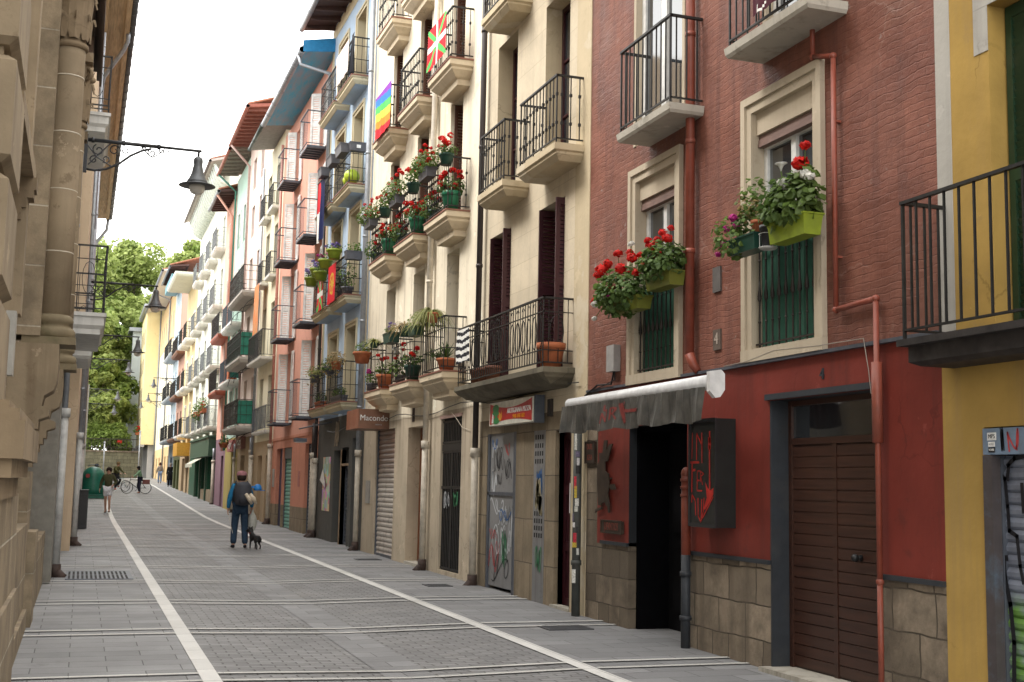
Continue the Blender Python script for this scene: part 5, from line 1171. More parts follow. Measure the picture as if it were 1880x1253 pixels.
# engaged columns with pilaster backing, base, console, capital
def column(y):
    x = -.385; r = .17
    s = MB(); s.box(-.92, -.5, y-.3, y+.34, 3.2, 9.2); s.build('pilaster', P_pal1, bl)
    s = MB(); s.lathe((x, y, 0), [(r, 3.45), (r, 5), (r*.97, 6.4), (r*.96, 6.5)], 28)
    s.build('column', P_pal2, bl)
    s = MB()
    for z in (4.15, 4.85, 5.5, 6.15): s.lathe((x, y, z), [(r*.985, 0), (r+.0015, .003), (r+.0015, .012), (r*.985, .015)], 28)
    s.build('mortar_joints', simple('pale_mortar', (.5, .45, .36), .8), bl)
    s = MB(); s.lathe((x, y, 0), [(r+.05, 3.2), (r+.07, 3.22), (r+.07, 3.28), (r+.05, 3.31), (r+.02, 3.325), (r+.015, 3.35), (r+.04, 3.37), (r+.045, 3.4), (r+.03, 3.44), (r, 3.46)], 28); s.box(x-.3, x+.25, y-.27, y+.27, 3.12, 3.2); s.build('column_base', simple('mossy_base', (.17, .135, .08), .8, dirt=.5, dirtc=(.07, .08, .03)), bl)
    s = MB(); s.lathe((x, y, 0), [(r, 6.48), (r+.025, 6.5), (r+.025, 6.54), (r+.0, 6.56), (r+.0, 6.6), (r+.01, 7.0), (r+.05, 7.3), (r+.06, 7.37)], 24)
    s.box(x-.35, x+.22, y-.28, y+.28, 7.37, 7.5)
    for row, (z0_, h_, n_, out) in enumerate(((6.58, .3, 9, .05), (6.8, .32, 9, .07))):
        for k in range(n_):
            a = 2*math.pi*(k+.5*row)/n_; ca, sa = math.cos(a), math.sin(a); prev = None
            for j in range(6):
                t_ = j/5; rad = r+.01+out*(t_**2.2)+.015; zz = z0_+h_*math.sin(t_*1.9)/math.sin(1.57) if t_ < .83 else z0_+h_*(.99-.25*(t_-.83)/.17)
                wd = .075*math.sin(math.pi*min(t_+.18, 1))+.01; c = (x+rad*ca, y+rad*sa, zz); L_ = (c[0]-sa*wd, c[1]+ca*wd, zz-.01); R2 = (c[0]+sa*wd, c[1]-ca*wd, zz-.01); cc = (c[0]+.02*ca, c[1]+.02*sa, zz)
                if prev: s.poly([prev[0], L_, cc, prev[1]]); s.poly([prev[1], cc, R2, prev[2]])
                prev = (L_, cc, R2)
    for k in range(4):   # volutes
        a = math.pi/4+math.pi/2*k; ca, sa = math.cos(a), math.sin(a); pts = []
        for j in range(26):
            th = j*.5; rr_ = .11*(1-j/30); pts.append((x+(r+.05+rr_*math.cos(th+1.6))*ca, y+(r+.05+rr_*math.cos(th+1.6))*sa, 7.24+rr_*math.sin(th+1.6)))
        s.tube(pts, [.035*(1-j/40) for j in range(26)], 6)
    for k in range(4):
        a = math.pi/2*k; s.ball((x+(r+.05)*math.cos(a), y+(r+.05)*math.sin(a), 7.2), .05, 8, 5)
    s.build('capital', P_pald, bl)
    s = MB()                                                     # stepped console carrying the column
    prof = [(-.92, 3.12), (-.3, 3.12), (-.29, 2.95), (-.3, 2.72), (-.33, 2.62), (-.42, 2.56), (-.44, 2.45), (-.36, 2.42), (-.36, 2.34), (-.46, 2.3), (-.46, 2.2), (-.5, 2.2), (-.5, 2.12), (-.54, 2.12), (-.54, 2.02), (-.58, 2.02), (-.58, 1.93), (-.62, 1.93), (-.62, 1.82), (-.68, 1.82), (-.68, 1.6), (-.92, 1.6)]
    A = [(a, y-.27, b_) for a, b_ in prof]; B = [(a, y+.27, b_) for a, b_ in prof]; s.poly(A); s.poly(B[::-1])
    for i in range(len(A)): j = (i+1) % len(A); s.poly([A[i], B[i], B[j], A[j]])
    s.build('console', P_pal2, bl)
column(14.3); column(17.6)
s = MB(); s.box(-1, -.42, 14.35, 15.1, -.2, 1.1); s.box(-1, -.52, 14.3, 15.2, 1.1, 1.75); s.box(-1, -.45, 15.4, 19.6, -.2, .9); s.build('plinth', P_pal1, bl)
s = MB(); s.box(-.95, -.3, 2, 19.8, 9.2, 9.7); s.box(-.95, -.35, 2, 19.8, 9.05, 9.2); s.box(-6, -.9, 2, 11, 12, 15); s.build('entablature_and_shade_block', P_pald, bl)  # last box is an added block out of view that shades the near street
bwd = wood('brown_eave_wood', (.09, .05, .028), .7, 'y')
s = MB(); s.box(-1.2, -.05, 2, 22.4, 8.86, 9.0)
for i in range(9): s.box(-.98+.105*i, -.93+.105*i, 2, 22.4, 8.74-.02*(i % 3), 8.86)
s.box(-.09, -.05, 2, 22.4, 8.6, 8.86)
s.box(-.36, -.3, 19.8, 22.5, 7.9, 8.6); s.box(-.3, -.2, 19.8, 22.45, 8.2, 8.6)
s.build('timber_eave', bwd, bl)
s = MB(); s.box(-.75, -.2, 19.5, 19.75, 6.85, 6.98); s.box(-.75, -.3, 19.5, 19.75, 6.3, 6.85)
for i in range(5): s.box(-.7, -.24-.03*i, 19.48-.003*i, 19.78+.003*i, 6.702-.1*i, 6.798-.1*i)
s.build('corbel', P_pald, bl)

# ---- houses further down on the left
def lhouse(label, X, y0, y1, zt, wallm, floors, cols_, dep=.2, frame=None):
    bl = thing('town_house', label, 'house', (X, (y0+y1)/2, G((y0+y1)/2)))
    hs = [(a, b_, c, d) for (a, b_) in cols_ for (c, d) in floors]
    w = MB(); wallpanel(w, X, 1, y0, y1, -.3, zt, hs, dep); shell(w, X, 1, y0, y1, -.3, zt); w.build('wall', [wallm, M['dark']], bl)
    for h in hs: casement(bl, X, 1, *h, frame or M['white'], M['glass'], dep-.04, 1, True, .07)
    return bl
P_lw = plaster('pale_grey_render', (.5, .52, .54), .05, .25)
b1 = lhouse('pale grey house with deep panelled balconies just past the stone palace', -.36, 19.8, 27.5, 10.6, P_lw, [(.2, 2.4), (4.3, 6.5), (7.95, 10.1)], [(20.9, 22.0), (24.6, 25.7)])
Pwm = plaster('white_moulding', (.56, .55, .52), .05, .3)
s = MB(); s.loft(-.36, 1, 20.4, 23.4, 4.3, .6, [(0, 0), (0, -.06), (.03, -.06), (.03, -.2), (.08, -.26), (.08, -.34)]); o = s.build('balcony', Pwm, b1); r_ = MB(); railing(r_, -.36, 1, 20.4, 23.4, 4.3, .6, 1.08, .12, 'ornate', .009, 2); r_.build('railing', M['iron'], o)
s = MB(); s.loft(-.36, 1, 22.6, 25.8, 8.2, .5, [(0, 0), (0, -.06), (.03, -.06), (.03, -.2), (.08, -.26), (.08, -.34)]); o = s.build('balcony', Pwm, b1); r_ = MB(); railing(r_, -.36, 1, 22.6, 25.8, 8.2, .5, 1.05, .12, 'ornate', .009, 2); r_.build('railing', M['iron'], o)
s = MB(); s.loft(-.36, 1, 24.6, 27, 4.2, .45, [(0, 0), (0, -.06), (.03, -.06), (.03, -.2), (.08, -.26)]); o = s.build('balcony', Pwm, b1); r_ = MB(); railing(r_, -.36, 1, 24.6, 27, 4.2, .45, 1.0, .12, 'ornate', .008, 2); r_.build('railing', M['iron'], o)
b2 = lhouse('peach house with an orange timber eave on the left', -.14, 27.5, 44, 12.7, plaster('peach_render', (.52, .4, .28), .05, .25), [(.3, 2.5), (4.4, 6.4), (7.9, 9.9)], [(29, 30), (33, 34), (37, 38), (41, 42)])
b3 = lhouse('pale cream house sharing the orange timber eave on the left', -.1, 44, 56, 12.7, plaster('pale_cream_render', (.56, .52, .44), .05, .2), [(.4, 2.6), (4.4, 6.4), (7.9, 9.9)], [(46, 47), (50, 51), (53.5, 54.5)])
b4 = lhouse('low pale orange house near the far end on the left', .08, 56, 80, 8.4, plaster('pale_orange_render', (.5, .38, .26), .05, .2), [(.5, 2.8), (4.4, 6.4)], [(58+4*i, 59+4*i) for i in range(5)])
b5 = lhouse('pale grey house at the far end on the left', .2, 80, 118, 7.4, plaster('pale_grey_render2', (.42, .43, .42), .05, .2), [(1.0, 3.0), (4.4, 6.4)], [(82+4.5*i, 83+4.5*i) for i in range(7)])
orw = wood('orange_eave_wood', (.46, .34, .2), .6, 'y')
for (bb_, ya, yb, X) in ((b2, 27.5, 44, -.14), (b3, 44, 55.6, -.1)):
    s = MB(); xo = .52
    s.poly([(X-.3, ya, 12.9), (X-.3, yb, 12.9), (xo, yb, 12.95), (xo, ya, 12.95)]); s.box(X-.3, xo, ya, yb, 12.96, 13.05); s.box(X, X+.14, ya, yb, 12.6, 12.9); s.box(xo-.12, xo, ya, yb, 12.86, 12.95)
    s.build('eave', orw, bb_)
    g = MB(); g.tube([(.58, ya, 12.98), (.58, yb, 12.98)], .085, 10)
    y = ya+.3
    while y < yb: g.tube([(.58, y, 12.98), (.58, y+.05, 12.98)], .097, 10); y += .8
    g.build('gutter', simple('dark_lead_gutter', (.07, .075, .08), .5, .3), bb_)
s = MB(); s.tube([(.5, 31.5, 12.95), (.5, 31.6, 12.7), (.4, 31.8, 12.5), (-.02, 32.5, 12.0), (-.06, 32.6, 11.8), (-.06, 32.6, 8)], .055, 8); s.build('drainpipe', M['galv'], b2)
s = MB(); s.tube([(.5, 55.3, 12.9), (.45, 55.4, 12.4), (.1, 55.5, 11.9), (.0, 55.5, 11.6), (.0, 55.5, .3)], .07, 8); s.build('drainpipe', M['galv'], b3)
s = MB(); s.box(-1, -.345, 19.75, 22.5, -.2, 3.6); s.build('stone_base', simple('dark_grey_stone', (.2, .19, .165), .8, dirt=.4), b1)
drainpipe(b1, -.3, 20.9, .13, 12, sg=1, r=.045, up=M['galv'], low=simple('pale_grey_pipe', (.42, .42, .41), .5, dirt=.3), zj=2.75, rlow=.065)
drainpipe(b2, -.07, 29.2, .18, 12, sg=1, r=.04, up=M['galv'], low=MATS['pale_grey_pipe'], zj=2.65, rlow=.065); drainpipe(b2, -.03, 38.9, .23, 12.5, sg=1, r=.07, up=M['galv'], low=MATS['pale_grey_pipe'], zj=2.65, rlow=.085)

# street furniture on the left
s = MB(); s.box(-.05, .24, 37.5, 38.3, .24, 1.3); s.m(1).box(-.02, .25, 37.47, 38.33, 1.3, 1.34); s.box(.02, .2, 37.48, 37.5, .35, 1.2)
tag(recenter(s.build('utility_cabinet', [simple('dark_grey_cabinet', (.03, .03, .032), .5), M['black']]), (.1, 38, .24)), 'tall narrow dark grey cabinet standing against the left house wall', 'cabinet')
t = thing('bottle_bank', 'domed dark green bottle bank on the left pavement', 'bottle bank', (.66, 66, G(66)))
gz = G(66); gb = simple('bottle_bank_green', (.008, .11, .075), .35, dirt=.15, dirtc=(.1, .15, .12))
s = MB(); cx_ = .62; pr = [(.0, 1.62), (.12, 1.615), (.25, 1.58), (.38, 1.5), (.48, 1.38), (.54, 1.24), (.56, 1.1), (.58, .9), (.62, .5), (.64, .15)]
s.lathe((cx_, 66.6, gz), [(r_, z) for r_, z in pr][::-1], 24, 1.0, 1.0); s.build('body', gb, t)
s = MB(); s.box(cx_-.66, cx_+.66, 65.95, 67.25, gz+.02, gz+.2); s.box(cx_-.7, cx_+.7, 65.9, 67.3, gz+.2, gz+.24); s.build('base', gb, t)
s = MB(); s.tube([(cx_-.28, 66.1, gz+1.15), (cx_-.28, 66.0, gz+1.15)], .11, 12); s.build('hatch', simple('hatch_red', (.2, .03, .03), .5), t)
s = MB(); s.tube([(cx_+.3*math.cos(a), 66.6, gz+1.62+.1*math.sin(a)) for a in [math.pi*k/6 for k in range(7)]], .02, 6); s.build('lifting_ring', M['iron_grey'], t)

# ------------------------------------------------------------------ bracket lamps
lampg = simple('lamp_grey_metal', (.1, .105, .11), .5, .4); lampk = simple('bracket_dark_iron', (.03, .031, .033), .5, .3)
m, nt, b = nodes('opal_globe'); b.inputs['Base Color'].default_value = (.6, .58, .52, 1); b.inputs['Roughness'].default_value = .25; b.inputs['Transmission Weight'].default_value = .15; M['opal'] = m
def make_lamp(L=1.78):
    t = thing('street_lamp', 'lamp', 'street lamp', (0, 0, 0), 'bell lamps on wall brackets along the street')
    s = MB(); s.tube([(0, 0, 0), (L*.62, 0, 0)], .032, 8); s.tube([(L*.62, 0, 0), (L+.05, 0, -.0)], .024, 8)
    for x in (.05, L*.3, L*.62): s.tube([(x, 0, 0), (x+.05, 0, 0)], .045, 8)
    s.box(-.06, .0, -.06, .06, -.55, .08); s.build('arm', lampk, t)
    s = MB(); cur = [(.0, -.5), (.12, -.51), (.3, -.47), (.5, -.36), (.68, -.2), (.85, -.1), (1.0, -.05)]
    s.tube([(x, 0, z) for x, z in cur], .02, 6)
    def spiral(cx0, cz0, r0, n, a0, dr, wd=.011):
        s.tube([(cx0+r0*(1-dr*k/n)*math.cos(a0+k*.5), 0, cz0+r0*(1-dr*k/n)*math.sin(a0+k*.5)) for k in range(n)], wd, 5)
    spiral(.42, -.14, .1, 16, 0, .8); spiral(.17, -.16, .1, 16, 2, .8); spiral(.1, -.33, .07, 14, 1, .7); spiral(.6, -.12, .06, 12, 3, .7); spiral(.29, -.3, .07, 14, 4, .7); spiral(1.02, -.12, .075, 18, 1.6, .8); spiral(.88, -.07, .045, 12, 0, .7); spiral(1.18, -.07, .045, 12, 2.5, .7); spiral(1.3, -.05, .03, 9, 2.5, .7)
    s.tube([(.85, 0, -.03), (.95, 0, -.14), (1.03, 0, -.2), (1.12, 0, -.13), (1.22, 0, -.03)], .01, 5); s.tube([(0, 0, -.1), (.15, 0, -.28), (.4, 0, -.42)], .012, 5); s.tube([(0.02, 0, -.42), (.2, 0, -.2), (.35, 0, -.03)], .012, 5)
    s.build('scroll', lampk, t)
    s = MB(); s.tube([(L, 0, 0), (L, 0, -.12)], .022, 8); s.build('hanger', lampk, t)
    s = MB(); s.lathe((L, 0, 0), [(.02, -.1), (.05, -.11), (.075, -.14), (.08, -.19), (.072, -.24), (.085, -.3), (.1, -.38), (.13, -.46), (.165, -.52), (.18, -.55), (.17, -.56), (.3, -.6), (.305, -.61), (.16, -.6)], 28); s.build('shade', lampg, t)
    s = MB(); s.lathe((L, 0, 0), [(.13, -.6), (.132, -.65), (.12, -.7), (.09, -.735), (.045, -.755), (.0, -.76)], 24); s.build('globe', M['opal'], t)
    return t
LP = [(-.2, 21, 7.25, 'nearest bell lamp on its scrolled bracket over the left pavement', 0, 1),
      (-.05, 36, 7.15, 'second bell lamp on the left, seen beside the near balcony', 0, 1),
      (.02, 49.5, 7.15, 'third bell lamp on the left, hanging before the trees', 0, 1),
      (.18, 64, 7.55, 'fourth bell lamp on the left, small against the trees', 0, 1),
      (.2, 84, 7.4, 'fifth bell lamp on the left, tiny and dark against the trees', 0, 1),
      (.2, 92, 6.9, 'farthest bell lamp on the left, lowest of its row', 0, 1),
      (8.2, 92, 8.9, 'nearest bell lamp on the right side, in front of the blue tiled house', 180, 1),
      (7.6, 104, 8.9, 'middle bell lamp on the right side, before the long cream house', 180, 1),
      (7.3, 118, 8.9, 'farthest bell lamp on the right side, beside the yellow corner block', 180, 1)]
LP[6] = (X3, 91.5, 8.9, LP[6][3], 180, 1.0); LP[7] = (X4, 107, 8.8, LP[7][3], 180, 1); LP[8] = (X4, 120, 8.9, LP[8][3], 180, 1)
lamp0 = make_lamp()
for i, (x, y, z, lab, rz, sc) in enumerate(LP):
    o = lamp0 if i == 0 else copy_tree(lamp0)
    o.location = (x, y, z); o.rotation_euler.z = R(rz); o['label'] = lab

# ------------------------------------------------------------------ end of the street: retaining wall, railing, trees
s = MB(); s.box(-14, 5.3, 127, 128, 1.4, 4.2); s.m(1).box(-14, 5.3, 126.9, 128.1, 4.2, 4.35)
P_rw = blocks('retaining_stone', (.17, .16, .105), .7, .35, (.05, .05, .035), .02, .3, .6, dirt=.6)
tag(recenter(s.build('retaining_wall', [P_rw, P_stn]), (-4, 127, 1.6)), 'mossy stone retaining wall closing the far end of the street', 'wall')
s = MB()
for k in range(30): x = -4+k*.3; s.bar((x, 127.1, 4.35), (x, 127.1, 5.5), .025)
s.box(-14, 5.2, 127.07, 127.13, 5.45, 5.52); s.box(-14, 5.2, 127.07, 127.13, 4.6, 4.65)
for x in (-.5, 2.2, 3.8):
    s.tube([(x+.35*math.cos(a), 127.05, 5.0+.35*math.sin(a)) for a in [2*math.pi*k/12 for k in range(13)]], .03, 5)
tag(recenter(s.build('wall_railing', M['iron_old']), (-4, 127.1, 4.35)), 'old iron railing with rings on top of the far retaining wall', 'railing')
def leaf_quads(s, c, rad, n, size, rr, shell_=.55, droop=0, up=.3):
    for _ in range(n):
        while True:
            d = Vector((rr.uniform(-1, 1), rr.uniform(-1, 1), rr.uniform(-1, 1)))
            L = d.length
            if 0 < L <= 1 and (L > shell_ or rr.random() < .35): break
        p = Vector((c[0]+d.x*rad[0], c[1]+d.y*rad[1], c[2]+d.z*rad[2]))
        nrm = (d/L*.8+Vector((rr.uniform(-1, 1), rr.uniform(-1, 1), rr.uniform(-.6, 1)+up))).normalized()
        u = nrm.cross(Vector((rr.uniform(-1, 1), rr.uniform(-1, 1), rr.uniform(-1, 1)))).normalized(); v = nrm.cross(u)
        a = size*rr.uniform(.6, 1.2); b_ = a*rr.uniform(.55, .9)
        s.poly([p-u*a*.5-v*b_*.15, p-v*b_*.5+u*a*.1, p+u*a*.5, p+v*b_*.5+u*a*.05])
L1 = leafm('plane_leaf', (.27, .36, .08), (.45, .52, .18)); L2 = leafm('dark_plane_leaf', (.16, .24, .05), (.28, .38, .09))
def tree(x, y, zg, h, w, seed, label, n=5200, mat=None, ls=.42):
    t = thing('plane_tree', label, 'tree', (x, y, zg), 'trees beyond the end wall'); rr = random.Random(seed)
    s = MB(); top = (x+rr.uniform(-.5, .5), y, zg+h*.5); s.tube([(x, y, zg-1), (x+.1, y, zg+h*.2), top], [.45, .36, .25], 9)
    cl = []
    for k in range(22):
        a = rr.uniform(0, 6.28); q_ = rr.uniform(.25, 1)*w; zz = zg+h*rr.uniform(.18, .95); f = math.sin(math.pi*min(max((zz-zg)/h, .1), .97))**.5
        e = (x+q_*f*math.cos(a), y+q_*f*math.sin(a), zz); s.tube([(x+.1, y, zg+h*rr.uniform(.15, .4)), ((x+e[0])/2, (y+e[1])/2, (top[2]+zz)/2-.3), e], [.16, .1, .04], 6); cl.append(e)
    s.build('trunk', simple('plane_bark', (.12, .1, .07), .9), t)
    s = MB(); s.m(0)
    for k, e in enumerate(cl):
        r0 = w*rr.uniform(.3, .52)
        for q_ in range(5):
            c = (e[0]+rr.gauss(0, r0*.5), e[1]+rr.gauss(0, r0*.5), e[2]+rr.gauss(0, r0*.45)); s.m(0 if rr.random() < .75 else 1); leaf_quads(s, c, (r0*.6, r0*.6, r0*.45), n//110, ls, rr)
    s.build('crown', [mat or L1, L2], t)
TR_ = [(-2.5, 131, 9, 4, 9, 'low leafy tree close behind the left part of the end wall'), (.4, 132.5, 10, 3.6, 10, 'low leafy tree close behind the middle of the end wall'), (-9, 142, 23, 6.5, 7, 'pale green tree mostly hidden by the stone palace side'), (.5, 152, 23, 7, 8, 'far tree filling the gap between the two tall pale trees'), (-1.5, 140, 22, 6, 1, 'broad pale green tree at the left of the group beyond the end wall'), (4.0, 158, 26, 7, 2, 'tallest pale green tree in the middle beyond the end wall'), (10, 150, 25, 6.5, 3, 'pale green tree rising behind the yellow corner block'), (-1.8, 136, 14, 4.6, 4, 'lower darker tree right behind the end wall'), (-5, 134, 17, 5, 5, 'green tree half hidden by the left houses')]
for (x, y, h, w_, sd, lab) in TR_: tree(x, y, 3.8, h, w_, sd, lab, n=36000 if h > 15 else 18000, mat=L1, ls=.56)
s = MB(); rr = random.Random(9)
for k in range(34): leaf_quads(s, (-5+(k % 17)*.55, 127.6+.8*(k//17), 5.2+rr.uniform(-.5, .6)+.9*(k//17)), (.8, .5, .8), 260, .26, rr)
s.build('hedge', L2); bpy.data.objects['hedge']['kind'] = 'stuff'
s = MB()
for (x, z) in ((3.4, 5.2),): leaf_quads(s, (x, 126.7, z), (.3, .3, .18), 40, .15, rr)
tag(recenter(s.build('red_blossoms', M['red']), (2, 126.7, 5.3)), 'small clump of red blossoms hanging over the railing of the end wall', 'flowers')
# posts before the wall
for (x, y, h, lab) in ((1.9, 118, 3.2, 'slim pale metal post standing before the end wall'), (5.2, 124, 4.4, 'grey metal post by the corner of the yellow block')):
    s = MB(); s.tube([(x, y, G(y)), (x, y, G(y)+h)], .06, 8); s.ball((x, y, G(y)+h+.08), .1, 8, 6); tag(recenter(s.build('metal_post', M['galv']), (x, y, G(y))), lab, 'post')
# ------------------------------------------------------------------ plants, pots and flags on the right-hand balconies
def disc_leaves(s, c, rad, n, size, rr, sides=6):
    for _ in range(n):
        while True:
            d = Vector((rr.uniform(-1, 1), rr.uniform(-1, 1), rr.uniform(-1, 1))); L = d.length
            if 0 < L <= 1 and (L > .5 or rr.random() < .3): break
        p = Vector((c[0]+d.x*rad[0], c[1]+d.y*rad[1], c[2]+d.z*rad[2]))
        nrm = (d/L*.7+Vector((rr.uniform(-.7, .7), rr.uniform(-.7, .7), rr.uniform(.1, 1.2)))).normalized()
        u = nrm.cross(Vector((rr.uniform(-1, 1), rr.uniform(-1, 1), rr.uniform(-1, 1)))).normalized(); v = nrm.cross(u); a = size*rr.uniform(.55, 1.15)*.5
        s.poly([p+(u*math.cos(t)+v*math.sin(t))*a*(1 if k % 2 else .86)+nrm*a*.18*(k % 2) for k, t in enumerate([2*math.pi*j/sides for j in range(sides)])])
def head_flower(s, c, r, rr, n=34):
    for _ in range(n):
        d = Vector((rr.gauss(0, 1), rr.gauss(0, 1), rr.gauss(0, 1)+.25)).normalized(); p = Vector(c)+Vector((d.x, d.y, d.z*.75))*r*rr.uniform(.65, 1)
        u = d.cross(Vector((rr.uniform(-1, 1), rr.uniform(-1, 1), rr.uniform(-1, 1)))).normalized(); v = d.cross(u); a = r*.42
        s.poly([p-u*a-v*a*.4, p+u*a*.3-v*a, p+u*a+v*a*.2+d*a*.5, p-u*a*.2+v*a])
def blades(s, c, n, L, rr, w=.012, droop=1.0, spread=1.0, up=.6):
    for _ in range(n):
        a = rr.uniform(0, 6.28); l = L*rr.uniform(.5, 1.1); el = rr.uniform(up*.4, up*1.6); pts = []
        for k in range(5):
            t = k/4; rd = l*t*math.cos(el)*spread; z = l*t*math.sin(el)-droop*l*t*t*.8; pts.append((c[0]+rd*math.cos(a), c[1]+rd*math.sin(a), c[2]+z, w*(1-t*.85)))
        px_, py_ = -math.sin(a), math.cos(a)
        for p, q_ in zip(pts, pts[1:]): s.poly([(p[0]+px_*p[3], p[1]+py_*p[3], p[2]), (q_[0]+px_*q_[3], q_[1]+py_*q_[3], q_[2]), (q_[0]-px_*q_[3], q_[1]-py_*q_[3], q_[2]), (p[0]-px_*p[3], p[1]-py_*p[3], p[2])])
def trough(s, x0, x1, y0, y1, z0, z1, tp=.02):
    ring = lambda e, z: [(x0+e, y0+e, z), (x1-e, y0+e, z), (x1-e, y1-e, z), (x0+e, y1-e, z)]
    R_ = [ring(tp, z0), ring(tp*.4, z0+(z1-z0)*.7), ring(0, z1-.015), ring(-.008, z1-.014), ring(-.008, z1), ring(.01, z1), ring(.015, z1-.03)]
    s.poly(R_[0][::-1])
    for a, b_ in zip(R_, R_[1:]):
        for k in range(4): s.poly([a[k], a[(k+1) % 4], b_[(k+1) % 4], b_[k]])
    s.poly(R_[-1])
def pot(s, x, y, z, r, h):
    s.lathe((x, y, z), [(r*.7, 0), (r*.92, h*.75), (r*.93, h*.76), (r*1.04, h*.77), (r*1.05, h), (r*.93, h), (r*.9, h*.88)], 14)
PG = 'plants on the balconies'
def plant(label, c, kind, potmat, size, leafs=(), flowers=(), seed=1, cat='potted plant', xtra=None, near=False, bladespec=None, fr=.05, lsz=.05):
    """size: trough (dx, dy, dz) or pot (r, h); leafs: (offset, radii, n, material key); flowers: (offset, material key)"""
    rr = random.Random(seed); t = thing('planter' if len(size) == 3 else 'flower_pot', label, cat, c, PG)
    s = MB()
    if len(size) == 3: dx, dy, dz = size; trough(s, c[0]-dx/2, c[0]+dx/2, c[1]-dy/2, c[1]+dy/2, c[2], c[2]+dz); top = dz
    else: pot(s, c[0], c[1], c[2], size[0], size[1]); top = size[1]
    s.build('pot', potmat, t)
    by = {}
    for (o, rd, n, mk) in leafs: disc_leaves(by.setdefault(mk, MB()), (c[0]+o[0], c[1]+o[1], c[2]+top+o[2]), rd, n, lsz, rr)
    if bladespec:
        for (o, n, L, mk, kw) in bladespec: blades(by.setdefault(mk, MB()), (c[0]+o[0], c[1]+o[1], c[2]+top+o[2]), n, L, rr, **kw)
    for mk, mb in by.items(): mb.build('foliage', M[mk], t)
    fl = {}; st = MB()
    for (o, mk, *rest) in flowers:
        p = (c[0]+o[0], c[1]+o[1], c[2]+top+o[2]); fm = MB(); head_flower(fm, p, (rest[0] if rest else fr)*.86, rr, 44 if near else 26); fm.build('flower_head', M[mk], t)
        st.bar((c[0]+o[0]*.6, c[1]+o[1]*.8, c[2]+top), (p[0], p[1], p[2]-.01), .004)
    if flowers: st.build('stems', M['leaf_l'], t)
    return t
olive = simple('olive_plastic', (.13, .14, .02), .4, dirt=.2)
def F_(seed, n, dy, z0, z1, mk='red', dx=.1, r=.05):
    rr = random.Random(seed); return [((rr.uniform(-dx, dx)-.04, rr.uniform(-dy, dy), rr.uniform(z0, z1)), mk, r*rr.uniform(.8, 1.15)) for _ in range(n)]
# red house, left window: two olive troughs
plant('higher olive trough of red geraniums beside the red downpipe of the red house', (5.87, 11.88, 3.86), 't', olive, (.2, .6, .16), [((-.03, .0, .12), (.24, .42, .24), 560, 'leaf'), ((-.05, .05, .18), (.2, .36, .2), 150, 'leaf_l')],
      [((-.05, .32, .42), 'red', .055), ((-.1, .3, .22), 'red', .05), ((-.1, .05, .3), 'red', .08), ((-.06, -.06, .44), 'red', .055), ((-.04, -.22, .46), 'red', .045), ((-.1, -.25, .34), 'red', .07), ((-.04, .12, .4), 'red', .045), ((-.12, .12, .22), 'whitep', .035), ((-.1, -.12, .26), 'whitep', .03)]+F_(301, 8, .36, .2, .42, 'red', .1, .045), 3, near=True, fr=.06, lsz=.075)
plant('lower olive trough of red and white geraniums beside the junction box', (5.84, 12.68, 3.7), 't', olive, (.2, .72, .15), [((-.04, .14, .1), (.27, .6, .3), 760, 'leaf'), ((-.08, .2, .12), (.24, .5, .26), 260, 'leaf_l')],
      [((-.12, .58, .42), 'red', .1), ((-.1, .45, .48), 'red', .07), ((-.12, .72, .38), 'red', .06), ((-.14, -.02, .34), 'red', .085), ((-.1, .16, .55), 'red', .06), ((-.08, -.12, .52), 'red', .05), ((-.12, -.28, .42), 'red', .075), ((-.12, .66, .2), 'red', .05), ((-.12, .8, .08), 'red', .05), ((-.15, .5, .22), 'whitep', .045), ((-.15, .68, .02), 'whitep', .06), ((-.1, -.2, .6), 'whitep', .045), ((-.14, .75, -.14), 'whitep', .04), ((-.14, .35, .07), 'pinkp', .03)]+F_(302, 10, .6, .15, .5, 'red', .1, .05)+F_(303, 4, .6, .0, .4, 'whitep', .1, .035), 4, near=True, fr=.06, lsz=.07)
# red house, right window
plant('bright lime trough with leafy plants and a red geranium over green cloth', (5.82, 9.22, 3.9), 't', M['lime'], (.2, .6, .19), [((0, 0, .12), (.22, .38, .24), 380, 'leaf_l'), ((-.02, .1, .16), (.2, .34, .28), 220, 'leaf'), ((0, -.2, .28), (.1, .14, .18), 50, 'leaf_l')],
      [((-.03, -.15, .46), 'red', .085), ((0, -.18, .62), 'red', .055), ((-.03, .12, .34), 'whitep', .075), ((0, .22, .33), 'whitep', .06), ((0, -.05, .38), 'whitep', .06), ((-.03, -.25, .34), 'whitep', .07), ((-.05, -.33, .3), 'whitep', .055)], 5, near=True, fr=.06, lsz=.095)
t = thing('calla_lily', 'single white calla lily standing above the lime trough', 'flower', (5.86, 9.42, 4.08), PG); s = MB(); s.tube([(5.86, 9.42, 4.08), (5.85, 9.43, 4.4), (5.84, 9.47, 4.58)], .006, 5); s.build('stem', M['leaf_l'], t)
s = MB(); s.lathe((5.84, 9.47, 4.58), [(.004, 0), (.012, .03), (.028, .06), (.055, .075)], 10, 1, 1.2); s.build('bloom', M['white'], t)
plant('dark green trough of magenta petunias, leftmost on the right window of the red house', (5.82, 10.0, 3.92), 't', M['dgpot'], (.2, .5, .15), [((-.08, .2, .02), (.18, .26, .22), 200, 'leaf_l'), ((0, 0, .12), (.16, .24, .16), 120, 'leaf')],
      [((-.1, .26, .12), 'pinkp', .045), ((-.1, .34, -.02), 'pinkp', .045), ((-.1, .12, .2), 'pinkp', .05), ((-.1, .06, .12), 'pinkp', .045), ((-.1, .42, -.1), 'pinkp', .035)], 6, near=True, lsz=.06)
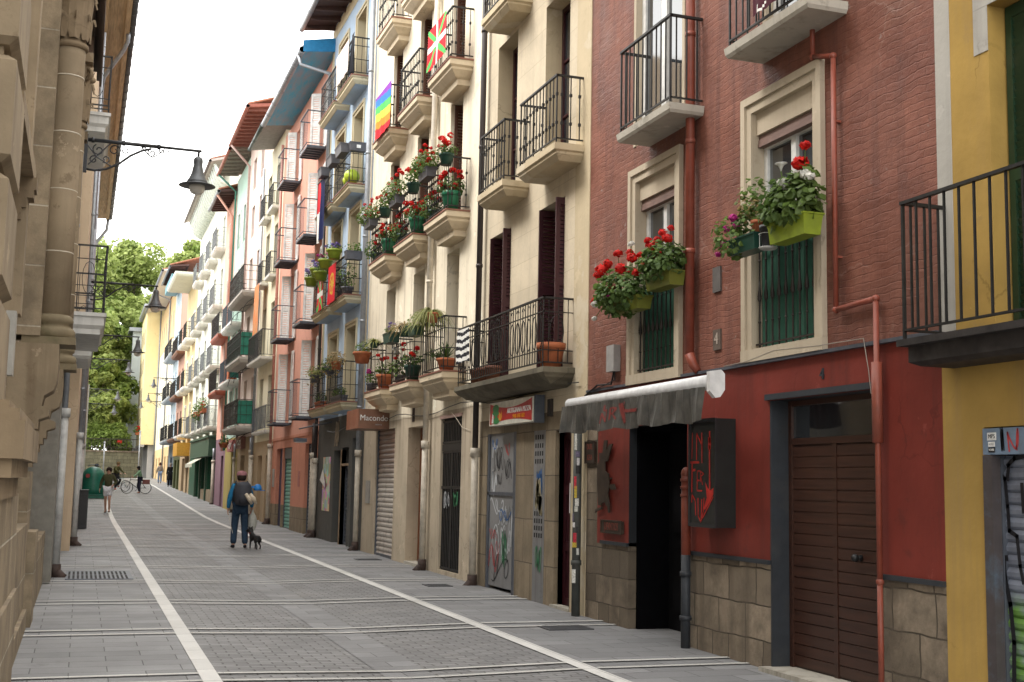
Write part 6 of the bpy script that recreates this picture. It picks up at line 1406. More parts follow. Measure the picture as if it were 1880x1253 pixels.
plant('terracotta pot with a stringy succulent standing on the petunia trough', (5.84, 9.85, 4.05), 'p', M['terra'], (.08, .15), [((0, .1, .22), (.16, .22, .22), 130, 'leaf_l'), ((0, .15, .15), (.12, .16, .16), 60, 'leaf_d')], [], 7, near=True, lsz=.06)
t = plant('small black pot in a white wire holder between the terracotta pot and the lime trough', (5.78, 9.6, 3.9), 'p', M['black'], (.075, .2), [((0, 0, .08), (.1, .1, .1), 50, 'leaf_l')], [], 8, near=True, lsz=.06)
s = MB()
for zz in (.12,): s.tube([(5.78+.085*math.cos(a), 9.6+.085*math.sin(a), 3.9+zz) for a in [2*math.pi*k/12 for k in range(13)]], .003, 4)
for a in (0, 1.6, 3.1, 4.7): s.bar((5.78+.085*math.cos(a), 9.6+.085*math.sin(a), 3.89), (5.78+.085*math.cos(a), 9.6+.085*math.sin(a), 4.02), .003)
s.lathe((5.78, 9.6, 3.88), [(.07, 0), (.085, .012), (.085, .018)], 14); s.build('wire_holder', simple('dull_white_wire', (.4, .4, .38), .5), t)
# cream house, second row of balconies: geraniums on the rail and inside
rws = {'near': (19.85, 21.3), 'middle': (22.1, 23.6), 'far': (24.4, 25.85)}
for i, (nm, (a, b_)) in enumerate(rws.items()):
    z = 6.4
    plant('dark trough of red and white geraniums hung outside the rail of the %s geranium balcony' % nm, (5.56, (a+b_)/2+.25, z+.72), 't', M['greypot'], (.2, .6, .17), [((-.03, .1, .12), (.24, .66, .22), 480, 'leaf_l'), ((-.06, .2, .12), (.18, .5, .18), 80, 'whitep' if i else 'leaf')], F_(20+i, 17, .6, .08, .42, 'red', .1, .045), 10+i, lsz=.06)
    plant('green pot of red geraniums on the near rail corner of the %s geranium balcony' % nm, (5.66, a+.1, z+.78), 'p', M['dgpot'], (.13, .2), [((0, 0, .08), (.2, .22, .14), 120, 'leaf')], F_(30+i, 9 if i == 0 else 4, .22, .14, .34, 'red', .1, .06), 14+i, lsz=.06)
    plant('bright green pot full of red geraniums standing inside the %s geranium balcony' % nm, (5.8, a+.24, z+.02), 'p', M['gpot'], (.17, .33), [((0, 0, .1), (.27, .3, .18), 240, 'leaf')], F_(40+i, 16, .28, .12, .34, 'red', .16, .065), 17+i, lsz=.06)
    plant('low green pot of trailing red geraniums, far end of the %s geranium balcony' % nm, (5.78, b_-.25, z+.02), 'p', M['dgpot'], (.13, .2), [((-.05, .1, .1), (.2, .44, .24), 240, 'leaf')], F_(50+i, 11, .38, .1, .42, 'red', .08, .06), 21+i, lsz=.06)
# first row
z = 3.62
plant('big yellow green spider plant on the near first floor balcony rail', (5.6, 20.35, z+.86), 'p', M['terra'], (.11, .17), [], [], 61, bladespec=[((0, .1, .02), 150, .55, 'leaf_y', dict(w=.016, droop=1.3)), ((0, .55, .0), 110, .5, 'leaf_y', dict(w=.015, droop=1.3))])
plant('dark trough of light green herbs hung beside the big spider plant', (5.56, 21.3, z+.72), 't', M['dgpot'], (.2, .45, .17), [((0, 0, .1), (.14, .26, .18), 110, 'leaf_l')], [], 62, bladespec=[((0, .1, 0), 70, .4, 'leaf_y', dict(w=.012))], lsz=.05)
plant('terracotta pot with a spiky aloe inside the near first floor balcony of the cream house', (5.8, 20.1, z+.02), 'p', M['terra'], (.17, .2), [], [], 63, bladespec=[((0, 0, 0), 50, .4, 'leaf', dict(w=.022, droop=.3, up=1.0)), ((0, .5, 0), 40, .5, 'leaf', dict(w=.012, droop=.7, up=.9)), ((0, .9, .1), 30, .4, 'leaf_l', dict(w=.012, droop=.7, up=.9))])
plant('large dark green trough with purple flowers hung on the middle first floor rail', (5.55, 23.15, z+.78), 't', M['dgpot'], (.22, .55, .2), [((0, 0, .06), (.12, .28, .1), 90, 'leaf')], F_(65, 4, .25, .08, .2, 'purple', .06, .045), 64, lsz=.055)
plant('pot with dry brown spider plant on the near corner of the middle first floor rail', (5.6, 22.3, z+.82), 'p', M['dgpot'], (.12, .2), [], [], 66, bladespec=[((0, 0, 0), 70, .5, 'leaf_d', dict(w=.013, droop=1.1)), ((0, .45, 0), 40, .45, 'leaf_d', dict(w=.012, droop=.9))])
plant('dark pot of red geraniums inside the middle first floor balcony of the cream house', (5.8, 22.4, z+.02), 'p', M['dgpot'], (.16, .28), [((0, 0, .12), (.22, .28, .16), 140, 'leaf')], F_(67, 6, .3, .16, .42, 'red', .12, .065), 67, lsz=.06)
plant('white and red geraniums at the far end of the middle first floor balcony', (5.78, 23.25, z+.02), 'p', M['greypot'], (.12, .16), [((-.03, 0, .14), (.18, .3, .2), 140, 'leaf_l')], F_(68, 3, .3, .2, .5, 'red', .08, .055)+F_(69, 3, .25, .25, .6, 'whitep', .06, .06), 68, lsz=.055)
plant('round terracotta pot of succulents hung at the far corner of the far first floor rail', (5.55, 25.75, z+.62), 'p', M['terra'], (.2, .24), [((0, 0, .08), (.18, .24, .14), 110, 'leaf')], [], 70, lsz=.06)
plant('spiky yellow green plant on the near half of the far first floor rail', (5.6, 24.85, z+.86), 'p', M['dgpot'], (.1, .12), [], [], 71, bladespec=[((0, 0, 0), 80, .45, 'leaf_y', dict(w=.016, droop=.9))])
plant('terracotta pot of red geraniums inside the far first floor balcony of the cream house', (5.8, 24.65, z+.02), 'p', M['terra'], (.18, .28), [((0, 0, .12), (.22, .24, .16), 120, 'leaf_l')], F_(72, 5, .26, .16, .4, 'red', .12, .06), 72, lsz=.06)
plant('low pot of dark pink geraniums at the far end of the far first floor balcony', (5.72, 25.5, z+.02), 'p', M['greypot'], (.12, .16), [((0, 0, .1), (.16, .26, .14), 90, 'leaf_l')], F_(73, 4, .3, .14, .3, 'pinkp', .08, .06), 73, lsz=.055)
# long balcony pots
t = thing('flower_pot', 'empty tapered terracotta pot at the near end of the long iron balcony', 'flower pot', (5.84, 15.22, 3.27)); s = MB(); pot(s, 5.84, 15.22, 3.27, .19, .33); s.build('pot', M['terra'], t); s = MB(); s.lathe((5.84, 15.22, 3.53), [(.165, 0), (.1, .01), (.0, .012)], 12); s.build('soil', M['rust'], t)
for k, (yy, r_) in enumerate(((17.7, .13), (18.1, .14), (18.5, .12))):
    t = thing('flower_pot', ['small brown pot nearest the maroon shutters on the long balcony', 'middle one of three small brown pots on the long balcony', 'farthest small brown pot behind the striped cloth on the long balcony'][k], 'flower pot', (5.85, yy, 3.27)); s = MB(); pot(s, 5.85, yy, 3.27, r_, .24); s.build('pot', simple('brown_pot', (.2, .08, .05), .7), t); s = MB(); s.lathe((5.85, yy, 3.45), [(r_*.85, 0), (.0, .01)], 12); s.build('soil', M['rust'], t)
# blue house
for k, (yy, xx, w_) in enumerate(((28.95, 5.58, .75), (30.0, 5.56, .6), (31.3, 5.56, .5))):
    t = thing('planter', ['long grey trough on the near rail of the third row of the blue house', 'middle grey trough on the third row rail of the blue house', 'farthest grey trough on the third row rail of the blue house'][k], 'planter', (xx, yy, 9.62), 'grey troughs on the blue house'); s = MB(); trough(s, xx-.13, xx+.13, yy-w_/2, yy+w_/2, 9.62, 9.84, .03); s.build('pot', M['greypot'], t)
    s = MB(); rr = random.Random(k); disc_leaves(s, (xx, yy, 9.86), (.08, w_*.4, .03), 16, .04, rr); s.build('foliage', M['leaf_l'], t)
t = thing('planter', 'grey trough with a white sticker on the side rail of the blue house third row', 'planter', (5.85, 28.5, 9.62), 'grey troughs on the blue house'); s = MB(); trough(s, 5.64, 6.06, 28.35, 28.6, 9.62, 9.83, .025); s.build('pot', M['greypot'], t); s = MB(); s.box(5.8, 5.9, 28.345, 28.35, 9.68, 9.76); s.build('sticker', M['white'], t)
lm = [('lime pot of purple heather at the far end of the colourful second row rail', 32.5, 6.9), ('lime pot of pale lavender next to the far end of the colourful second row rail', 31.7, 7.02), ('lower lime pot tucked under the lavender on the colourful second row', 31.15, 6.85), ('lime pot of crimson flowers in the middle of the colourful second row rail', 30.5, 7.05), ('lime pot of grey lavender at the near corner of the colourful second row rail', 29.4, 7.12)]
for k, (lab, yy, zz) in enumerate(lm):
    plant(lab, (5.55, yy, zz), 'p', M['lime'], (.19, .24), [((0, 0, .06), (.2, .24, .12), 90, 'leaf')], F_(80+k, 6 if k != 2 else 1, .24, .08, .2, 'purple' if k != 3 else 'pinkp', .14, .055), 80+k, lsz=.05)
plant('grey brown trough with leafy greens on the side rail of the colourful second row', (5.85, 28.5, 6.98), 't', M['greypot'], (.42, .25, .2), [((0, 0, .1), (.22, .16, .14), 90, 'leaf_l')], [], 86, lsz=.06)
plant('grey pot with a tall green bush inside the colourful second row balcony', (5.8, 28.85, 6.17), 'p', M['greypot'], (.15, .2), [((0, 0, .3), (.22, .26, .34), 170, 'leaf_l')], [], 87, lsz=.06)
plant('grey pot with a second bush further inside the colourful second row balcony', (5.8, 29.5, 6.17), 'p', M['greypot'], (.14, .2), [((0, 0, .2), (.18, .22, .22), 120, 'leaf')], [], 88, lsz=.06)
lo = [('dry beige plant in a red pot on the lowest blue house balcony', 28.75, 4.35, 'terra', 'leaf_d'), ('dense trailing greenery on the near rail of the lowest blue house balcony', 29.6, 4.3, 'greypot', 'leaf'), ('yellow brown bush on the far rail of the lowest row of the blue house', 31.6, 4.25, 'greypot', 'leaf_y')]
for k, (lab, yy, zz, pm, lmk) in enumerate(lo):
    plant(lab, (5.58, yy, zz), 'p', M[pm], (.13, .2), [((0, 0, .05), (.24, .42, .2), 170, lmk), ((0, .1, -.08), (.2, .3, .25), 60, 'leaf_d')], [], 90+k, lsz=.06, bladespec=[((0, 0, .05), 50, .35, lmk, dict(w=.012))])
plant('row of small green plants on the floor of the lowest near blue house balcony', (5.78, 29.3, 3.62), 't', M['greypot'], (.2, 1.2, .14), [((0, 0, .1), (.14, .6, .14), 150, 'leaf_l')], [], 94, lsz=.055, bladespec=[((0, .3, 0), 30, .4, 'leaf_y', dict(w=.012, droop=.4, up=1))])
plant('small mixed plants on the floor of the lowest far blue house balcony', (5.78, 31.7, 3.62), 't', M['terra'], (.2, .8, .14), [((0, 0, .1), (.14, .45, .16), 110, 'leaf')], [], 95, lsz=.055)
plant('plants spilling over the ornate balcony above the green shopfront, nearest one', (5.6, 63.0, 5.0), 't', M['terra'], (.3, 1.6, .2), [((-.05, 0, .2), (.3, 1.0, .45), 200, 'leaf_l')], F_(96, 5, .8, .1, .5, 'red', .1, .08), 96, lsz=.1)
plant('plants spilling over the ornate balcony above the green shopfront, second one', (5.6, 66.4, 5.0), 't', M['terra'], (.3, 1.6, .2), [((-.05, 0, .0), (.3, 1.2, .6), 220, 'leaf')], [], 97, lsz=.1)
plant('hanging basket of greenery under the green screened balcony', (5.4, 51.0, 3.0), 'p', M['terra'], (.2, .2), [((0, 0, .08), (.25, .25, .2), 70, 'leaf_l')], [], 98, lsz=.08)
plant('small geranium box on a window of the yellow corner block', (5.1, 128.6, 6.0), 't', M['terra'], (.4, 1.2, .3), [((0, 0, .2), (.5, .9, .4), 90, 'leaf')], F_(99, 5, .8, .1, .5, 'red', .3, .2), 99, lsz=.2)
t = thing('flower_pot', 'orange pot with a dark bird shaped top on the green house balcony', 'flower pot', (5.75, 52.6, 5.92)); s = MB(); s.box(5.6, 5.95, 52.3, 52.9, 5.92, 6.35); s.build('pot', simple('bright_orange', (.6, .13, .02), .5), t); s = MB(); s.ball((5.77, 52.6, 6.5), .22, 10, 7, 1.1); s.build('top', simple('navy_plush', (.03, .04, .09), .8), t)

# ---- cloths and flags
def cloth(name, label, cat, y0, y1, z0, z1, x, fn, mats, nu=28, nv=34, amp=.02, seed=0, slant=0.0, top=None):
    s = MB(); ph = seed*1.7
    def P(i, j):
        u, v = i/nu, j/nv; y = y1-(y1-y0)*u; z = z1-(z1-z0)*v+slant*u*(1-v*0)
        return (x+amp*(math.sin(u*9+ph+v*1.5)*.6*v+.5*math.sin(u*21+ph)*v)-.01, y+.02*math.sin(v*5+ph)*v, z+.01*math.sin(u*12+ph)*v)
    for i in range(nu):
        for j in range(nv):
            k = fn((i+.5)/nu, (j+.5)/nv)
            if k is None: continue
            s.m(k); s.smooth = True; s.poly([P(i, j), P(i+1, j), P(i+1, j+1), P(i, j+1)])
    return tag(recenter(s.build(name, mats), (x, (y0+y1)/2, z0)), label, cat)
cl = lambda n, c: simple('cloth_'+n, c, .8, var=.1, spec=.1)
rb = [cl('violet', (.25, .06, .4)), cl('blue', (.05, .2, .6)), cl('green', (.1, .45, .12)), cl('yellow', (.75, .62, .08)), cl('orange', (.75, .25, .04)), cl('red', (.6, .03, .04)), cl('white', (.75, .74, .7)), cl('black', (.03, .03, .035)), cl('maroon', (.07, .02, .03)), cl('navy', (.015, .02, .07)), cl('gold', (.6, .38, .05)), cl('peach', (.7, .25, .1))]
cloth('rainbow_flag', 'rainbow flag tied to the far third floor balcony of the cream house', 'flag', 24.0, 25.45, 9.03, 9.98, 5.6, lambda u, v: min(5, max(0, int((v*.95+(1-u)*.12)*6))), rb[:6], seed=1)
def ik(u, v):
    if abs(u-.5) < .055 or abs(v-.5) < .075: return 0
    if abs((u-.5)-(v-.5)) < .085 or abs((u-.5)+(v-.5)) < .085: return 1
    return 2
cloth('basque_flag', 'red flag with white cross and green saltire, high on the cream house', 'flag', 19.95, 21.15, 9.2, 9.97, 5.6, ik, [rb[6], rb[2], rb[5]], 44, 44, seed=2)
cloth('striped_cloth', 'black and white striped cloth tied to the far end of the long iron balcony', 'cloth', 18.15, 18.8, 3.62, 4.15, 5.6, lambda u, v: 0 if (int(v*9+.8*abs(u*2-1))) % 2 else 1, [rb[7], rb[6]], amp=.03, seed=3)
cloth('black_banner', 'dark maroon banner with white strokes on the top right balcony of the red house', 'banner', 8.9, 9.62, 6.05, 6.9, 5.63, lambda u, v: 1 if (abs(math.sin(u*11+2*math.sin(v*6))-(v*6 % 2-1)) < .16 and .15 < u < .85) else 0, [rb[8], rb[6]], amp=.02, seed=4)
cloth('red_gold_flag', 'crimson flag with gold linked emblem on the near second row balcony of the blue house', 'flag', 29.3, 30.3, 6.1, 7.05, 5.6, lambda u, v: 1 if (abs(math.hypot(u-.5, v-.5)-.25) < .03 or (abs(u-.5) < .03 and abs(v-.5) < .3) or (abs(v-.5) < .03 and abs(u-.5) < .3) or abs(abs(u-.5)-abs(v-.5)) < .03 and abs(u-.5) < .22) else 0, [rb[5], rb[10]], 40, 40, seed=5)
cloth('small_basque_flag', 'small flag with white cross and green saltire beside the crimson flag', 'flag', 31.0, 31.7, 6.1, 6.95, 5.6, ik, [rb[6], rb[2], rb[5]], 36, 36, seed=6)
cloth('navy_red_flag', 'long navy and red flag hanging from the far third row balcony of the blue house', 'flag', 31.2, 32.1, 8.0, 9.6, 5.58, lambda u, v: 0 if u > .35+.2*math.sin(v*3) else (1 if v < .5 else 2), [rb[9], rb[5], rb[6]], amp=.05, seed=7)
cloth('hanging_cloth', 'pale pink cloth with faded print over the top balcony rail of the blue house', 'cloth', 28.7, 30.3, 11.7, 12.5, 5.6, lambda u, v: 0, [cl('pale_pink', (.6, .5, .47))], seed=8)
t = cloth('black_jacket', 'black jacket draped over the side rail of the top blue house balcony', 'jacket', 28.45, 28.75, 11.6, 12.6, 5.68, lambda u, v: 0, [rb[7]], amp=.08, seed=9)
cloth('orange_cloth', 'orange patterned cloth hanging on the pale yellow house', 'cloth', 45.0, 46.2, 7.0, 8.9, 5.78, lambda u, v: 0 if int(u*6+v*5) % 2 else 1, [rb[11], cl('dull_orange', (.6, .3, .15))], seed=10)
s = MB(); rr = random.Random(5)
s.ball((5.8, 28.8, 9.08), .2, 10, 7, .9); s.ball((5.82, 29.15, 9.05), .18, 10, 7, .9); tag(recenter(s.build('plastic_bag', simple('lime_bag', (.4, .5, .04), .35)), (5.8, 29, 8.87)), 'lime green stuffed bag lying on the third row balcony of the blue house', 'bag')
# ------------------------------------------------------------------ people, dog, bicycles
def skin_mesh(V, E, sub=1):
    names = list(V); idx = {n: i for i, n in enumerate(names)}
    me = bpy.data.meshes.new('sk'); me.from_pydata([V[n][0] for n in names], [(idx[a], idx[b_]) for a, b_ in E], [])
    o = bpy.data.objects.new('sk', me); COL.objects.link(o)
    md = o.modifiers.new('s', 'SKIN'); md.use_smooth_shade = True
    sv = me.skin_vertices[0].data
    for n in names:
        r_ = V[n][1]; sv[idx[n]].radius = (r_, r_) if not isinstance(r_, tuple) else r_
    sv[0].use_root = True
    m2 = o.modifiers.new('u', 'SUBSURF'); m2.levels = sub; m2.render_levels = sub
    dg = bpy.context.evaluated_depsgraph_get(); res = bpy.data.meshes.new_from_object(o.evaluated_get(dg))
    bpy.data.objects.remove(o); bpy.data.meshes.remove(me); return res
def place(me, name, mat, parent):
    me.materials.clear(); me.materials.append(mat); me.name = name
    for p in me.polygons: p.use_smooth = True
    o = bpy.data.objects.new(name, me); COL.objects.link(o); o.parent = parent; return o
BASE = dict(pelvis=(0, 0, .96), spine=(0, .01, 1.12), chest=(0, .0, 1.3), neck=(0, 0, 1.46), jaw=(0, .015, 1.55), head=(0, .01, 1.63), crown=(0, 0, 1.69),
    sh=(.17, 0, 1.41), el=(.23, -.02, 1.14), wr=(.25, .05, .9), hip=(.085, 0, .93), kn=(.1, .02, .5), an=(.1, 0, .09), toe=(.12, .15, .035))
def person(label, loc, heading, left={}, right={}, mid={}, h=1.74, skinc=(.42, .24, .17), top=None, topc=(.1, .1, .1), bot='trousers', botc=(.03, .05, .1), shoec=(.02, .02, .02), hairc=(.03, .02, .015), hat=None, long_hair=False, coat=None, sleeves=True, bun=False, face=False):
    t = thing('person', label, 'person', loc); t.rotation_euler.z = R(heading); t.scale = (h/1.74,)*3
    J = {}
    for k, v in BASE.items():
        if k in mid: v = mid[k]
        if k in ('sh', 'el', 'wr', 'hip', 'kn', 'an', 'toe'):
            for sd, sg, ov in (('L', -1, left), ('R', 1, right)):
                w_ = ov.get(k); J[k+sd] = (w_ if w_ else (v[0]*sg, v[1], v[2]))
        else: J[k] = v
    rad = dict(pelvis=.125, spine=.115, chest=.13, neck=.055, jaw=.07, head=.09, crown=.075, sh=.062, el=.042, wr=.028, hip=.088, kn=.056, an=.038, toe=.03)
    V = {k: (J[k], rad[k.rstrip('LR')] if k[-1] in 'LR' else rad[k]) for k in J}
    E = [('pelvis', 'spine'), ('spine', 'chest'), ('chest', 'neck'), ('neck', 'jaw'), ('jaw', 'head'), ('head', 'crown')]
    for sd in 'LR': E += [('chest', 'sh'+sd), ('sh'+sd, 'el'+sd), ('el'+sd, 'wr'+sd), ('pelvis', 'hip'+sd), ('hip'+sd, 'kn'+sd), ('kn'+sd, 'an'+sd), ('an'+sd, 'toe'+sd)]
    Vb, Eb = dict(V), list(E)
    hd = Vector(J['head']); Vb['nose'] = ((hd.x, hd.y+.1, hd.z-.015), .013); Eb.append(('head', 'nose'))
    for sg in (-1, 1): Vb['ear%d' % sg] = ((hd.x+sg*.088, hd.y-.01, hd.z-.01), .016); Eb.append(('head', 'ear%d' % sg))
    for sd, sg in (('L', -1), ('R', 1)):
        w_ = Vector(J['wr'+sd]); d = (w_-Vector(J['el'+sd])).normalized(); pal = w_+d*.06; side = Vector((0, 1, 0)) if abs(d.y) < .8 else Vector((1, 0, 0)); side = (side-d*side.dot(d)).normalized(); inw = d.cross(side)*(-sg)
        if inw.x*sg > 0: inw = -inw
        Vb['pal'+sd] = (tuple(pal), .03); Eb.append(('wr'+sd, 'pal'+sd))
        for k, (off, L) in enumerate(((.026, .07), (.009, .08), (-.009, .075), (-.026, .058))):
            a = pal+d*.025+side*off; b_ = a+d*L*.5+inw*.008; c = b_+d*L*.4+inw*.028
            for q_, (p_, r_) in enumerate(((a, .0095), (b_, .0085), (c, .007))): Vb['f%s%d%d' % (sd, k, q_)] = (tuple(p_), r_)
            Eb += [('pal'+sd, 'f%s%d0' % (sd, k)), ('f%s%d0' % (sd, k), 'f%s%d1' % (sd, k)), ('f%s%d1' % (sd, k), 'f%s%d2' % (sd, k))]
        a = w_+d*.035+side*.03; b_ = a+side*.022+d*.03+inw*.01; Vb['t0'+sd] = (tuple(a), .011); Vb['t1'+sd] = (tuple(b_), .008); Eb += [('pal'+sd, 't0'+sd), ('t0'+sd, 't1'+sd)]
    skin = simple('skin_%d' % int(skinc[0]*100), skinc, .55, var=.05)
    place(skin_mesh(Vb, Eb), 'body', skin, t)
    mk = lambda n, c, rg=.85: simple('wear_%s_%d_%d_%d' % (n, c[0]*999, c[1]*999, c[2]*999), c, rg, var=.2, scale=14, spec=.15)
    # upper garment
    inf = dict(pelvis=.16, spine=.145, chest=.155, neck=.068, sh=.085, el=.062, wr=.045)
    Vt = {k: (J[k], inf[k]) for k in ('pelvis', 'spine', 'chest')}; Vt['neck'] = (tuple(Vector(J['neck'])-Vector((0, 0, .02))), .075); Et = [('pelvis', 'spine'), ('spine', 'chest'), ('chest', 'neck')]
    for sd in 'LR':
        for k in ('sh', 'el', 'wr'): Vt[k+sd] = (J[k+sd], inf[k])
        Et += [('chest', 'sh'+sd), ('sh'+sd, 'el'+sd), ('el'+sd, 'wr'+sd)]
    place(skin_mesh(Vt, Et), 'jacket', mk('top', topc), t)
    # lower garment
    ends = {'trousers': 1.0, 'shorts': .55}[bot]
    Vl = {'pelvis': (J['pelvis'], .15)}; El = []
    for sd in 'LR':
        Vl['hip'+sd] = (J['hip'+sd], .112); El.append(('pelvis', 'hip'+sd))
        if bot == 'shorts':
            a, b_ = Vector(J['hip'+sd]), Vector(J['kn'+sd]); Vl['kn'+sd] = (tuple(a.lerp(b_, .72)), .1); El.append(('hip'+sd, 'kn'+sd))
        else:
            Vl['kn'+sd] = (J['kn'+sd], .082); a = Vector(J['an'+sd]); Vl['an'+sd] = ((a.x, a.y, a.z+.0), .075); El += [('hip'+sd, 'kn'+sd), ('kn'+sd, 'an'+sd)]
    place(skin_mesh(Vl, El), bot, mk('bot', botc), t)
    for sd in 'LR':
        a = Vector(J['an'+sd]); b_ = Vector(J['toe'+sd]); hl = a+(a-b_)*.3; hl.z = b_.z
        place(skin_mesh({'h': (tuple(hl+Vector((0, 0, .012))), .04), 'm': (tuple((a+b_)/2-Vector((0, 0, .012))), .046), 't': (tuple(b_+Vector((0, 0, .004))), .04), 'a': (tuple(a-Vector((0, 0, .012))), .046)}, [('h', 'm'), ('m', 't'), ('m', 'a')]), 'shoe', mk('shoe', shoec, .6), t)
    c = Vector(J['head'])
    if hat:
        s = MB(); s.lathe((c.x, c.y-.01, c.z), [(.115, .01), (.118, .04), (.105, .09), (.07, .125), (.0, .138)], 16); s.box(c.x-.07, c.x+.07, c.y+.08, c.y+.19, c.z+.03, c.z+.042); o = s.build('cap', mk('hat', hat)); o.parent = t
    s = MB()
    if not hat: s.lathe((c.x, c.y-.018, c.z), [(.098, -.05), (.112, .0), (.112, .04), (.095, .085), (.06, .115), (.0, .125)], 16, 1, 1.02)
    else: s.lathe((c.x, c.y-.03, c.z), [(.07, -.09), (.1, -.06), (.108, .0), (.105, .03)], 14)
    if long_hair: s.lathe((c.x, c.y-.05, c.z), [(.04, -.22), (.09, -.14), (.105, -.04), (.09, .04), (.0, .08)], 12, 1, .8)
    if bun: s.ball((c.x, c.y-.06, c.z+.12), .055, 8, 6)
    o = s.build('hair', mk('hair', hairc)); o.parent = t
    if face:
        for sg in (-1, 1): s = MB(); s.ball((c.x+sg*.034, c.y+.083, c.z+.015), .012, 8, 6); o = s.build('eye', M['black']); o.parent = t
        s = MB(); s.tube([(c.x-.025, c.y+.083, c.z-.055), (c.x, c.y+.09, c.z-.057), (c.x+.025, c.y+.083, c.z-.055)], .006, 5); o = s.build('mouth', simple('lips', (.3, .1, .09), .5)); o.parent = t
    if coat:
        s = MB(); z0, z1 = coat; s.lathe((0, 0, 0), [(.24, z0), (.235, (z0+z1)/2), (.19, z1), (.17, 1.1)], 18, 1, .75); o = s.build('coat_skirt', mk('top', topc)); o.parent = t
    return t, J
def localobj(mb, name, mat, t): o = mb.build(name, mat); o.parent = t; return o

# man with the backpack, walking away
mx_, my_ = gp(438, 1006)
t, J = person('man with cap and grey backpack walking his dog up the street, back to the camera', (mx_, my_, G(my_)-.02), -3, left={'el': (-.25, -.03, 1.14), 'wr': (-.27, .03, .9), 'kn': (-.11, .05, .5), 'an': (-.13, -.05, .09), 'toe': (-.16, .1, .035)},
    right={'el': (.24, -.05, 1.14), 'wr': (.26, .08, .93), 'kn': (.11, -.02, .5), 'an': (.13, -.12, .09), 'toe': (.15, .03, .035)}, h=1.74, topc=(.02, .14, .27), botc=(.025, .045, .075), shoec=(.012, .012, .014), hat=(.26, .12, .13), hairc=(.03, .02, .015))
vest = MB(); vest.lathe((0, 0, 0), [(.16, .98), (.185, 1.1), (.19, 1.3), (.17, 1.42), (.09, 1.48)], 18, 1.12, .85); localobj(vest, 'vest', simple('black_vest', (.02, .021, .026), .7), t)
bag = thing('backpack', 'dark grey backpack worn by the man with the dog', 'backpack', (mx_, my_-.22, G(my_)+.98)); bx0, by0, bz0 = mx_, my_-.24, G(my_)
s = MB(); s.lathe((bx0+.02, by0, bz0), [(.05, .96), (.16, .98), (.185, 1.06), (.19, 1.25), (.175, 1.4), (.12, 1.48), (.0, 1.5)], 20, 1, .72); s.build('bag_body', simple('backpack_cloth', (.035, .036, .045), .7), bag)
s = MB(); s.lathe((bx0+.02, by0-.1, bz0), [(.03, .99), (.11, 1.0), (.12, 1.1), (.11, 1.2), (.0, 1.23)], 16, 1, .55); s.build('bag_pocket', simple('backpack_cloth_dark', (.022, .022, .028), .7), bag)
s = MB()
for sg in (-1, 1): s.tube([(bx0+sg*.12, by0+.12, bz0+1.42), (bx0+sg*.13, by0+.2, bz0+1.5), (bx0+sg*.13, by0+.3, bz0+1.46), (bx0+sg*.14, by0+.36, bz0+1.25)], .022, 6)
s.build('strap', M['black'], bag)
s = MB()
for dx in (0, .1): s.tube([(bx0+.06+dx, by0-.15, bz0+1.22), (bx0+.13+dx, by0-.2, bz0+1.12), (bx0+.2+dx, by0-.16, bz0+1.0)], [.035, .052, .03], 8)
tag(recenter(s.build('shoe_pair', simple('pale_shoe', (.5, .42, .32), .6)), (bx0+.15, by0-.15, bz0+1.0)), 'pair of pale shoes tied to the back of the grey backpack', 'shoes')
s = MB(); s.lathe((bx0+.34, by0, bz0+1.3), [(.11, 0), (.115, .04), (.1, .1), (.06, .14), (.0, .15)], 14, .8, .8); s.box(bx0+.36, bx0+.5, by0-.07, by0+.07, bz0+1.3, bz0+1.315); s.box(bx0+.2, bx0+.3, by0-.05, by0+.05, bz0+1.36, bz0+1.4); tag(recenter(s.build('blue_cap', simple('bright_blue_cap', (.015, .15, .42), .5)), (bx0+.34, by0, bz0+1.25)), 'bright blue cap hanging from the right side of the backpack', 'cap')
s = MB(); wx_, wy_ = mx_+.29, my_+.06
s.lathe((wx_, wy_, G(my_)), [(.03, .37), (.07, .4), (.1, .5), (.105, .62), (.08, .72), (.03, .8), (.02, .86)], 12, 1, .8); tag(recenter(s.build('plastic_bag', simple('translucent_bag', (.42, .42, .38), .35)), (wx_, wy_, G(my_)+.37)), 'pale carrier bag held in the right hand of the man with the dog', 'bag')
s = MB(); s.tube([(mx_-.27, my_+.05, G(my_)+.86), (mx_-.2, my_+.0, G(my_)+.5), (mx_-.12, my_-.06, G(my_)+.22)], .006, 5); s.build('x', M['creampipe']); o = bpy.data.objects['x']; o.name = 'walking_cord'; tag(recenter(o, (mx_-.2, my_, G(my_)+.2)), 'thin pale cord hanging from the left hand of the man with the backpack', 'cord')
# dog, seen from behind, standing turned to the left
dx_, dy_ = gp(468, 1008); dz_ = G(dy_)-.02
t = thing('dog', 'small black dog standing beside the man with the backpack', 'dog', (dx_, dy_, dz_)); t.rotation_euler.z = R(18)
V = dict(pel=((0, -.14, .27), .062), mid=((0, -.02, .27), .055), che=((0, .12, .28), .075), nek=((-.01, .19, .36), .042), hd=((-.03, .22, .43), .05), muz=((-.07, .29, .415), .026), nos=((-.085, .33, .41), .018), tl=((0, -.2, .31), .016), tl2=((.01, -.25, .25), .011), tl3=((.02, -.27, .17), .007),
    e1=((.0, .2, .485), .016), e2=((-.07, .2, .485), .016), e1b=((.01, .19, .52), .007), e2b=((-.085, .19, .52), .007))
E_ = [('pel', 'mid'), ('mid', 'che'), ('che', 'nek'), ('nek', 'hd'), ('hd', 'muz'), ('muz', 'nos'), ('pel', 'tl'), ('tl', 'tl2'), ('tl2', 'tl3'), ('hd', 'e1'), ('hd', 'e2'), ('e1', 'e1b'), ('e2', 'e2b')]
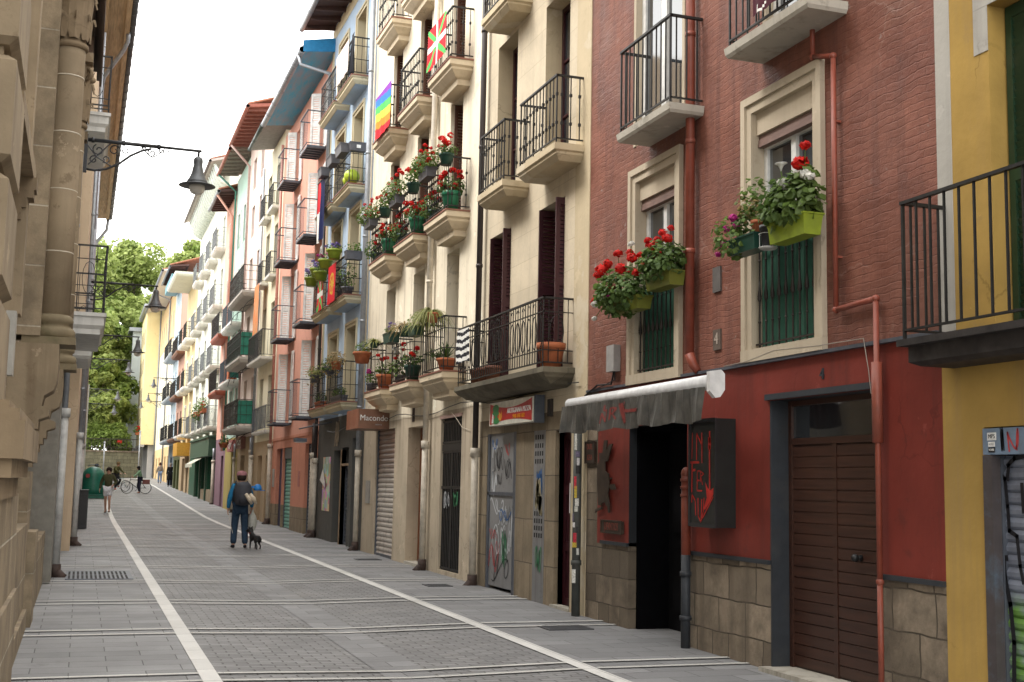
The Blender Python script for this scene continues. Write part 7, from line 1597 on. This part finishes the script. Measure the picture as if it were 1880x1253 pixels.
for sg, n_ in ((-1, 'L'), (1, 'R')):
    o1 = .03*sg
    V['th'+n_] = ((sg*.05, -.15, .22), .042); V['st'+n_] = ((sg*.055, -.1+o1, .15), .026); V['ho'+n_] = ((sg*.055, -.19+o1, .095), .015); V['bp'+n_] = ((sg*.055, -.17+o1, .015), .014)
    V['fs'+n_] = ((sg*.05, .13, .2), .03); V['fe'+n_] = ((sg*.05, .11-o1, .12), .018); V['fp'+n_] = ((sg*.05, .12-o1, .015), .014)
    E_ += [('pel', 'th'+n_), ('th'+n_, 'st'+n_), ('st'+n_, 'ho'+n_), ('ho'+n_, 'bp'+n_), ('che', 'fs'+n_), ('fs'+n_, 'fe'+n_), ('fe'+n_, 'fp'+n_)]
place(skin_mesh(V, E_, 2), 'body', simple('black_fur', (.012, .011, .011), .6), t)
s = MB(); s.tube([(-.01+.05*math.cos(a), .19+.045*math.sin(a), .36-.01*math.sin(a)) for a in [2*math.pi*k/10 for k in range(11)]], .008, 5); localobj(s, 'collar', simple('red_collar', (.5, .03, .03), .5), t)
s = MB(); s.tube([(mx_+.24, my_+.08, G(my_)+.82), (mx_+.2, my_+.0, G(my_)+.35), (mx_+.16, my_, G(my_)+.2), (dx_-.08, dy_+.12, dz_+.3), (dx_-.03, dy_+.17, dz_+.36)], .005, 5); tag(recenter(s.build('dog_leash', simple('red_leash', (.4, .05, .05), .6)), (mx_+.2, my_, dz_+.2)), 'thin red leash from the man to the black dog', 'leash')
# man in shorts walking towards the camera
rx, ry = gp(196, 943)
person('man in olive jacket and white shorts walking towards the camera', (rx, ry, G(ry)), 172, left={'el': (-.27, -.06, 1.18), 'wr': (-.2, .14, 1.08), 'kn': (-.08, .16, .52), 'an': (-.09, .1, .14), 'toe': (-.1, .25, .07)},
    right={'el': (.27, -.1, 1.16), 'wr': (.3, .02, .92), 'kn': (.08, -.02, .5), 'an': (.08, -.2, .12), 'toe': (.09, -.07, .035)}, h=1.76, topc=(.06, .06, .03), bot='shorts', botc=(.68, .68, .72), shoec=(.04, .02, .025), hairc=(.02, .012, .01), face=True)
# bicycles (local x forward)
def bicycle(label, loc, heading, col, bagc=None):
    t = thing('bicycle', label, 'bicycle', loc); t.rotation_euler.z = R(heading); wb = .52; r_ = .335
    for x in (wb, -wb):
        s = MB(); s.tube([(x+r_*math.cos(a), 0, r_+r_*math.sin(a)) for a in [2*math.pi*k/32 for k in range(33)]], .019, 6, False); w_ = localobj(s, 'wheel', M['black'], t)
        s = MB()
        for k in range(14): a = 2*math.pi*k/14; s.bar((x, 0, r_), (x+(r_-.02)*math.cos(a), 0, r_+(r_-.02)*math.sin(a)), .0025)
        s.tube([(x, -.05, r_), (x, .05, r_)], .02, 6); o = s.build('spokes', M['iron_grey']); o.parent = w_
    s = MB(); bb_ = (-.08, 0, .3); st = (-.2, 0, .78); hd = (.34, 0, .8); hb = (.38, 0, .66)
    for a, b_ in ((bb_, st), (st, hd), (bb_, hb), (hd, hb), (st, (-wb, 0, r_)), (bb_, (-wb, 0, r_))): s.tube([a, b_], .018, 6)
    s.tube([hb, (.46, 0, .45), (wb, 0, r_)], .013, 6); localobj(s, 'frame', simple('bike_%d' % int(col[0]*100), col, .4), t)
    s = MB(); s.tube([hd, (.33, 0, .98)], .013, 6); s.tube([(.22, -.28, .98), (.34, -.2, 1.0), (.34, .2, 1.0), (.22, .28, .98)], .012, 6); localobj(s, 'handlebar', M['black'], t)
    s = MB(); s.tube([st, (-.22, 0, .9)], .013, 6); s.lathe((-.22, 0, .9), [(.03, 0), (.09, .02), (.08, .05), (.0, .06)], 10, 1.4, .8); localobj(s, 'saddle', M['black'], t)
    s = MB(); s.tube([(-.08, -.1, .3), (-.08, .1, .3)], .012, 6); s.tube([(-.08, .1, .3), (.02, .1, .17)], .01, 5); s.tube([(-.08, -.1, .3), (-.18, -.1, .43)], .01, 5); s.box(-.02, .07, .1, .2, .155, .175); s.box(-.22, -.13, -.2, -.1, .42, .44); localobj(s, 'pedals', M['iron_grey'], t)
    if bagc:
        s = MB(); s.box(-.75, -.35, -.16, .16, .55, .82); s.box(-.78, -.3, -.05, .05, .72, .75); localobj(s, 'pannier', simple('pannier_brown', bagc, .6), t)
    return t
X1, _ = wy(250, 893, 76); gz = G(76)
bicycle('dark bicycle with a brown pannier held across the street by the rider in green', (X1, 76, gz), 180, (.03, .03, .03), (.13, .04, .035))
Xp, _ = wy(258, 880, 75.8)
person('cyclist in a pale green jacket standing over the bicycle with the pannier', (Xp-.02, 75.9, gz), 92, left={'el': (-.24, .2, 1.2), 'wr': (-.16, .42, 1.05), 'hip': (-.085, 0, .93)}, right={'el': (.24, .2, 1.2), 'wr': (.16, .42, 1.05), 'kn': (.1, .12, .5), 'an': (.1, -.02, .09)}, mid={'chest': (0, .06, 1.3), 'neck': (0, .1, 1.46), 'jaw': (0, .13, 1.54), 'head': (0, .14, 1.61), 'crown': (0, .14, 1.67), 'sh': (.17, .07, 1.4)}, h=1.62, topc=(.17, .27, .17), botc=(.02, .02, .035), shoec=(.12, .03, .025), hairc=(.015, .012, .012), long_hair=True)
X2_, _ = wy(219, 890, 80)
bicycle('pale blue bicycle facing right behind the man in shorts', (X2_-.05, 80, G(80)), -38, (.25, .35, .38))
person('cyclist in an olive hooded top sitting on the pale blue bicycle', (X2_-.25, 80.1, G(80)+.02), -128, left={'el': (-.26, .22, 1.2), 'wr': (-.22, .48, 1.05), 'kn': (-.1, .3, .68), 'an': (-.11, .12, .32), 'toe': (-.11, .26, .26)}, right={'el': (.26, .22, 1.2), 'wr': (.22, .48, 1.05), 'kn': (.1, .22, .55), 'an': (.11, .08, .16), 'toe': (.11, .22, .1)}, mid={'chest': (0, .08, 1.3), 'neck': (0, .14, 1.46), 'jaw': (0, .17, 1.54), 'head': (0, .18, 1.61), 'crown': (0, .17, 1.67), 'sh': (.17, .1, 1.4)}, h=1.8, topc=(.07, .07, .03), botc=(.02, .02, .025), shoec=(.4, .05, .05), hairc=(.12, .08, .04), face=True)
X3_, _ = wy(176, 880, 69)
person('person in navy standing behind the green bottle bank', (X3_, 69, G(69)), 20, h=1.74, topc=(.015, .02, .05), hairc=(.012, .012, .018))
# two women at the far end
ax, ay = gp(293, 886); ay = 103; ax = wy(293, 880, 103)[0]
person('woman in a grey jacket and light jeans walking away beside the orange ground floor', (ax, ay, G(ay)), 0, left={'an': (-.08, .1, .09), 'toe': (-.08, .25, .035)}, right={'an': (.08, -.14, .12), 'toe': (.08, -.02, .035)}, h=1.64, topc=(.24, .21, .18), botc=(.2, .27, .4), shoec=(.02, .02, .02), hairc=(.05, .02, .015), bun=True)
cx2 = wy(312, 880, 93)[0]
person('woman in a long black coat walking away beside the blue tiled house', (cx2, 93, G(93)), 5, h=1.72, topc=(.012, .012, .014), botc=(.012, .012, .014), hairc=(.3, .27, .24), coat=(.5, .95), left={'an': (-.09, .1, .09)}, right={'an': (.09, -.14, .09)})
s = MB(); hx = cx2+.32; s.box(hx-.05, hx+.12, 92.9, 93.2, G(93)+.35, G(93)+.7); s.tube([(hx-.02, 93.05, G(93)+.7), (hx+.03, 93.05, G(93)+.85), (hx+.08, 93.05, G(93)+.7)], .01, 5); tag(recenter(s.build('handbag', M['black']), (hx, 93, G(93)+.35)), 'black bag carried by the woman in the long black coat', 'bag')
# ------------------------------------------------------------------ camera, sky, sun
cam = bpy.data.cameras.new('Camera'); co = bpy.data.objects.new('Camera', cam); COL.objects.link(co); scene.camera = co
cam.sensor_fit = 'HORIZONTAL'; cam.sensor_width = 36; cam.lens = F/1880*36; cam.clip_start = .1; cam.clip_end = 6000
fw = Vector(ray(CX, 626.5)).normalized(); rt = Vector(ray(CX+500, 626.5))-Vector(ray(CX-500, 626.5)); rt.normalize(); up = rt.cross(fw)
co.matrix_world = Matrix(((rt.x, up.x, -fw.x, 0), (rt.y, up.y, -fw.y, 0), (rt.z, up.z, -fw.z, H), (0, 0, 0, 1)))
cam.dof.use_dof = True; cam.dof.focus_distance = 15; cam.dof.aperture_fstop = 11
EL, AZ = 52, 285
wld = bpy.data.worlds.new('World'); scene.world = wld; wld.use_nodes = True; nt = wld.node_tree
bg = nt.nodes['Background']; sky = nt.nodes.new('ShaderNodeTexSky'); sky.sky_type = 'NISHITA'; sky.sun_disc = False
sky.sun_elevation = R(EL); sky.sun_rotation = R(AZ); sky.dust_density = 3; sky.air_density = 1.2
# thin bright cloud layer over the whole sky
tc = nt.nodes.new('ShaderNodeTexCoord'); cn = nt.nodes.new('ShaderNodeTexNoise'); cn.inputs['Scale'].default_value = 1.6; cn.inputs['Detail'].default_value = 6; nt.links.new(tc.outputs['Generated'], cn.inputs['Vector'])
mr = nt.nodes.new('ShaderNodeMapRange'); mr.inputs[1].default_value = .3; mr.inputs[2].default_value = .7; mr.inputs[3].default_value = .86; mr.inputs[4].default_value = .96; nt.links.new(cn.outputs['Fac'], mr.inputs[0])
mx = nt.nodes.new('ShaderNodeMix'); mx.data_type = 'RGBA'; nt.links.new(mr.outputs[0], mx.inputs[0]); nt.links.new(sky.outputs[0], mx.inputs[6]); mx.inputs[7].default_value = (12.1, 11.9, 11.5, 1)
nt.links.new(mx.outputs[2], bg.inputs['Color']); bg.inputs['Strength'].default_value = .135
sl = bpy.data.lights.new('Sun', 'SUN'); so = bpy.data.objects.new('Sun', sl); COL.objects.link(so); sl.energy = 1.5; sl.angle = R(20); sl.color = (1, .96, .9)
az = R(AZ); sd = Vector((math.sin(az)*math.cos(R(EL)), math.cos(az)*math.cos(R(EL)), math.sin(R(EL))))   # towards the sun
so.rotation_euler = sd.to_track_quat('Z', 'Y').to_euler(); so.location = (0, 0, 40)
vs = scene.view_settings; vs.view_transform = 'Standard'; vs.look = 'None'; vs.exposure = 1.32; vs.gamma = 1; vs.use_curve_mapping = False
scene.cycles.max_bounces = 6; scene.cycles.diffuse_bounces = 4
